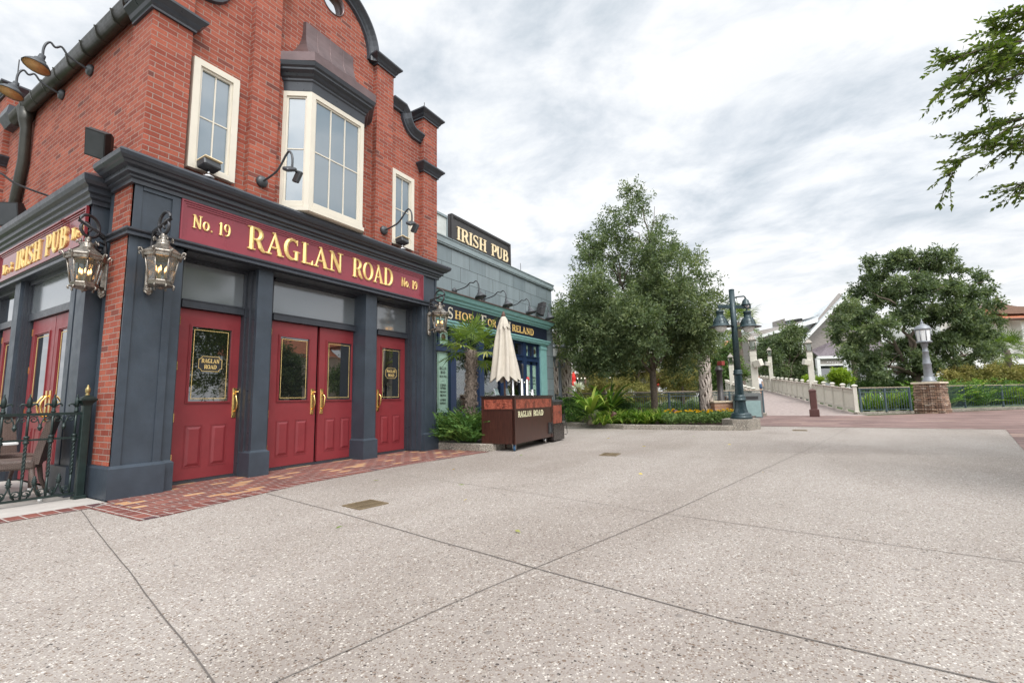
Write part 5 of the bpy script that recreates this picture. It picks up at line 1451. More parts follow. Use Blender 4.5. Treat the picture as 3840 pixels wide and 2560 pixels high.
# ================================================================== planting bed by the promenade
kerb('bed_kerb', [(17.5,8.6),(15.8,7.15),(14.62,4.65),(14.66,3.1),(14.68,1.62),(14.9,1.42)][::-1][::-1], .14, .18)
sheet('bed_soil', [(15.9,7.1),(14.75,4.65),(14.8,1.6),(15.5,1.3),(24.5,1.4),(24.5,14),(17.6,8.6)], .10, M['soil'])
mb = MB(); mb.prism([(14.80,1.52),(14.84,1.12),(15.55,.86),(16.1,1.0),(16.1,1.75),(15.2,1.85)], 2, 0, .30); o = mb.build('lamp_plinth', M['kerb']); tag(o, 'pale aggregate concrete plinth under the tall lamp post', 'plinth')

def oak(name, label, base, lobes, limbs, trunk_h, r, clusters, per, L, W, mat, seed, cl=.3, group=None, shell=.5):
    t = thing(name, label, 'tree', base, 0, group); b = Vector(base)
    mb = MB(); g = random.Random(seed)
    mb.tube([(0,0,-.1),(0,0,.05),(.01,0,.5),(0,.01,trunk_h*.7),(0,0,trunk_h)], [r*1.5,r*1.18,r,r*.93,r*.85], 12)
    for k, e in enumerate(limbs):
        e = Vector(e)-b; s_ = Vector((0,0,trunk_h*(.86+.14*g.random())))
        if e.z > trunk_h*2.2: s_ = Vector((0,0,trunk_h))
        limb(mb, s_, e, r*.5, r*.12, .10, 7, g)
        for q in range(3):
            f = g.uniform(.4,.8); m_ = s_.lerp(e,f); limb(mb, m_, m_+Vector((g.uniform(-1,1),g.uniform(-1,1),g.uniform(-.1,1)))*e.length*.28, r*.22, r*.06, .1, 4, g)
    mb.build('trunk', M['bark'], t)
    crown_from_lobes('crown', t, [(x-b.x,y-b.y,z-b.z,rr,rz) for x,y,z,rr,rz in lobes], clusters, per, L, W, mat, seed, cl, .12, None, shell)
    return t

# main live oak: lobes hung on an outline that narrows to the top
def outline_lobes(c, prof, n, seed, rmul=.30, squash=.75, fillin=.35):
    g = random.Random(seed); out = []
    zs = [p[0] for p in prof]; rs = [p[1] for p in prof]
    def rad(z):
        for i in range(len(zs)-1):
            if zs[i] <= z <= zs[i+1]: f = (z-zs[i])/(zs[i+1]-zs[i]); return rs[i]+(rs[i+1]-rs[i])*f
        return rs[-1]
    k = 0
    while len(out) < n:
        z = g.uniform(zs[0],zs[-1]); R0 = rad(z)
        if g.random() > (R0/max(rs))**1.3+.12: continue
        an = k*2.399+g.uniform(-.5,.5); k += 1
        rr = max(.28, R0*rmul*g.uniform(.7,1.25)); q = max(0, R0-rr*.85)*(g.uniform(.80,1.04) if g.random() > fillin else g.uniform(.2,.8))
        out.append((c[0]+q*math.cos(an), c[1]+q*math.sin(an), z, rr, rr*squash))
    return out
tb = (18.35,4.56,.10)
lob = outline_lobes((17.98,5.0), [(2.15,2.4),(2.7,3.2),(3.6,3.6),(4.6,3.45),(5.6,2.95),(6.6,2.3),(7.6,1.6),(8.3,1.1),(8.9,.65),(9.2,.35)], 140, 21, .22, .8, .42)
oak('live_oak', 'tall live oak with pyramid crown standing in the flower bed', tb, lob, [(16.4,6.8,4.2),(20.3,2.4,4.4),(17.2,3.2,4.8),(19.4,6.3,5.2),(18.3,4.6,8.6),(17.2,5.8,6.6),(19.2,3.4,6.8),(16.6,4.4,3.4),(19.9,4.6,3.6)], 2.0, .135, 2900, 44, .125, .048, M['oak'], 31, .30, None, .35)

def px_lobes(d, lst, jit, seed, sh_=.78):
    """lobes given by where they are seen and their seen radius, spread in depth for a round crown"""
    g = random.Random(seed); out = []
    for (px,py,rp) in lst:
        dd = d+g.uniform(-jit,jit); p = at(px,py,dd); r = rp/FPX*dd*sh_; out.append((p.x,p.y,p.z,r,r*.78))
    return out
RT = [(3440,985,55),(3385,960,45),(3340,985,50),(3290,1040,60),(3260,985,35),(3235,1085,60),(3180,1150,55),(3150,1205,50),(3140,1255,40),(3230,1180,70),(3320,1110,75),(3400,1060,70),
      (3500,955,45),(3555,970,45),(3500,1010,50),(3590,1010,35),(3470,1090,60),(3560,1080,60),(3640,1090,50),(3670,1040,35),(3700,1095,38),(3722,1140,30),(3670,1155,52),(3600,1180,70),(3500,1180,75),(3400,1180,80),(3300,1230,80),
      (3220,1280,60),(3190,1330,55),(3260,1350,65),(3350,1320,75),(3440,1290,80),(3540,1280,80),(3640,1260,75),(3705,1235,48),(3742,1205,26),(3690,1320,60),(3610,1360,55),(3730,1290,30),(3620,1130,46),(3690,1185,42),(3650,1225,46),(3600,1240,52),(3560,1150,52),(3480,1060,45),(3430,1120,55),(3500,1370,55),(3400,1390,45),(3300,1400,45),(3240,1395,40),(3560,1350,50),(3440,1350,60)]
lob = px_lobes(38, RT, 2.6, 5, .62)
rb = at(3440,1432,38); rb = (rb.x, rb.y, .9)
tt_ = oak('live_oak', 'broad spreading oak beyond the railing behind the stone pillar', rb, lob, [tuple(at(x,y,38+dz)) for x,y,dz in ((3250,1150,1),(3350,1050,-1),(3560,1020,1),(3680,1150,0),(3700,1330,1),(3230,1350,-1),(3300,1400,1),(3620,1380,-1),(3450,1000,0))], 1.5, .34, 1950, 34, .27, .11, M['oak2'], 33, .42, None, .35)

# overhanging tree on the right: trunk stands outside the picture
ot = thing('street_tree', 'leafy branch hanging in from a tree at the upper right', 'tree', (7.6,-4.6,0))
mb = MB(); ob = Vector((7.6,-4.6,0)); g = random.Random(9)
mb.tube([(0,0,0),(.03,0,1.5),(0,.02,3.0),(-.05,.05,4.4),(0,.1,6.4)], [.16,.12,.11,.095,.05], 12)
tw_pts = []; tw_dir = []
def sprig(a, b, r0, nt, g, ln=.55):
    a, b = Vector(a)-ob, Vector(b)-ob; limb(mb, a, b, r0, .004, .06, 7, g)
    for k in range(nt):
        f = g.uniform(.25,1.0); p = a.lerp(b,f); p.z += math.sin(PI*f)*.06*(b-a).length; d = ((b-a).normalized()*.8+Vector((g.uniform(-1,1),g.uniform(-1,1),g.uniform(-.75,.55)))*.7).normalized()
        e = p+d*ln*g.uniform(.5,1.1); e.z -= .02
        mb.tube([p, p.lerp(e,.5)+Vector((0,0,.02)), e], [.005,.0035,.002], 4)
        m_ = int(13*(e-p).length/ln)+4
        for i in range(m_):
            s_ = 1 if i % 2 else -1; q = p.lerp(e,(i+.6)/m_); sd = d.cross(Vector((0,0,1))).normalized()
            tw_pts.append(q); tw_dir.append((d*.6+sd*s_*.8+Vector((g.uniform(-.4,.4),g.uniform(-.4,.4),g.uniform(-.5,.5)))).normalized())
        tw_pts.append(e); tw_dir.append(d)
A_ = lambda x,y,d: tuple(at(x,y,d))
for (x0,y0,d0,x1,y1,d1,nt) in ((3960,150,6.2,3570,225,6.0,36),(3960,180,6.2,3540,330,5.9,40),(3960,120,6.3,3700,130,6.4,18),(3930,260,6.2,3600,390,6.1,26),(3930,420,6.4,3553,660,6.2,26),(3930,440,6.5,3640,510,6.4,26),(3940,480,6.4,3780,560,6.5,16),(3960,640,6.4,3815,700,6.4,12),(3980,60,6.0,3800,50,6.2,14),(4000,230,6.0,3720,250,6.5,30)):
    sprig(A_(x0,y0,d0), A_(x1,y1,d1), .016, nt, g, .42)
for (x,y,d) in ((3960,150,6.2),(3960,180,6.2),(3960,120,6.3),(3930,260,6.2),(3930,420,6.4),(3930,440,6.5),(3940,480,6.4),(3960,640,6.4),(3980,60,6.0),(4000,230,6.0)):
    p = Vector(at(x,y,d))-ob; limb(mb, (0,.03,max(2.6,p.z-.9)), p, .04, .016, .05, 6, g)
mb.build('branches', M['bark'], ot)
gg = np.random.default_rng(4); pp = np.array([tuple(v) for v in tw_pts]); dd_ = np.array([tuple(v) for v in tw_dir])
np_mesh('leaves', leaf_quads(pp, dd_, .082, .042, gg), 4, M['fresh'], ot, gg.uniform(0,1,len(pp))*.8)
crown_from_lobes('crown', ot, [(g.uniform(-.3,2.2),g.uniform(-2.4,-.6),g.uniform(3.6,7.0),.8,.7) for _ in range(14)]+[(g.uniform(.2,4.6),g.uniform(-4.6,-1.2),g.uniform(1.9,5.5),.9,.8) for _ in range(22)], 1300, 26, .12, .055, M['fresh'], 12, .3)

# ---- planting in the big bed
def strap_thing(label, c, n, L, W, seed, group, mat=None, arch=.9, up=.75, nm='strap_lily', cat='plant'):
    g = np.random.default_rng(seed); lst = []; strap_clump(lst, (0,0,0), n, L, W, g, arch, up)
    t = strap_mesh(nm, lst, mat or M['strap']); t.location = c; return tag(t, label, cat, group)
g = random.Random(14); k = 0
spots = []
for px in range(2235,2480,24): spots.append((px+g.uniform(-8,8), 1578+g.uniform(-8,4), 15.2+g.uniform(0,.8)))
for px in range(2270,2560,30): spots.append((px+g.uniform(-8,8), 1562, 16.6+g.uniform(0,1.0)))
for (px,py,d) in spots:
    p = at(px,py,d); strap_thing('grassy strap leaved lily clump along the bed kerb under the live oak', (p.x,p.y,.10), 60, .92, .036, 100+k, 'strap lily clumps along the bed kerb'); k += 1
def crinum(label, c, seed, flower, n=26, L=1.55):
    t = thing('crinum_lily', label, 'plant', c, 0, 'giant lilies in the bed'); gq = np.random.default_rng(seed); lst = []
    strap_clump(lst, (0,0,.38), n+8, L, .13, gq, .85, .85, 8); strap_mesh('leaves', lst, M['strap'], t)
    mb = MB(); mb.lathe([(.11,0),(.12,.08),(.09,.22),(.05,.40)],(0,0,0),10); mb.build('base', M['palmbark'], t)
    for (fx,fy,fz) in flower:
        s = MB(); s.tube([(0,0,.35),(fx*.6,fy*.6,fz*.8),(fx,fy,fz)],[.02,.018,.014],6); st = s.build('flower_stalk', M['hedge'], t)
        q = []; 
        for i in range(16):
            d = rv(gq,1)[0]; d[2] = abs(d[2])*.8+.05
            lst2 = []; 
            for m_ in range(6):
                dd2 = d+rv(gq,1)[0]*.55; dd2 /= np.linalg.norm(dd2); sd = np.cross(dd2,rv(gq,1)[0]); sd /= np.linalg.norm(sd); b = np.array([fx,fy,fz])+d*.10
                q.append(np.array([b,b+dd2*.08+sd*.022,b+dd2*.19,b+dd2*.08-sd*.022]))
        np_mesh('flower', np.stack(q), 4, M['petal'], st, gq.uniform(0,1,len(q)))
p = at(2215,1570,15.6); crinum('giant lily with a white flower head at the end of the bed by the cart', (p.x,p.y,.10), 5, [(-.30,.32,1.22)])
p = at(2285,1556,17.2); crinum('taller giant lily with one small flower spike, behind the flowering one', (p.x,p.y,.12), 8, [(.12,-.2,1.75)], 26, 1.9)
bush('shrub', 'dark dense shrub at the left end of the bed beside the cart', 'shrub', tuple(at(2150,1560,17.5))[:2]+(.1,), px_lobes(17.5,[(2130,1530,40),(2165,1515,42),(2190,1540,36),(2150,1555,40),(2115,1520,36),(2205,1520,30)],.6,2), 420, 20, .09, .03, M['fern'], 41, None, .12)
bush('shrub', 'dark dense shrub in the middle of the bed behind the lilies', 'shrub', tuple(at(2320,1560,18.2))[:2]+(.1,), px_lobes(18.2,[(2270,1530,36),(2310,1518,38),(2345,1525,36),(2290,1552,34),(2335,1550,34)],.5,3), 380, 20, .09, .03, M['shrub'], 42, None, .12)
# marigolds: one plant each
mats = (M['hedge'], M['marigold']); g = random.Random(6); n = 0
for row, (y_, d_) in enumerate(((1592,14.6),(1584,15.1),(1577,15.7),(1570,16.3))):
    for px in range(2500,2775,19):
        p = at(px+g.uniform(-7,7), y_, d_+g.uniform(-.2,.2))
        if p.y < 1.75 and p.x < 15.6 and p.x > 14.7 and p.y < 1.62: continue
        gq = np.random.default_rng(700+n); N_ = 210
        P_ = rv(gq,N_)*gq.uniform(.3,1,size=(N_,1))*np.array([.19,.19,.19])+np.array([0,0,.19]); D_ = rv(gq,N_); D_[:,2] = np.abs(D_[:,2])
        t = np_mesh('marigold_plant', leaf_quads(P_,D_,.075,.035,gq), 4, M['hedge'], None, gq.uniform(.2,1,N_)); t.location = (p.x,p.y,.10)
        tag(t, 'low marigold plant with yellow blooms in the flower bed beside the lamp post', 'flower', 'marigolds in the flower bed')
        nb = g.choice((0,1,1,2)) if row else g.choice((0,0,1))
        if nb:
            q = []
            for _ in range(nb):
                b = np.array([gq.normal(0,.07),gq.normal(0,.07),.39+gq.normal(0,.025)])
                for i in range(18):
                    d = rv(gq,1)[0]; d[2] = abs(d[2])*.6+.15; s_ = np.cross(d,rv(gq,1)[0]); s_ /= np.linalg.norm(s_); q.append(np.array([b,b+d*.026+s_*.02,b+d*.055,b+d*.026-s_*.02]))
            np_mesh('blooms', np.stack(q), 4, M['marigold'], t, gq.uniform(0,1,len(q)))
        n += 1
def uplight(label, px, py, d, tilt):
    p = at(px,py,d); t = thing('garden_uplight', label, 'garden light', (p.x,p.y,.1), 0, 'brown garden uplights in the bed')
    mb = MB(); Mt = Euler((R(tilt),R(12),0)).to_matrix(); mb.tube([(0,0,0),(0,0,.16)],.02,6); mb.build('stake', M['bollard'], t)
    mb = MB(); mb.lathe([(.05,0),(.085,.03),(.09,.22),(.08,.30),(.07,.30),(.06,.26)],(0,0,.15),12,M=Mt); mb.build('housing', M['bollard'], t)
uplight('brown cylindrical uplight leaning beside the giant lily', 2290, 1553, 15.4, 25); uplight('brown cylindrical uplight right of the live oak trunk', 2528, 1562, 15.6, 8); uplight('dark uplight near the railing left of the live oak trunk', 2403,1548,19.5,-15)

# ---- beyond the bed railing
def cypress(label, px, py, d, h, seed, wd=1.7, group='feathery cypresses behind the railing'):
    p = at(px,py,d); t = thing('cypress_tree', label, 'tree', (p.x,p.y,0), 0, group); g = random.Random(seed); mb = MB()
    mb.tube([(0,0,-.3),(0,0,h*.3),(.05,0,h*.7),(0,0,h)],[.14,.10,.06,.015],8); lob = []
    for k in range(34):
        z = h*g.uniform(.12,.98); an = g.uniform(0,2*PI); r = wd*(1-.6*z/h)*g.uniform(.4,1.05); e = (r*math.cos(an),r*math.sin(an),z+g.uniform(-.1,.25)); limb(mb,(0,0,z-.1),e,.03,.006,.1,5,g)
        for f in (.55,.95): lob.append((e[0]*f,e[1]*f,e[2],.42,.20))
    mb.build('trunk', M['bark'], t); crown_from_lobes('crown', t, lob, 1000, 36, .18, .035, M['cyp'], seed, .3, .25, None, .2)
cypress('feathery yellow green cypress behind the railing left of the oak trunk', 2265,1500,28, 4.6, 51, 2.3)
cypress('feathery cypress right behind the live oak trunk', 2400,1500,31, 4.6, 52, 2.4)
cypress('feathery cypress between the oak trunk and the booted palm', 2560,1500,30, 4.8, 53, 2.4)
def sabal(label, px, d, ytop, r, seed, fr=22, L=1.9, boots=True):
    p0 = at(px,1480,d); p1 = at(px,ytop,d); t = thing('sabal_palm', label, 'palm', (p0.x,p0.y,0), 0, 'sabal palms')
    h = p1.z; booted_trunk(t, h, r, seed, boots); fan_palm_crown(t, (0,0,h), fr, L, M['palm'], seed, -.75, .9, 30); return t
sabal('sabal palm with crossed boots on its trunk right of the live oak', 2648, 21.8, 1265, .20, 61, 12, 1.2)
sabal('sabal palm with rough trunk nearest the shop corner', 2084, 22.5, 1255, .21, 62, 24, 1.7)
sabal('sabal palm with rough trunk right of the twin lantern post', 2124, 23.5, 1330, .22, 63, 16, 1.4)
sabal('tall sabal palm whose fronds show behind the tall lamp post', 2790, 44, 1205, .2, 64, 24, 2.6, False)
sabal('green sabal palm in front of the white building at the right edge', 3800, 52, 1310, .28, 65, 26, 2.9, False)
sabal('yellow green palm showing through the spreading oak left side', 3215, 46, 1255, .22, 66, 20, 2.3, False)
bush('hedge', 'long mid green hedge behind the bed railing', 'hedge', tuple(at(2500,1520,23))[:2]+(0,), px_lobes(24.0,[(2360+i*26,1528+((i*7)%3)*5,30) for i in range(14)],.7,4)+px_lobes(24.5,[(2350+i*30,1545,26) for i in range(13)],.5,9), 1300, 20, .10, .045, M['hedge'], 71, None, .14)
bush('shrub', 'lime green shrub behind the brick lamp pier', 'shrub', tuple(at(2775,1545,24))[:2]+(0,), px_lobes(24,[(2760,1525,18),(2780,1535,18),(2770,1545,16)],.3,6), 160, 18, .09, .04, M['lime'], 72, None, .1)
bush('shrub', 'bright lime shrub beyond the bridge railing near the porch', 'shrub', tuple(at(3150,1440,34))[:2]+(.3,), px_lobes(34,[(3143,1398,22),(3162,1405,22),(3126,1418,20),(3178,1424,20),(3150,1430,24)],.6,7), 420, 20, .16, .05, M['lime'], 73, None, .2)
bush('shrub', 'small lime shrub beyond the bridge lamp with speaker box', 'shrub', tuple(at(3035,1440,36))[:2]+(.3,), px_lobes(36,[(3030,1425,16),(3070,1428,16)],.3,8), 160, 18, .15, .05, M['lime'], 74, None, .2)
mtree = px_lobes(48,[(2960,1240,45),(2920,1290,50),(2975,1290,46),(2890,1340,50),(2960,1340,60),(2995,1340,45),(2990,1390,50),(2920,1390,50),(3020,1395,34),(2870,1290,35),(2850,1330,40),(2870,1390,40),(2995,1250,35)],2.0,10)
mb_ = at(2965,1440,48); oak('live_oak', 'grey green oak in front of the clapboard building beyond the bridge', (mb_.x,mb_.y,1.0), [(a_,b_,c_,d_*.85,e_*.85) for a_,b_,c_,d_,e_ in mtree], [tuple(at(x,y,48)) for x,y in ((2900,1300),(3000,1300),(2960,1250),(2880,1380))], 1.6, .2, 800, 24, .30, .10, M['oak2'], 77, .5, None, .3)
ltree = px_lobes(40,[(2700,1330,40),(2740,1350,35),(2680,1380,40),(2730,1400,40),(2770,1390,30),(2700,1430,35),(2750,1290,22)],1.5,12)
mb_ = at(2720,1450,40); oak('live_oak', 'light green tree behind the railing left of the tall lamp post', (mb_.x,mb_.y,0.5), ltree, [tuple(at(x,y,40)) for x,y in ((2700,1340),(2750,1360))], 1.2, .12, 520, 24, .24, .10, M['hedge'], 78, .4)
# ferns and leafy plants behind the right railing
g = random.Random(18); k = 0
for i in range(15):
    px = 3255+i*43+g.uniform(-10,10); d = 21.6+max(0,(px-3440)*.0062)+1.2+g.uniform(0,.6); p = at(px,1520,d)
    t = thing('fern_clump', 'arching green fern clump behind the right railing', 'fern', (p.x,p.y,.0), 0, 'fern clumps behind the right railing')
    if px < 3430:
        gq = np.random.default_rng(900+i); lst = []; strap_clump(lst, (0,0,0), 80, 1.5, .06, gq, .75, 1.0, 5); strap_mesh('fronds', lst, M['strap'], t)
    else: frond_fern('fronds', [(0,0,0)], 60, 1.75, M['fern'] if i % 3 else M['strap'], t, 910+i, .055, .26, 16, 1.0, .9, .25)
bk = [(3760,1395,45),(3830,1400,50),(3720,1410,35),(3600,1415,30),(3800,1360,30)]
bush('shrub', 'loose green bushes in front of the white building behind the right railing', 'shrub', tuple(at(3720,1440,36))[:2]+(.2,), px_lobes(36,[(3560+i*26,1415-(i%4)*8,30) for i in range(14)]+[(3550+i*30,1448,34) for i in range(12)],1.2,13), 1500, 20, .2, .07, M['cyp'], 75, None, .3)

bush('hedge', 'low leafy hedge far behind the railing left of the stone pillar', 'hedge', tuple(at(3330,1450,40))[:2]+(0,), px_lobes(40,[(3225+i*24,1452-(i%3)*6,28) for i in range(10)],1.0,15), 700, 20, .2, .07, M['hedge'], 79, None, .3)

for i in range(14):
    gq = np.random.default_rng(40+i); x, y = ((3.9,2.9),(4.6,3.4),(6.2,1.8),(8.9,3.6),(9.6,2.6),(3.2,1.9),(5.5,4.3),(7.4,4.2),(10.5,1.2),(2.6,3.2),(11.2,3.9),(12.4,2.2),(6.9,.4),(4.4,4.6))[i]
    d0 = np.array([[math.cos(i*2.1),math.sin(i*2.1),.02]]); q = leaf_quads(np.array([[0,0,.012]]), d0, .075, .04, gq); q[0,1,2] = .012; q[0,3,2] = .022
    t = np_mesh('fallen_leaf', q, 4, M['palm'] if i % 2 else M['marigold'], None, gq.uniform(.3,1,1)); t.location = (x,y,0); tag(t, 'small dry fallen leaf lying on the paving', 'leaf', 'fallen leaves on the paving')

# ================================================================== bar cart
A = Vector((7.92,4.66)); Bc = Vector((9.86,4.80)); ux = (Bc-A).normalized(); ang = math.atan2(ux.y, ux.x)
ct = thing('bar_cart', 'dark wooden bar cart with hammered copper band and pale lettering', 'bar cart', (A.x,A.y,0), ang)
Lc, Wc = 1.95, .72
mb = MB(); mb.box(0,Lc,0,Wc,.14,.80); mb.box(0,Lc,0,.03,.80,1.04); mb.box(0,.05,-.012,.05,.135,1.04); mb.box(Lc-.05,Lc,-.012,.05,.135,1.04); mb.box(-.012,.04,Wc-.05,Wc+.01,.135,1.04)
mb.box(.02,Lc,.02,Wc,.80,1.03); mb.box(-.010,Lc+.01,-.010,Wc,.79,.815); mb.box(-.010,Lc+.01,-.010,Wc,1.0,1.04)
mb.build('cabinet', M['cartwood'], ct)
mb = MB(); mb.box(.05,Lc-.05,-.008,.02,.815,1.0); mb.box(-.009,.02,.04,Wc-.05,.815,1.0); mb.build('copper_band', M['copperplate'], ct)
mb = MB(); mb.cbox((Lc/2,Wc/2,1.058),Lc+.06,Wc+.06,.036,None,.006); mb.build('counter', M['carttop'], ct)
my_ = plain('pale_yellow_lettering', (.70,.68,.44), .5)
for tx, a_, b_ in (('RAGLAN',.16,.80),('ROAD',.90,1.42)):
    mb = MB(); lettering(mb, tx, (0,-.0005,0), (1,0,0), (0,0,1), (0,-1,0), a_, b_, .645, .115, .06, .002); mb.build('lettering', my_, ct)
mb = MB(); x0,x1,z0,z1 = 1.70,1.93,.22,.46
for a0,a1,b0,b1 in ((x0,x0+.03,z0,z1),(x1-.03,x1,z0,z1),(x0+.03,x1-.03,z0,z0+.03),(x0+.03,x1-.03,z1-.03,z1)): mb.box(a0,a1,-.025,.01,b0,b1)
v_ = mb.build('vent', M['black'], ct); mb = MB(); mb.box(x0+.03,x1-.03,-.004,.0,z0+.03,z1-.03); mb.build('vent_mesh', M['greymetal'], v_)
def castor(x, y, rot, mat):
    t = bpy.data.objects.new('castor', None); col.objects.link(t); t.parent = ct; t.location = (x,y,0); t.rotation_euler = (0,0,R(rot))
    mb = MB(); mb.lathe([(.01,-.022),(.055,-.022),(.065,-.012),(.065,.012),(.055,.022),(.01,.022)],(0,0,.066),16,M=Matrix.Rotation(R(90),3,'X')); mb.build('wheel', mat, t)
    mb = MB(); mb.lathe([(.005,-.026),(.03,-.026),(.03,.026),(.005,.026)],(0,0,.066),12,M=Matrix.Rotation(R(90),3,'X')); mb.box(-.03,.05,-.034,-.028,.05,.14); mb.box(-.03,.05,.028,.034,.05,.14); mb.box(-.04,.06,-.04,.04,.132,.142); mb.build('fork', M['steel'], t)
castor(.10,.06,20,M['blue']); castor(.10,.58,35,M['blue']); castor(1.80,.12,10,M['steel']); castor(1.75,.6,10,M['steel'])
def tap(label, x, y, h, kind):
    q = ct.matrix_basis @ Vector((x,y,1.076)) if False else Vector((A.x,A.y,0))+Matrix.Rotation(ang,3,'Z') @ Vector((x,y,1.076))
    t = thing('beer_tap', label, 'beer tap', q, ang, 'beer taps on the bar cart')
    mb = MB(); mb.lathe([(.055,0),(.055,.012),(.038,.02),(.038,h),(.036,h+.006),(.001,h+.008)],(0,0,0),16); mb.build('column', M['steel'], t)
    mb = MB(); mb.tube([(0,.03,h-.06),(0,.09,h-.06),(0,.11,h-.08),(0,.11,h-.13)],[.014,.014,.013,.010],8); mb.tube([(0,.10,h-.06),(0,.10,h-.02)],.012,6); s_ = mb.build('spout', M['steel'], t)
    if kind:
        mb = MB(); mt_, prof = kind; mb.lathe([(r,z+h-.02) for r,z in prof],(0,.10,0),12); mb.build('handle', mt_, t)
tap('leftmost steel beer tap column on the cart, no tall handle', .62,.34,.33,None)
tap('steel beer tap column with a yellow handle', .98,.30,.35,(M['yellowtap'],[(.010,0),(.026,.03),(.03,.12),(.026,.19),(.018,.21),(.022,.25),(.012,.30),(.001,.31)]))
tap('steel beer tap column with a tall black handle', 1.30,.32,.35,(M['black'],[(.010,0),(.016,.03),(.022,.2),(.030,.30),(.030,.36),(.02,.38),(.001,.39)]))
tap('short tap at the right end of the cart with a round red knob', 1.80,.42,.13,(M['redknob'],[(.010,0),(.014,.03),(.017,.20),(.012,.22),(.035,.24),(.042,.28),(.03,.32),(.001,.33)]))
def loc_on(x, y, z): return Vector((A.x,A.y,0))+Matrix.Rotation(ang,3,'Z') @ Vector((x,y,z))
for x, lb in ((.30,'small framed menu card at the left on the cart counter'),(.78,'small framed menu card between the tap columns')):
    t = thing('menu_card', lb, 'menu card', loc_on(x,.55,1.076), ang, 'menu cards on the cart'); mb = MB(); Mr = Euler((R(-18),0,0)).to_matrix(); mb.cbox((0,0,.085),.17,.012,.16,Mr,.003); mb.build('frame', M['steel'], t)
    mb = MB(); mb.cbox((0,-.008,.085),.145,.004,.135,Mr); mb.build('card', plain('faded_menu_print', (.25,.33,.32), .6, var=.5, scale=30), t)
# closed parasol rising from the cart
up = loc_on(.50,.46,-.10)
ut = thing('parasol', 'closed cream canvas parasol standing behind the bar cart counter', 'parasol', up)
mb = MB(); mb.tube([(0,0,0),(0,0,2.86)],.021,10); mb.lathe([(.02,2.84),(.045,2.85),(.04,2.90),(.022,2.93),(.02,2.955),(.001,2.96)],(0,0,0),12); mb.build('pole', M['timber'], ut)
mb = MB(); n = 48; rows = []
for i in range(16):
    f = i/15; z = 2.80-f*1.22; row = []
    for k in range(n):
        th = 2*PI*k/n; fold = .5+.5*math.cos(8*th+1.2*math.sin(2.2*f+th)); r0 = .07+.27*f**.82
        r_ = r0*(.56+.44*fold**.8)*(1+.05*math.sin(3*th+4*f)); zz_ = z-(.13*fold if i == 15 else .10*fold*f*f)
        row.append((r_*math.cos(th)*(1.06), r_*math.sin(th), zz_))
    rows.append(row)
vs = sum(rows, []); fs = [(i*n+k, i*n+(k+1)%n, (i+1)*n+(k+1)%n, (i+1)*n+k) for i in range(15) for k in range(n)]
mb.add(vs, fs, True); mb.build('canopy', M['canvas'], ut)
mb = MB(); rows = []
for i, (r_, z) in enumerate(((.035,2.86),(.075,2.79),(.105,2.68),(.13,2.60),(.125,2.585))):
    rows.append([(r_*(1+.16*math.cos(8*2*PI*k/n+.7)*(i/3))*math.cos(2*PI*k/n), r_*(1+.16*math.cos(8*2*PI*k/n+.7)*(i/3))*math.sin(2*PI*k/n), z-(.03*math.cos(8*2*PI*k/n) if i > 2 else 0)) for k in range(n)])
mb.add(sum(rows,[]), [(i*n+k, i*n+(k+1)%n, (i+1)*n+(k+1)%n, (i+1)*n+k) for i in range(4) for k in range(n)], True); mb.build('top_vent', M['canvas'], ut)
# cooler unit behind the cart
bt = thing('cooler_box', 'dark cooler unit with copper side standing at the right end of the cart', 'cooler', loc_on(2.0,.02,0), ang)
mb = MB(); mb.box(.02,.66,.0,.62,.03,.92); mb.box(.0,.70,-.03,.66,.03,.40); mb.build('cabinet', M['carttop'], bt)
mb = MB(); mb.box(.06,.62,-.008,.02,.42,.84); mb.build('copper_panel', M['copperplate'], bt)
mb = MB(); mb.box(.0,.68,-.02,.64,.92,.965); mb.build('lid', M['greymetal'], bt)
mb = MB(); mb.tube([(.62,-.03,.96),(.70,-.04,.80),(.72,-.05,.5),(.80,-.06,.3),(.83,-.06,.16),(.76,-.06,.12),(.71,-.04,.14)],.007,6); mb.build('cable', M['black'], bt)

# ================================================================== tall lamp post on the plinth
lp = thing('lamp_post', 'tall teal black lamp post with two bell lamps and fluted base', 'lamp post', (15.42,1.34,.30))
mb = MB(); mb.lathe([(.30,0),(.30,.06),(.27,.08),(.28,.12),(.25,.16),(.20,.19)],(0,0,0),24)
n = 32; prof = [(.20,.19),(.165,.30),(.15,.42),(.148,.52)]
vs = []; 
for r_, z in prof:
    for k in range(n*2): vs.append(((r_*(1.0 if k % 2 else .92))*math.cos(PI*k/n), (r_*(1.0 if k % 2 else .92))*math.sin(PI*k/n), z))
m2 = n*2; mb.add(vs, [(i*m2+k,i*m2+(k+1)%m2,(i+1)*m2+(k+1)%m2,(i+1)*m2+k) for i in range(3) for k in range(m2)])
mb.lathe([(.15,.52),(.18,.53),(.18,.56),(.155,.58),(.16,.62),(.14,.66),(.13,.70)],(0,0,0),20)
vs = []
for r_, z in ((.118,.70),(.108,1.30)):
    for k in range(m2): vs.append(((r_*(1.0 if k % 2 else .9))*math.cos(PI*k/n), (r_*(1.0 if k % 2 else .9))*math.sin(PI*k/n), z))
mb.add(vs, [(k,(k+1)%m2,m2+(k+1)%m2,m2+k) for k in range(m2)])
mb.lathe([(.11,1.28),(.13,1.29),(.13,1.33),(.115,1.35),(.125,1.40),(.10,1.44)],(0,0,0),20); mb.build('base', M['lampiron'], lp)
mb = MB(); mb.tube([(0,0,1.40),(0,0,2.6),(0,0,3.86)],[.095,.085,.078],18); mb.lathe([(.08,3.84),(.085,3.86),(.06,3.88),(.001,3.885)],(0,0,0),14); mb.build('pole', M['lampiron'], lp)
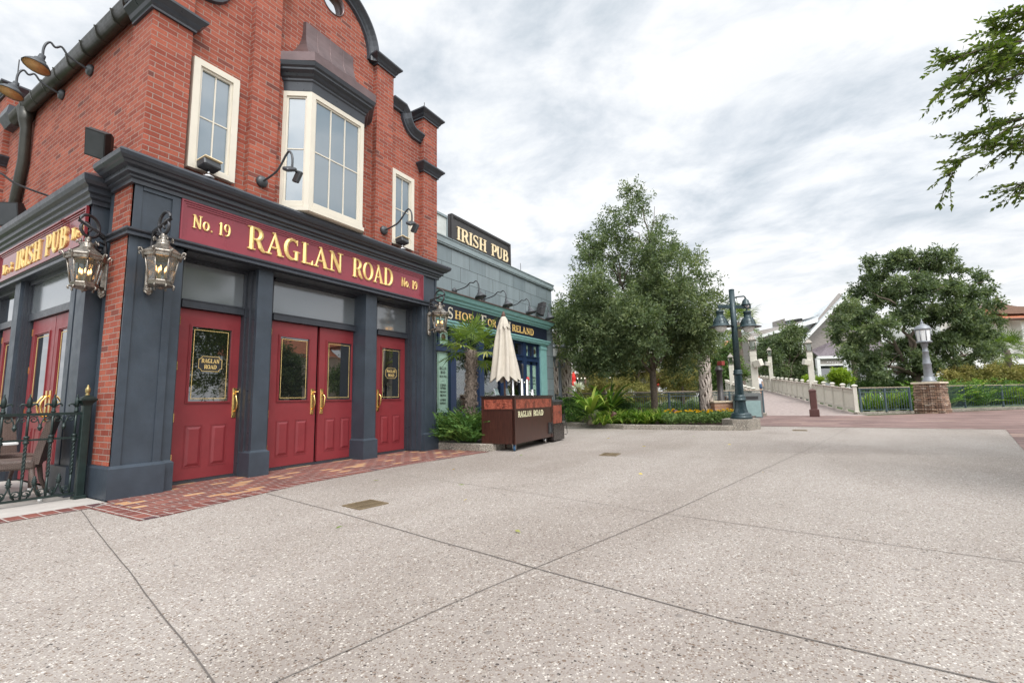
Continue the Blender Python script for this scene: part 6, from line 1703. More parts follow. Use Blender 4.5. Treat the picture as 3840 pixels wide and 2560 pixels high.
# arms lie across the line of sight
ax_ = Vector((.50,-.866,0)).normalized()
mb = MB(); ax2 = ax_
Mr = Matrix.Rotation(math.atan2(ax2.y,ax2.x),3,'Z')
mb.cbox((ax2*.05)+Vector((0,0,3.34)),.98,.05,.11,Mr @ Matrix.Rotation(R(2),3,'Y'),.004)
mb.tube([Vector((0,0,3.62)),-ax2*.2+Vector((0,0,3.38))],.014,6); mb.build('crossarm', M['lampiron'], lp)
def bell(off, z):
    c = ax2*off
    t = bpy.data.objects.new('bell_lamp', None); col.objects.link(t); t.parent = lp; t.location = (c.x,c.y,z)
    mb = MB(); mb.tube([(0,0,.0),(0,0,-.08)],.02,8)
    mb.lathe([(.02,-.06),(.09,-.07),(.115,-.09),(.115,-.13),(.10,-.14),(.105,-.26),(.12,-.27),(.16,-.33),(.20,-.42),(.205,-.47),(.225,-.48),(.225,-.51),(.36,-.56),(.36,-.57),(.20,-.54),(.1,-.5)],(0,0,0),28)
    for k in range(10):
        an = 2*PI*k/10; mb.tube([(r_*math.cos(an),r_*math.sin(an),z_) for r_,z_ in ((.125,-.27),(.165,-.33),(.205,-.42),(.21,-.47))],.008,4)
    mb.build('hood', M['lampiron'], t)
    mb = MB(); mb.lathe([(.175,-.54),(.17,-.60),(.13,-.67),(.07,-.71),(.001,-.72)],(0,0,0),18); mb.build('globe', M['frost'], t)
bell(-.40,3.30); bell(.42,3.27)
mb = MB(); q = ax2; mb.tube([Vector((0,0,3.60)),q*.14+Vector((0,0,3.64)),q*.36+Vector((0,0,3.66)),q*.40+Vector((0,0,3.62)),q*.40+Vector((0,0,3.56))],.022,8); mb.tube([Vector((0,0,3.48)),q*.22+Vector((0,0,3.40))+Vector((0,0,.02))],.014,6); mb.lathe([(.03,.0),(.06,-.03),(.09,-.06),(.105,-.14),(.14,-.18),(.14,-.20),(.10,-.20)],q*.40+Vector((0,0,3.58)),18); cm = mb.build('camera_housing', M['lampiron'], lp)
mb = MB(); mb.lathe([(.10,0),(.095,-.05),(.06,-.09),(.001,-.10)],q*.40+Vector((0,0,3.38)),16); mb.build('camera_dome', M['panedoor'], cm)

# ================================================================== iron railings
def railing(name, label, path, h, mat, post_every=2.2, sp=.13, lattice=True, z0=.1, kerbname=None, toprail=M['fencewood']):
    t = thing(name, label, 'railing', (path[0][0],path[0][1],z0), 0)
    o = Vector((path[0][0],path[0][1],0)); top = MB(); rl = MB(); bars = MB(); posts = []
    for (a, b) in zip(path[:-1], path[1:]):
        a, b = Vector((*a,0))-o, Vector((*b,0))-o; d = b-a; L = d.length; d.normalize(); an = math.atan2(d.y,d.x); Mr = Matrix.Rotation(an,3,'Z'); mid = (a+b)/2
        top.cbox(mid+Vector((0,0,h)),L+.04,.075,.035,Mr,.006)
        for z in ((h-.05,h-.20,.10) if lattice else (h-.07,.10)): rl.cbox(mid+Vector((0,0,z)),L,.025,.03,Mr)
        n = max(1,round(L/post_every))
        for i in range(n+1): posts.append((a+d*L*i/n, Mr))
        k = int(L/sp)
        for i in range(k):
            p = a+d*(i+.5)*L/k; bars.cbox(p+Vector((0,0,(h-.20+.10)/2 if lattice else (h-.07+.1)/2)),.016,.016,h-.30 if lattice else h-.17,Mr)
            if lattice:
                c = p+Vector((0,0,h-.125)); q = [c+d*.05*math.cos(R(a2))+Vector((0,0,.055*math.sin(R(a2)))) for a2 in range(0,361,45)]; bars.tube(q,.007,4,False)
    top.build('top_rail', toprail, t); rl.build('rails', mat, t); bars.build('balusters', mat, t)
    for p, Mr in posts:
        m3 = MB(); m3.cbox(p+Vector((0,0,h/2)),.07,.07,h-.02,Mr,.005); m3.build('post', mat, t)
    return t
railing('railing', 'blue grey iron railing with lattice band behind the flower bed', [(25.4,1.22),(24.9,2.6),(22.4,4.9),(19.6,6.6),(18.3,8.7)], 1.10, M['fencegrey'])
railing('railing', 'blue grey iron railing left of the stone pillar', [(26.4,-2.62),(27.9,-4.62)], 1.10, M['fencegrey'], 1.3)
railing('railing', 'long blue grey iron railing right of the stone pillar', [(29.2,-6.05),(31.5,-7.3),(33.5,-9.2),(35.2,-12.2)], 1.13, M['fencegrey'], 1.9, .13, False)
kerb('railing_kerb', [(28.1,-4.75),(26.2,-2.45)][::-1], .12, .2); kerb('railing_kerb', [(29.0,-5.95),(31.4,-7.45),(33.3,-9.3),(34.9,-12.3)][::1], .13, .2)
mb = MB(); mb.cbox((24.95,1.25,.07),.9,.30,.14,None,.01); o = mb.build('railing_kerb', M['kerb']); o['kind'] = 'structure'

# stone pillar with a lantern on top
sp_ = thing('stone_pillar', 'stacked ledge stone pillar with pale cap between the railings', 'pillar', (28.35,-5.45,0), R(-28))
mb = MB(); g = random.Random(3)
for i in range(20):
    z = i*.066; e = .0 if i % 2 else .012; ww = .47+.05*(1-i/20)**2
    mb.cbox((g.uniform(-.012,.012),g.uniform(-.012,.012),z+.033),2*ww+e+g.uniform(-.02,.03),2*ww+e+g.uniform(-.02,.03),.064,None,.012)
mb.build('shaft', M['stone'], sp_); mb = MB(); mb.cbox((0,0,1.36),1.06,1.06,.09,None,.015); mb.build('cap', plain('pale_cap_stone', (.55,.47,.36), .7), sp_)
sl = thing('pillar_lamp', 'silver grey lantern on a fluted column standing on the stone pillar', 'lamp', (28.35,-5.45,1.405))
mb = MB(); Sx = Matrix.Diagonal((.66,.66,.88)); mb.lathe([(.40,0),(.40,.08),(.33,.11),(.34,.17),(.27,.22),(.255,.28),(.235,.9),(.255,.92),(.26,.98),(.22,1.03),(.225,1.08),(.21,1.12),(.17,1.55),(.19,1.57),(.19,1.62),(.155,1.66),(.15,1.85),(.20,1.90),(.20,1.98),(.26,2.04)],(0,0,0),16,M=Sx); mb.build('column', M['lampgrey'], sl)
mb = MB(); Sx = Matrix.Diagonal((.76,.76,.88)); mb.lathe([(.25,2.04),(.385,2.06),(.385,2.13),(.35,2.15)],(0,0,0),16,M=Sx); mb.lathe([(.39,2.72),(.42,2.75),(.42,2.80),(.39,2.84),(.33,2.93),(.2,3.0),(.10,3.03),(.07,3.10),(.09,3.14),(.04,3.20),(.02,3.30),(.001,3.36)],(0,0,0),16,M=Sx)
for k in range(8): an = 2*PI*k/8+.2; mb.tube([Sx @ Vector((.345*math.cos(an),.345*math.sin(an),2.13)),Sx @ Vector((.385*math.cos(an),.385*math.sin(an),2.74))],.016,5)
hd = mb.build('lantern_frame', M['lampgrey'], sl)
mb = MB(); mb.lathe([(.325,2.14),(.365,2.73)],(0,0,0),16,False,M=Sx); mb.build('glass', M['frost'], hd)
# brick pier with dark post and small sign
bp = thing('brick_pier', 'low tan brick pier with pale cap behind the marigolds', 'pier', (23.55,2.83,.05), R(-62))
mb = MB(); mb.cbox((0,0,.30),.98,.98,.60,None); mb.build('shaft', M['pillarbrick'], bp); mb = MB(); mb.cbox((0,0,.645),1.08,1.08,.085,None,.012); mb.build('cap', plain('pale_pier_cap', (.55,.45,.33), .7), bp)
dp = thing('sign_post', 'dark fluted post with a small red sign standing on the brick pier', 'post', (23.55,2.83,.738))
mb = MB(); mb.lathe([(.22,0),(.22,.03),(.13,.06),(.13,1.35),(.18,1.38),(.18,1.45),(.14,1.48),(.12,1.60)],(0,0,0),14); mb.build('shaft', plain('dark_brown_post_paint', (.035,.030,.030), .45), dp); mb = MB(); mb.cbox((.05,-.1,1.72),.22,.26,.2,Matrix.Rotation(R(-30),3,'Z'),.01); mb.build('sign', M['screen'], dp)
# litter bin
bn = thing('litter_bin', 'litter bin with grey rounded hood and pale teal panel behind the lamp post', 'bin', (22.9,1.72,0), R(-62))
mb = MB(); pf = [(-.45,.0),(.45,.0),(.45,.95)]+[(.45-.12*(1-math.cos(R(a))),.95+.12*math.sin(R(a))) for a in range(15,91,15)]+[(-.33,1.07)]+[(-.45+.12*(1-math.cos(R(a))),.95+.12*math.sin(R(a))) for a in range(90,0,-15)]+[(-.45,.95)]
mb.prism(pf,1,-.4,.4); mb.build('hood', M['bingrey'], bn); mb = MB(); mb.box(-.38,.38,-.42,-.401,.06,.74); mb.box(-.471,-.451,-.3,.3,.06,.74); mb.build('panel', M['binteal'], bn)
mb = MB(); mb.box(-.3,.3,-.415,-.402,.80,.93); mb.build('flap', M['black'], bn)
bo = thing('bollard', 'square reddish brown bollard standing on the bridge approach', 'bollard', (24.15,-.76,0), R(-4))
mb = MB(); mb.cbox((0,0,.16),.36,.36,.32,None,.02); mb.cbox((0,0,.70),.25,.25,.80,None,.025); mb.lathe([(.20,1.08),(.20,1.12),(.12,1.17),(.001,1.2)],(0,0,0),4,False,rot=R(45)); mb.build('shaft', M['bollard'], bo)

# ================================================================== footbridge: deck rises away from the plaza
BX0, BX1 = 25.2, 56.0
def zb(x): return .006+.058*max(0,x-26.2)
def yr(x): return -2.45+.195*(x-26.5)
def yl(x): return 1.62+.183*(x-25.9)
mb = MB(); vs = []; N_ = 40
for i in range(N_+1):
    x = BX0+(BX1-BX0)*i/N_; vs += [(x,yr(x)-.1,zb(x)),(x,yl(x)+.1,zb(x)),(x,yr(x)-.1,zb(x)-.5),(x,yl(x)+.1,zb(x)-.5)]
fs = []
for i in range(N_):
    b = i*4; fs += [(b,b+4,b+5,b+1),(b+2,b+3,b+7,b+6),(b,b+2,b+6,b+4),(b+1,b+5,b+7,b+3)]
mb.add(vs, fs); o = mb.build('bridge_deck', M['deck']); o['kind'] = 'structure'
def bridge_rail(label, fy, xs, sgn):
    t = thing('bridge_railing', label, 'railing', (xs[0],fy(xs[0]),0)); o = Vector((xs[0],fy(xs[0]),0)); pan = MB(); rails = MB(); capr = MB()
    for i, x in enumerate(xs):
        p = Vector((x,fy(x),zb(x)))-o; m3 = MB(); m3.cbox(p+Vector((0,0,.62)),.155,.155,1.28,None,.012); m3.cbox(p+Vector((0,0,.07)),.19,.19,.14,None,.01)
        m3.cbox(p+Vector((0,0,1.275)),.24,.24,.04,None,.01); m3.lathe([(.15,1.295),(.10,1.33),(.001,1.35)],p,4,False,rot=R(45)); m3.build('post', M['railpaint'], t)
        if i < len(xs)-1:
            q = Vector((xs[i+1],fy(xs[i+1]),zb(xs[i+1])))-o; d = q-p; L = d.length; Mr = d.to_track_quat('X','Z').to_matrix(); mid = (p+q)/2
            rails.cbox(mid+Vector((0,0,1.02)),L,.06,.13,Mr); rails.cbox(mid+Vector((0,0,.20)),L,.06,.13,Mr); capr.cbox(mid+Vector((0,0,1.12)),L,.15,.05,Mr)
            k = int(L/.155)
            for j in range(k):
                c = p+d*(j+.5)/k; pan.cbox(c+Vector((0,0,.61)),.118,.025,.72,Mr)
    rails.build('rails', M['railpaint'], t); pan.build('boards', M['railpaint'], t); capr.build('cap_rail', M['railcap'], t)
xsr = [26.45,28.05,29.65,31.2,32.75,34.3,35.85,37.4,38.95,40.5,42.05,43.6,45.2,46.8,48.4,50.0,51.7,53.6,55.8]
bridge_rail('beige boarded bridge railing along the right side of the deck', yr, xsr, -1)
bridge_rail('beige boarded bridge railing along the left side, behind the lamp post', yl, [25.9,27.5,29.1,30.7,32.3,33.9,35.5,37.1,38.7,40.3,41.9,43.5,45.1,46.7,48.3,50,52,54], 1)
def bridge_lamp(label, x, y, h, box=0, grp='lantern posts along the footbridge'):
    z = zb(x); t = thing('bridge_lamp', label, 'lamp post', (x,y,z), 0, grp)
    mb = MB(); mb.cbox((0,0,h/2),.30,.30,h,None,.015); mb.cbox((0,0,h*.93),.315,.315,.05,None); mb.build('post', M['railpaint'], t)
    mb = MB(); mb.cbox((0,0,h+.03),.34,.34,.06,None,.01); mb.lathe([(.26,.52),(.27,.55),(.13,.72),(.07,.76),(.05,.84),(.001,.86)],(0,0,h),4,False,rot=R(45))
    for k in range(4):
        an = R(45+90*k); mb.tube([(.17*math.cos(an),.17*math.sin(an),h+.04),(.21*math.cos(an),.21*math.sin(an),h+.54)],.018,5)
    l = mb.build('lantern', M['bronze'], t); mb = MB(); mb.lathe([(.155,.06),(.195,.53)],(0,0,h),4,False,rot=R(45)); mb.build('glass', M['panelamp'], l)
    if box:
        m3 = MB(); m3.cbox((-.18,box*.20,h*.80),.40,.34,.34,Euler((R(12)*box,R(-8),R(20)*box)).to_matrix(),.02); m3.build('speaker_box', M['railpaint'], t)
bridge_lamp('beige lantern post with speaker box just right of the tall lamp post', 26.3,1.53,3.15,-1)
bridge_lamp('thin beige lantern post behind the nearest left one', 46.0,4.55,2.9,1)
bridge_lamp('beige lantern post with speaker box on the right railing above the bollard', 33.4,yr(33.4)+.02,3.05,1)
bridge_lamp('farther beige lantern post on the right railing, left of the clapboard porch', 46.3,yr(46.3)+.02,3.05,1)
bridge_lamp('beige lantern post seen between the tree and the tall lamp post', 36.3,yl(36.3)+.02,2.5,0)
bridge_lamp('farthest thin lantern post left of the tall lamp post', 45.9,yl(45.9)+.02,2.1,1)
tw = thing('twin_lantern_post', 'grey post with two frosted lanterns at the shop corner', 'lamp post', (17.55,8.12,0))
mb = MB(); mb.lathe([(.16,0),(.16,.1),(.10,.2),(.085,1.0),(.10,1.02),(.10,1.06),(.07,1.1),(.06,2.45),(.08,2.47),(.05,2.58),(.001,2.64)],(0,0,0),12)
va = Vector((.52,-.86,0))
for s_ in (-1,1): mb.tube([Vector((0,0,2.35)),va*s_*.1+Vector((0,0,2.25)),va*s_*.19+Vector((0,0,2.30)),va*s_*.2+Vector((0,0,2.5)),va*s_*.2+Vector((0,0,2.66))],[.025,.022,.022,.03,.05],8)
mb.build('post', M['lampgrey'], tw)
for s_ in (-1,1):
    c = va*s_*.2; mb = MB(); mb.lathe([(.06,2.58),(.12,2.64),(.165,2.68),(.165,2.72),(.14,2.73)],c,12); mb.lathe([(.155,3.05),(.18,3.07),(.175,3.10),(.12,3.18),(.05,3.21),(.03,3.26),(.001,3.36)],c,12); f_ = mb.build('lantern', M['lampgrey'], tw)
    mb = MB(); mb.lathe([(.135,2.73),(.15,3.05)],c,12,False); mb.build('glass', M['frost'], f_)
# drain grates let into the paving
def grate(label, c, rz, w_, l_):
    t = thing('drain_grate', label, 'drain', (c[0],c[1],.0), rz, 'drain grates in the paving'); mb = MB()
    for a0,a1,b0,b1 in ((-w_/2,w_/2,-l_/2,-l_/2+.02),(-w_/2,w_/2,l_/2-.02,l_/2),(-w_/2,-w_/2+.02,-l_/2+.02,l_/2-.02),(w_/2-.02,w_/2,-l_/2+.02,l_/2-.02)): mb.box(a0,a1,b0,b1,.001,.010)
    mb.build('frame', M['grate'], t); b = MB(); n = 13
    for i in range(n): x = -w_/2+.02+(w_-.04)*(i+.5)/n; b.box(x-.005,x+.005,-l_/2+.02,l_/2-.02,.002,.008)
    b.box(-w_/2+.02,w_/2-.02,-.01,.01,.001,.007); b.build('bars', M['grate'], t)
    d = MB(); d.box(-w_/2+.02,w_/2-.02,-l_/2+.02,l_/2-.02,.0012,.0016); d.build('sump', M['dark'], t)
grate('rusty square drain grate in the paving in front of the double doors', (3.35,3.69), R(-8), .33, .30)
grate('rusty drain grate farther out on the paving, to the right of the cart', (8.12,2.84), R(6), .40, .30)
grate('faint drain grate in the paving before the tall lamp post', (15.2,-.1), R(0), .4, .35)

# ================================================================== person walking away over the bridge
def person(loc, rz):
    t = thing('person', 'person in white t-shirt and denim shorts walking away across the bridge', 'person', loc, rz)
    me = bpy.data.meshes.new('body'); 
    J = [((0,0,.84),.115),((0,.0,.98),.105),((0,.01,1.15),.115),((0,0,1.28),.105),((0,0,1.36),.045),((0,-.01,1.41),.045),((0,-.015,1.49),.075),((0,-.015,1.56),.07),
         ((-.085,0,.80),.085),((-.095,-.04,.46),.058),((-.10,.06,.09),.036),((-.10,-.06,.03),.03),
         ((.085,0,.80),.085),((.09,.03,.46),.058),((.085,-.02,.08),.036),((.085,-.14,.03),.03),
         ((-.15,0,1.27),.055),((-.205,.02,1.02),.04),((-.20,-.06,.80),.03),((-.195,-.08,.70),.028),
         ((.15,0,1.27),.055),((.235,.03,1.03),.04),((.27,-.02,.82),.03),((.275,-.03,.72),.028)]
    E_ = [(0,1),(1,2),(2,3),(3,4),(4,5),(5,6),(6,7),(0,8),(8,9),(9,10),(10,11),(0,12),(12,13),(13,14),(14,15),(3,16),(16,17),(17,18),(18,19),(3,20),(20,21),(21,22),(22,23)]
    me.from_pydata([j[0] for j in J], E_, []); o = bpy.data.objects.new('body', me); col.objects.link(o); o.parent = t
    sk_ = o.modifiers.new('skin','SKIN'); 
    for v, j in zip(me.skin_vertices[0].data, J): v.radius = (j[1],j[1])
    me.skin_vertices[0].data[0].use_root = True
    sub = o.modifiers.new('sub','SUBSURF'); sub.levels = 2; sub.render_levels = 2; me.materials.append(M['skin'])
    mb = MB(); mb.lathe([(.150,.93),(.155,1.0),(.15,1.12),(.165,1.22),(.15,1.31),(.07,1.36),(.055,1.385)],(0,0,0),16)
    mb.v = [(x*1.08,y*.82,z) for x,y,z in mb.v]
    for s_ in (-1,1): mb.tube([(s_*.11,0,1.29),(s_*.185,.005,1.2),(s_*.21,.01,1.12)],[.075,.072,.07],10)
    mb.build('t_shirt', M['tee'], t)
    mb = MB(); mb.lathe([(.10,.74),(.155,.80),(.16,.86),(.152,.95)],(0,0,0),16); mb.v = [(x*1.08,y*.85,z) for x,y,z in mb.v]
    for s_ in (-1,1): mb.tube([(s_*.085,0,.82),(s_*.095,-.02*s_*-1,.60)],[.105,.10],12)
    mb.build('shorts', M['denim'], t)
    mb = MB(); mb.ball((0,.015,1.545),.098,12,1.1); mb.ball((0,.10,1.56),.035,8); mb.build('hair', M['hair'], t)
    mb = MB(); mb.cbox((.285,-.03,.62),.07,.10,.16,None,.02); mb.build('bag', M['fencegrey'], t)
    return t
pp_ = at(2848,1455,36); x = pp_.x; person((x, pp_.y, zb(x)), R(-80))

# ================================================================== distant buildings
def frame_of(d, px0, px1, yaw=0.0):
    """ground frame of a distant facade: origin under px0, ux to the right as seen"""
    a, b = at(px0,1480,d), at(px1,1480,d); u = Vector((b.x-a.x,b.y-a.y,0)); L = u.length; u.normalize(); u.rotate(Euler((0,0,yaw))); return Vector((a.x,a.y,0)), u, L
class FB:
    """mesh builder in a facade frame: u to the right, v into depth, z up"""
    def __init__(s, o, u): s.o, s.u, s.v = o, u, Vector((-u.y,u.x,0)); s.mb = MB()
    def P(s, u, v, z): return tuple(s.o+s.u*u+s.v*v+Vector((0,0,z)))
    def box(s, u0,u1,v0,v1,z0,z1):
        q = [s.P(u,v,z) for z in (z0,z1) for u,v in ((u0,v0),(u1,v0),(u1,v1),(u0,v1))]; s.mb.add(q, [(0,3,2,1),(4,5,6,7),(0,1,5,4),(1,2,6,5),(2,3,7,6),(3,0,4,7)]); return s
    def poly(s, pts, v0, v1):
        n = len(pts); q = [s.P(u,v0,z) for u,z in pts]+[s.P(u,v1,z) for u,z in pts]; s.mb.add(q, [tuple(range(n)),tuple(range(2*n-1,n-1,-1))]+[(i,n+i,n+(i+1)%n,(i+1)%n) for i in range(n)]); return s
    def face(s, pts, th=.12):
        a, b, c = [Vector(s.P(*p)) for p in pts[:3]]; n_ = (b-a).cross(c-a).normalized()*th; q = [Vector(s.P(*p)) for p in pts]; k = len(q)
        s.mb.add([*q,*[p-n_ for p in q]], [tuple(range(k)),tuple(range(2*k-1,k-1,-1))]+[(i,k+i,k+(i+1)%k,(i+1)%k) for i in range(k)]); return s
    def done(s, name, mat, par): o = s.mb.build(name, mat, par, world=True); s.mb = MB(); return o
D_ = 56; K = D_/FPX
def U(px): return (px-2840)*K
def Zp(px, py): return 1+(1496-.0199*(px-1920)-py)*K
o_, u_, L_ = frame_of(D_, 2840, 3240)
cb = thing('clapboard_building', 'grey clapboard building with pale metal roofs and a shingled porch beyond the bridge', 'building', tuple(o_))
B = FB(o_, u_)
ape, low = (3170,1105), (3035,1258)
B.poly([(U(3035),0),(U(3330),0),(U(3330),Zp(3330,1258)),(U(3190),Zp(3190,1090)),(U(3035),Zp(3035,1262))], 0, .3); B.box(U(2862),U(3040),1.5,9,0,Zp(2862,1258)); B.poly([(U(2862),Zp(2862,1262)),(U(3040),Zp(3040,1262)),(U(3066),Zp(3066,1192)),(U(2900),Zp(2900,1228))],1.5,9)
B.done('wall', M['clap'], cb)
# roofs given by their corners as seen, each at its own distance
Q = lambda px,py,d: tuple(at(px,py,d))
def slab(pts, th, name, mat):
    a_, b_, c_ = [Vector(p) for p in pts[:3]]; n_ = (b_-a_).cross(c_-a_).normalized()*th
    if n_.z < 0: n_ = -n_
    k_ = len(pts); m_ = MB(); m_.add([*pts, *[tuple(Vector(p)-n_) for p in pts]], [tuple(range(k_)), tuple(range(2*k_-1,k_-1,-1))]+[(i,k_+i,k_+(i+1)%k_,(i+1)%k_) for i in range(k_)]); return m_.build(name, mat, cb, world=True)
slab([Q(3192,1084,55.5),Q(3012,1272,55.5),Q(2930,1290,70),Q(3068,1163,70)], .25, 'main_roof', M['metalroof'])
slab([Q(3186,1090,55.5),Q(3345,1262,55.5),Q(3345,1262,70),Q(3186,1110,70)], .25, 'main_roof', M['metalroof'])
slab([Q(2846,1258,58.5),Q(3064,1196,56.5),Q(3082,1180,62),Q(2892,1227,66)], .25, 'wing_roof', M['metalroof'])
slab([Q(2945,1193,60),Q(3048,1174,59),Q(3070,1162,63),Q(3014,1152,64),], .2, 'dormer_roof', M['metalroof'])
slab([Q(2945,1193,60),Q(3014,1152,64),Q(3000,1165,70),Q(2950,1190,68)], .2, 'dormer_roof', M['metalroof'])
zt_ = at(2966,1188,61).z; zb_ = at(2966,1216,61).z; UA = lambda px, d: ((px-1920)*d-(2840-1920)*56)/FPX
B.box(UA(2968,61),UA(3036,61),5.0,8,zb_-2,zt_); B.done('dormer', M['clap'], cb)
B.box(UA(2972,61),UA(2990,61),4.94,5.0,zb_+.1,zt_-.15); B.done('dormer_window', M['winglass'], cb)
def strip_(pts, w_, name):
    m_ = MB()
    for p_, q_ in zip(pts[:-1], pts[1:]):
        p_, q_ = Vector(p_), Vector(q_); m_.add([p_,q_,q_-Vector((0,0,w_)),p_-Vector((0,0,w_)),p_+Vector((.15,.05,0)),q_+Vector((.15,.05,0)),q_+Vector((.15,.05,-w_)),p_+Vector((.15,.05,-w_))], [(0,1,2,3),(7,6,5,4),(0,4,5,1),(3,2,6,7),(0,3,7,4),(1,5,6,2)])
    m_.build(name, M['trimwhite'], cb, world=True)
strip_([Q(3012,1272,55.2),Q(3190,1086,55.2)], .42, 'rake_board'); strip_([Q(2846,1258,58.2),Q(2902,1241,57.6),Q(3066,1197,56.2)], .34, 'eaves_board'); strip_([Q(2944,1194,59.7),Q(3050,1175,58.7)], .3, 'eaves_board')
for i in range(8): B.box(U(2870),U(2905),1.42,1.5,Zp(2870,1300)+i*.2,Zp(2870,1300)+i*.2+.1)
B.done('louvre', M['trimwhite'], cb)
B.face([(U(3020),-3.2,Zp(3020,1344)),(U(3360),-3.2,Zp(3360,1337)),(U(3310),-.1,Zp(3310,1272)),(U(3125),-.1,Zp(3125,1282)),(U(3055),-.1,Zp(3055,1312))],.15); B.done('porch_roof', M['shingle'], cb)
B.box(U(3012),U(3365),-3.3,-3.1,Zp(3050,1352),Zp(3050,1343)); B.box(U(3012),U(3365),-3.1,-3.0,Zp(3050,1377),Zp(3050,1371))
for px in (3015,3112,3225,3340): B.box(U(px-6),U(px+6),-3.25,-2.95,0,Zp(px,1350))
B.done('porch_frame', M['trimwhite'], cb)
B.box(U(3012),U(3365),-3.05,-2.98,Zp(3050,1371),Zp(3050,1352)); B.done('porch_fascia', M['clap'], cb)
B.box(U(3010),U(3330),-.12,-.02,0,Zp(3050,1371)); B.done('porch_glazing', M['winglass'], cb)
for i in range(14):
    pass
for i in range(20):
    px = 3045+i*9; p = Vector(B.P(U(px),-3.35,Zp(px,1364-3*math.sin(PI*(i%10)/10)*-1))); m_ = MB(); m_.ball(p,.055,6); m_.build('light_bulb', M['trimwhite'], cb, world=True)
# grey tower and beige tiled house left of it
o_, u_, _ = frame_of(80, 2700, 2900); h = thing('tiled_house', 'beige stucco house with orange tile roof behind the bridge lantern posts', 'house', tuple(o_)); B = FB(o_,u_); k8 = 80/FPX
U8 = lambda px: (px-2700)*k8; Z8 = lambda px,py: 1+(1496-.0199*(px-1920)-py)*k8
B.box(U8(2730),U8(2832),0,8,0,Z8(2760,1296)); B.done('wall', M['stuccob'], h); B.face([(U8(2722),-.6,Z8(2722,1297)),(U8(2838),-.6,Z8(2838,1292)),(U8(2830),4,Z8(2830,1255)),(U8(2772),4,Z8(2772,1268))],.3); B.done('roof', M['tile'], h)
B.mb.tube([B.P(U8(2790),-.1,Z8(2790,1297)),B.P(U8(2790),-.1,Z8(2790,1305)),B.P(U8(2797),-.1,Z8(2797,1312)),B.P(U8(2797),-.1,0)],.12,6); B.done('downpipe', M['timber'], h)
o_, u_, _ = frame_of(90, 2800, 2900); h = thing('grey_tower', 'pale grey concrete block rising behind the clapboard building', 'building', tuple(o_)); B = FB(o_,u_); k9 = 90/FPX
B.box(0,(2868-2800)*k9,0,10,0,1+(1478-1228)*k9); B.done('wall', plain('pale_grey_concrete', (.48,.50,.51), .8), h); B.box((2815-2800)*k9,(2868-2800)*k9,-.2,0,1+(1478-1232)*k9,1+(1478-1226)*k9); B.done('parapet', M['hvac'], h)
o_, u_, _ = frame_of(62, 2760, 2860); h = thing('boathouse', 'low pale roofed pavilion on dark posts behind the left bridge lamps', 'pavilion', tuple(o_)); B = FB(o_,u_); k6 = 62/FPX
B.face([((2772-2760)*k6,-1,1+(1479-1368)*k6),((2840-2760)*k6,-1,1+(1479-1340)*k6),((2840-2760)*k6,4,1+(1479-1336)*k6),((2772-2760)*k6,4,1+(1479-1350)*k6)],.4); B.done('roof', M['trimwhite'], h); B.box((2785-2760)*k6,(2850-2760)*k6,1,1.2,0,1+(1479-1352)*k6); B.done('wall', M['clap'], h)
for px in (2797,2812): B.box((px-2760)*k6,(px+3-2760)*k6,-.6,-.4,0,1+(1479-1360)*k6)
B.done('posts', M['timber'], h)
# white building, left, behind the palms
DW = 47; o_, u_, _ = frame_of(DW, 2040, 2700); kw = DW/FPX; UW = lambda px: (px-2040)*kw; ZW = lambda px,py: 1+(1496-.0199*(px-1920)-py)*kw
h = thing('white_building', 'white stucco building with brown veranda and string lights behind the palms', 'building', tuple(o_)); B = FB(o_,u_)
B.box(UW(1960),UW(2480),0,8,0,ZW(2200,1290)); B.done('wall', M['stucco'], h); B.box(UW(1960),UW(2480),-2.2,-2.0,ZW(2200,1418),ZW(2200,1403)); B.box(UW(1960),UW(2480),-2.0,-.0,ZW(2200,1412),ZW(2200,1404))
for px in (2095,2185,2225,2300,2370,2440): B.box(UW(px-3),UW(px+3),-2.15,-1.95,0,ZW(2200,1405))
B.box(UW(1960),UW(2480),-2.1,-2.03,ZW(2200,1458),ZW(2200,1454)); B.done('veranda', M['timber'], h)
for a, b in ((2075,2100),(2135,2175),(2235,2290)):
    f_ = B.box(UW(a),UW(b),-.06,0,0,ZW(2200,1415)).done('door', M['timber'], h); B.box(UW(a+4),UW(b-4),-.09,-.06,.4,ZW(2200,1418)); B.done('pane', M['winglass'], f_)
f_ = B.box(UW(2139),UW(2164),-.08,0,ZW(2150,1356),ZW(2150,1322)).done('window', M['timber'], h); B.box(UW(2143),UW(2160),-.11,-.08,ZW(2150,1352),ZW(2150,1326)); B.done('pane', M['winglass'], f_)
for i in range(70): B.box(UW(2060+i*6),UW(2061.4+i*6),-2.09,-2.05,.3,ZW(2200,1456))
B.done('balusters', M['trimwhite'], h)
gw_ = glow('warm_white_bulb',(1,.93,.8),.9)
for i in range(24): m_ = MB(); m_.ball(Vector(B.P(UW(2078+i*13),-2.3,ZW(2200,1421))),.06,6); m_.build('light_bulb', gw_, h, world=True)
def red_umb(label, px, py0, py1, d):
    p = at(px,1480,d); t = thing('red_parasol', label, 'parasol', (p.x,p.y,0), 0, 'closed red parasols'); z1_ = at(px,py0,d).z; z0_ = at(px,py1,d).z
    mb = MB(); mb.tube([(0,0,0),(0,0,z1_)],.03,6); mb.build('pole', M['steel'], t); mb = MB(); L = z1_-z0_
    mb.lathe([(.30,z0_),(.26,z0_+L*.2),(.17,z0_+L*.42),(.24,z0_+L*.5),(.14,z0_+L*.8),(.04,z1_)],(0,0,0),10); mb.v = [(x*(1+.15*math.sin(5*math.atan2(y,x))),y*(1+.15*math.sin(5*math.atan2(y,x))),z) for x,y,z in mb.v]; mb.build('canopy', M['redcanvas'], t)
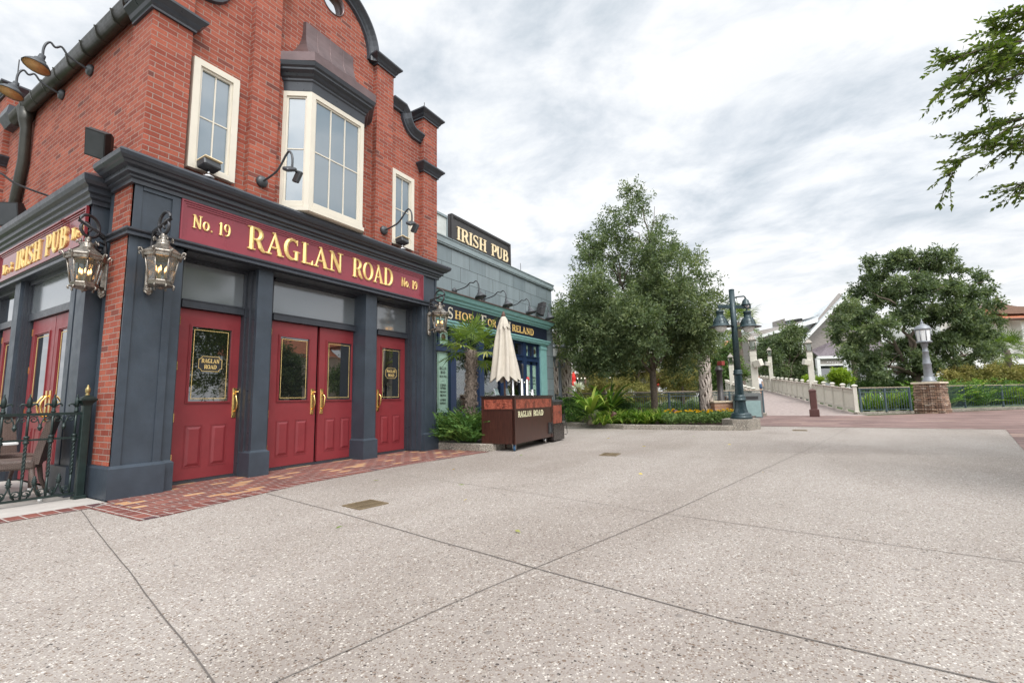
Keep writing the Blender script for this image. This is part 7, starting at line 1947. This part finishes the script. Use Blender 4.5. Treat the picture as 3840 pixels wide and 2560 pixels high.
red_umb('closed red parasol in front of the white building beside the twin lantern post', 2153,1392,1447,42); red_umb('closed red parasol seen low right of the live oak trunk', 2471,1420,1446,42)
# white building on the right with tile roof and copper shell
DR = 62; o_, u_, _ = frame_of(DR, 3500, 3900); kr = DR/FPX; UR = lambda px: (px-3500)*kr; ZR = lambda px,py: 1+(1496-.0199*(px-1920)-py)*kr
h = thing('white_villa', 'white building with orange tile roof and brown shell canopy at the right edge', 'building', tuple(o_)); B = FB(o_,u_)
B.box(UR(3560),UR(3832),0,9,0,ZR(3780,1192)); B.box(UR(3832),UR(3960),-1.2,9,0,ZR(3840,1192)); B.done('wall', M['stucco'], h)
Q = lambda px,py,d: tuple(at(px,py,d))
cb_keep = cb; cb = h
slab([Q(3560,1200,61),Q(3900,1188,61),Q(3960,1146,66),Q(3600,1158,66)], .3, 'tile_roof', M['tile']); slab([Q(3560,1203,60.8),Q(3900,1191,60.8),Q(3900,1186,61.2),Q(3560,1198,61.2)], .25, 'eaves_board', M['timber'])
prof_ = [(3741,1110),(3749,1124),(3764,1136),(3788,1144),(3815,1148),(3850,1149),(3930,1146),(3930,1172),(3790,1176),(3722,1172),(3728,1140)]
m_ = MB(); n_ = len(prof_); m_.add([Q(a_,b_,61.5) for a_,b_ in prof_]+[Q(a_-12,b_+6,65) for a_,b_ in prof_], [tuple(range(n_)),tuple(range(2*n_-1,n_-1,-1))]+[(i,n_+i,n_+(i+1)%n_,(i+1)%n_) for i in range(n_)]); m_.build('shell_canopy', M['coppershell'], h, world=True)
cb = cb_keep
f_ = B.box(UR(3680),UR(3785),-.06,0,ZR(3740,1325),ZR(3740,1250)).done('window', M['timber'], h)
arc_pts = [(UR(3680),ZR(3740,1322)),(UR(3783),ZR(3740,1322))]+[(UR(3732+52*math.cos(R(a))),ZR(3740,1290-46*math.sin(R(a)))) for a in range(0,181,20)]
B.poly(arc_pts,-.12,-.061); B.done('pane', M['winglass'], f_)
for i in range(5): B.box(UR(3690+i*20),UR(3691.5+i*20),-.15,-.12,ZR(3740,1322),ZR(3740,1250))
for i in range(3): B.box(UR(3682),UR(3782),-.16,-.12,ZR(3740,1310-i*20),ZR(3740,1308.5-i*20))
B.done('glazing_bars', M['timber'], f_)
B.face([(UR(3700),-4,ZR(3740,1368)),(UR(3900),-4,ZR(3900,1356)),(UR(3900),-.1,ZR(3900,1338)),(UR(3740),-.1,ZR(3740,1350))],.2); B.done('porch_roof', M['trimwhite'], h)
for px in (3765,3850): B.box(UR(px-5),UR(px+5),-3.8,-3.4,0,ZR(px,1362))
B.box(UR(3700),UR(3900),-3.9,-3.5,ZR(3740,1376),ZR(3740,1368)); B.done('porch_frame', M['timber'], h)
o_, u_, _ = frame_of(58, 3480, 3600); h = thing('white_pavilion', 'small white pavilion glimpsed under the spreading oak', 'pavilion', tuple(o_)); B = FB(o_,u_); k5 = 58/FPX
B.box(0,(3620-3480)*k5,0,4,0,1+(1464-1385)*k5); B.done('wall', M['stucco'], h); B.box((3500-3480)*k5,(3520-3480)*k5,-.05,0,0,1+(1464-1400)*k5); B.done('door', M['winglass'], h)
# far tree belt closing the horizon
for i, (px,py,r_,d) in enumerate(((2560,1420,60,70),(2330,1400,70,72),(3300,1420,60,75),(3440,1410,70,78),(2980,1420,60,85),(3600,1420,60,80),(2660,1400,50,75))):
    p = at(px,1470,d); lobs = px_lobes(d,[(px+dx,py+dy,r_*.55) for dx,dy in ((-r_,10),(0,-15),(r_,8),(-r_*.5,25),(r_*.5,25),(0,35))],2,30+i)
    oak('distant_tree', 'far green tree low on the horizon behind the gardens', (p.x,p.y,0), lobs, [tuple(at(px,py,d))], 1.5, .2, 360, 22, .5, .22, M['hedge'] if i % 2 else M['oak2'], 400+i, .7, 'far trees on the horizon')
# far bend of the footbridge railing
def far_rail():
    a, b = at(2794,1424,60), at(2862,1411,46.5); t = thing('bridge_railing', 'far bend of the beige bridge railing, beyond the walking person', 'railing', (a.x,a.y,a.z-1.25))
    o = Vector((a.x,a.y,a.z-1.25)); e = Vector((b.x,b.y,b.z-1.25))-o; L = e.length; Mr = e.to_track_quat('X','Z').to_matrix(); n = 9
    rl = MB(); rl.cbox(e*.5+Vector((0,0,1.02)),L,.06,.13,Mr); rl.cbox(e*.5+Vector((0,0,.2)),L,.06,.13,Mr); rl.cbox(e*.5+Vector((0,0,1.12)),L,.15,.05,Mr); rl.build('rails', M['railpaint'], t)
    bd = MB(); k = int(L/.155)
    for j in range(k): bd.cbox(e*((j+.5)/k)+Vector((0,0,.61)),.118,.025,.72,Mr)
    bd.build('boards', M['railpaint'], t)
    for i in range(n+1): m3 = MB(); m3.cbox(e*(i/n)+Vector((0,0,.62)),.155,.155,1.3,None,.012); m3.cbox(e*(i/n)+Vector((0,0,1.29)),.24,.24,.05,None,.01); m3.build('post', M['railpaint'], t)
far_rail()
# struts under the outer side of the bridge
mb = MB()
for i in range(7):
    x = 27.5+2.4*i; y = yl(x)+.12
    mb.tube([(x,y,zb(x)-.1),(x+1.0,y+.05,-.9)],.09,4); mb.box(x-.6,x+.6,y-.05,y+.05,-.3,-.1) if False else None
    mb.box(x-.08,x+.08,y-.1,y+.1,-.3,zb(x)-.05)
o = mb.build('bridge_struts', M['timber'], None); tag(o, 'brown timber struts under the left side of the footbridge', 'struts')

# ---- what stands behind the camera and shows in the door glass
DB = thing('tiled_restaurant', 'cream building with orange tile roof standing behind the camera, reflected in the doors', 'building', (37,-34,0))
mb = MB(); mb.box(-9,9,-6,0,0,6.5); mb.box(2,9,0,3,0,8.0); mb.build('wall', M['stuccob'], DB)
mb = MB(); mb.prism([(-.8,6.4),(.1,6.3),(-3,8.6),(-6.4,6.4)][::1],0,-9.6,2); mb.prism([(3.6,7.9),(-.2,10.2),(-3.5,7.9)],0,1.6,9.5); mb.build('roof', M['tile'], DB)
mb = MB()
for x in (-7,-4,-1): mb.box(x-.8,x+.8,.0,.06,.3,2.8)
mb.build('windows', M['winglass'], DB)
def back_tree(label, x, y, h, seed):
    oak('shade_tree', label, (x,y,0), outline_lobes((x,y), [(1.6,1.3),(2.6,2.0),(h*.6,2.1),(h*.85,1.2),(h,.4)], 26, seed, .36), [(x+1,y+1,h*.6),(x-1,y-.6,h*.7),(x,y,h*.9)], 1.6, .13, 700, 24, .16, .07, M['oak2'], seed, .34)
back_tree('small shade tree reflected low in the right pane of the double doors', 23.5,-13.8,4.4,503)
back_tree('rounded shade tree reflected beyond the other reflected trees', 29,-19,5.4,504)
back_tree('shade tree reflected in the rightmost door', 33,-16.5,5.6,505)
back_tree('shade tree reflected in the left pane of the double doors', 17.6,-13.6,4.7,501)
back_tree('shade tree reflected in the pane of the leftmost door', 5.5,-5.2,6.5,502)
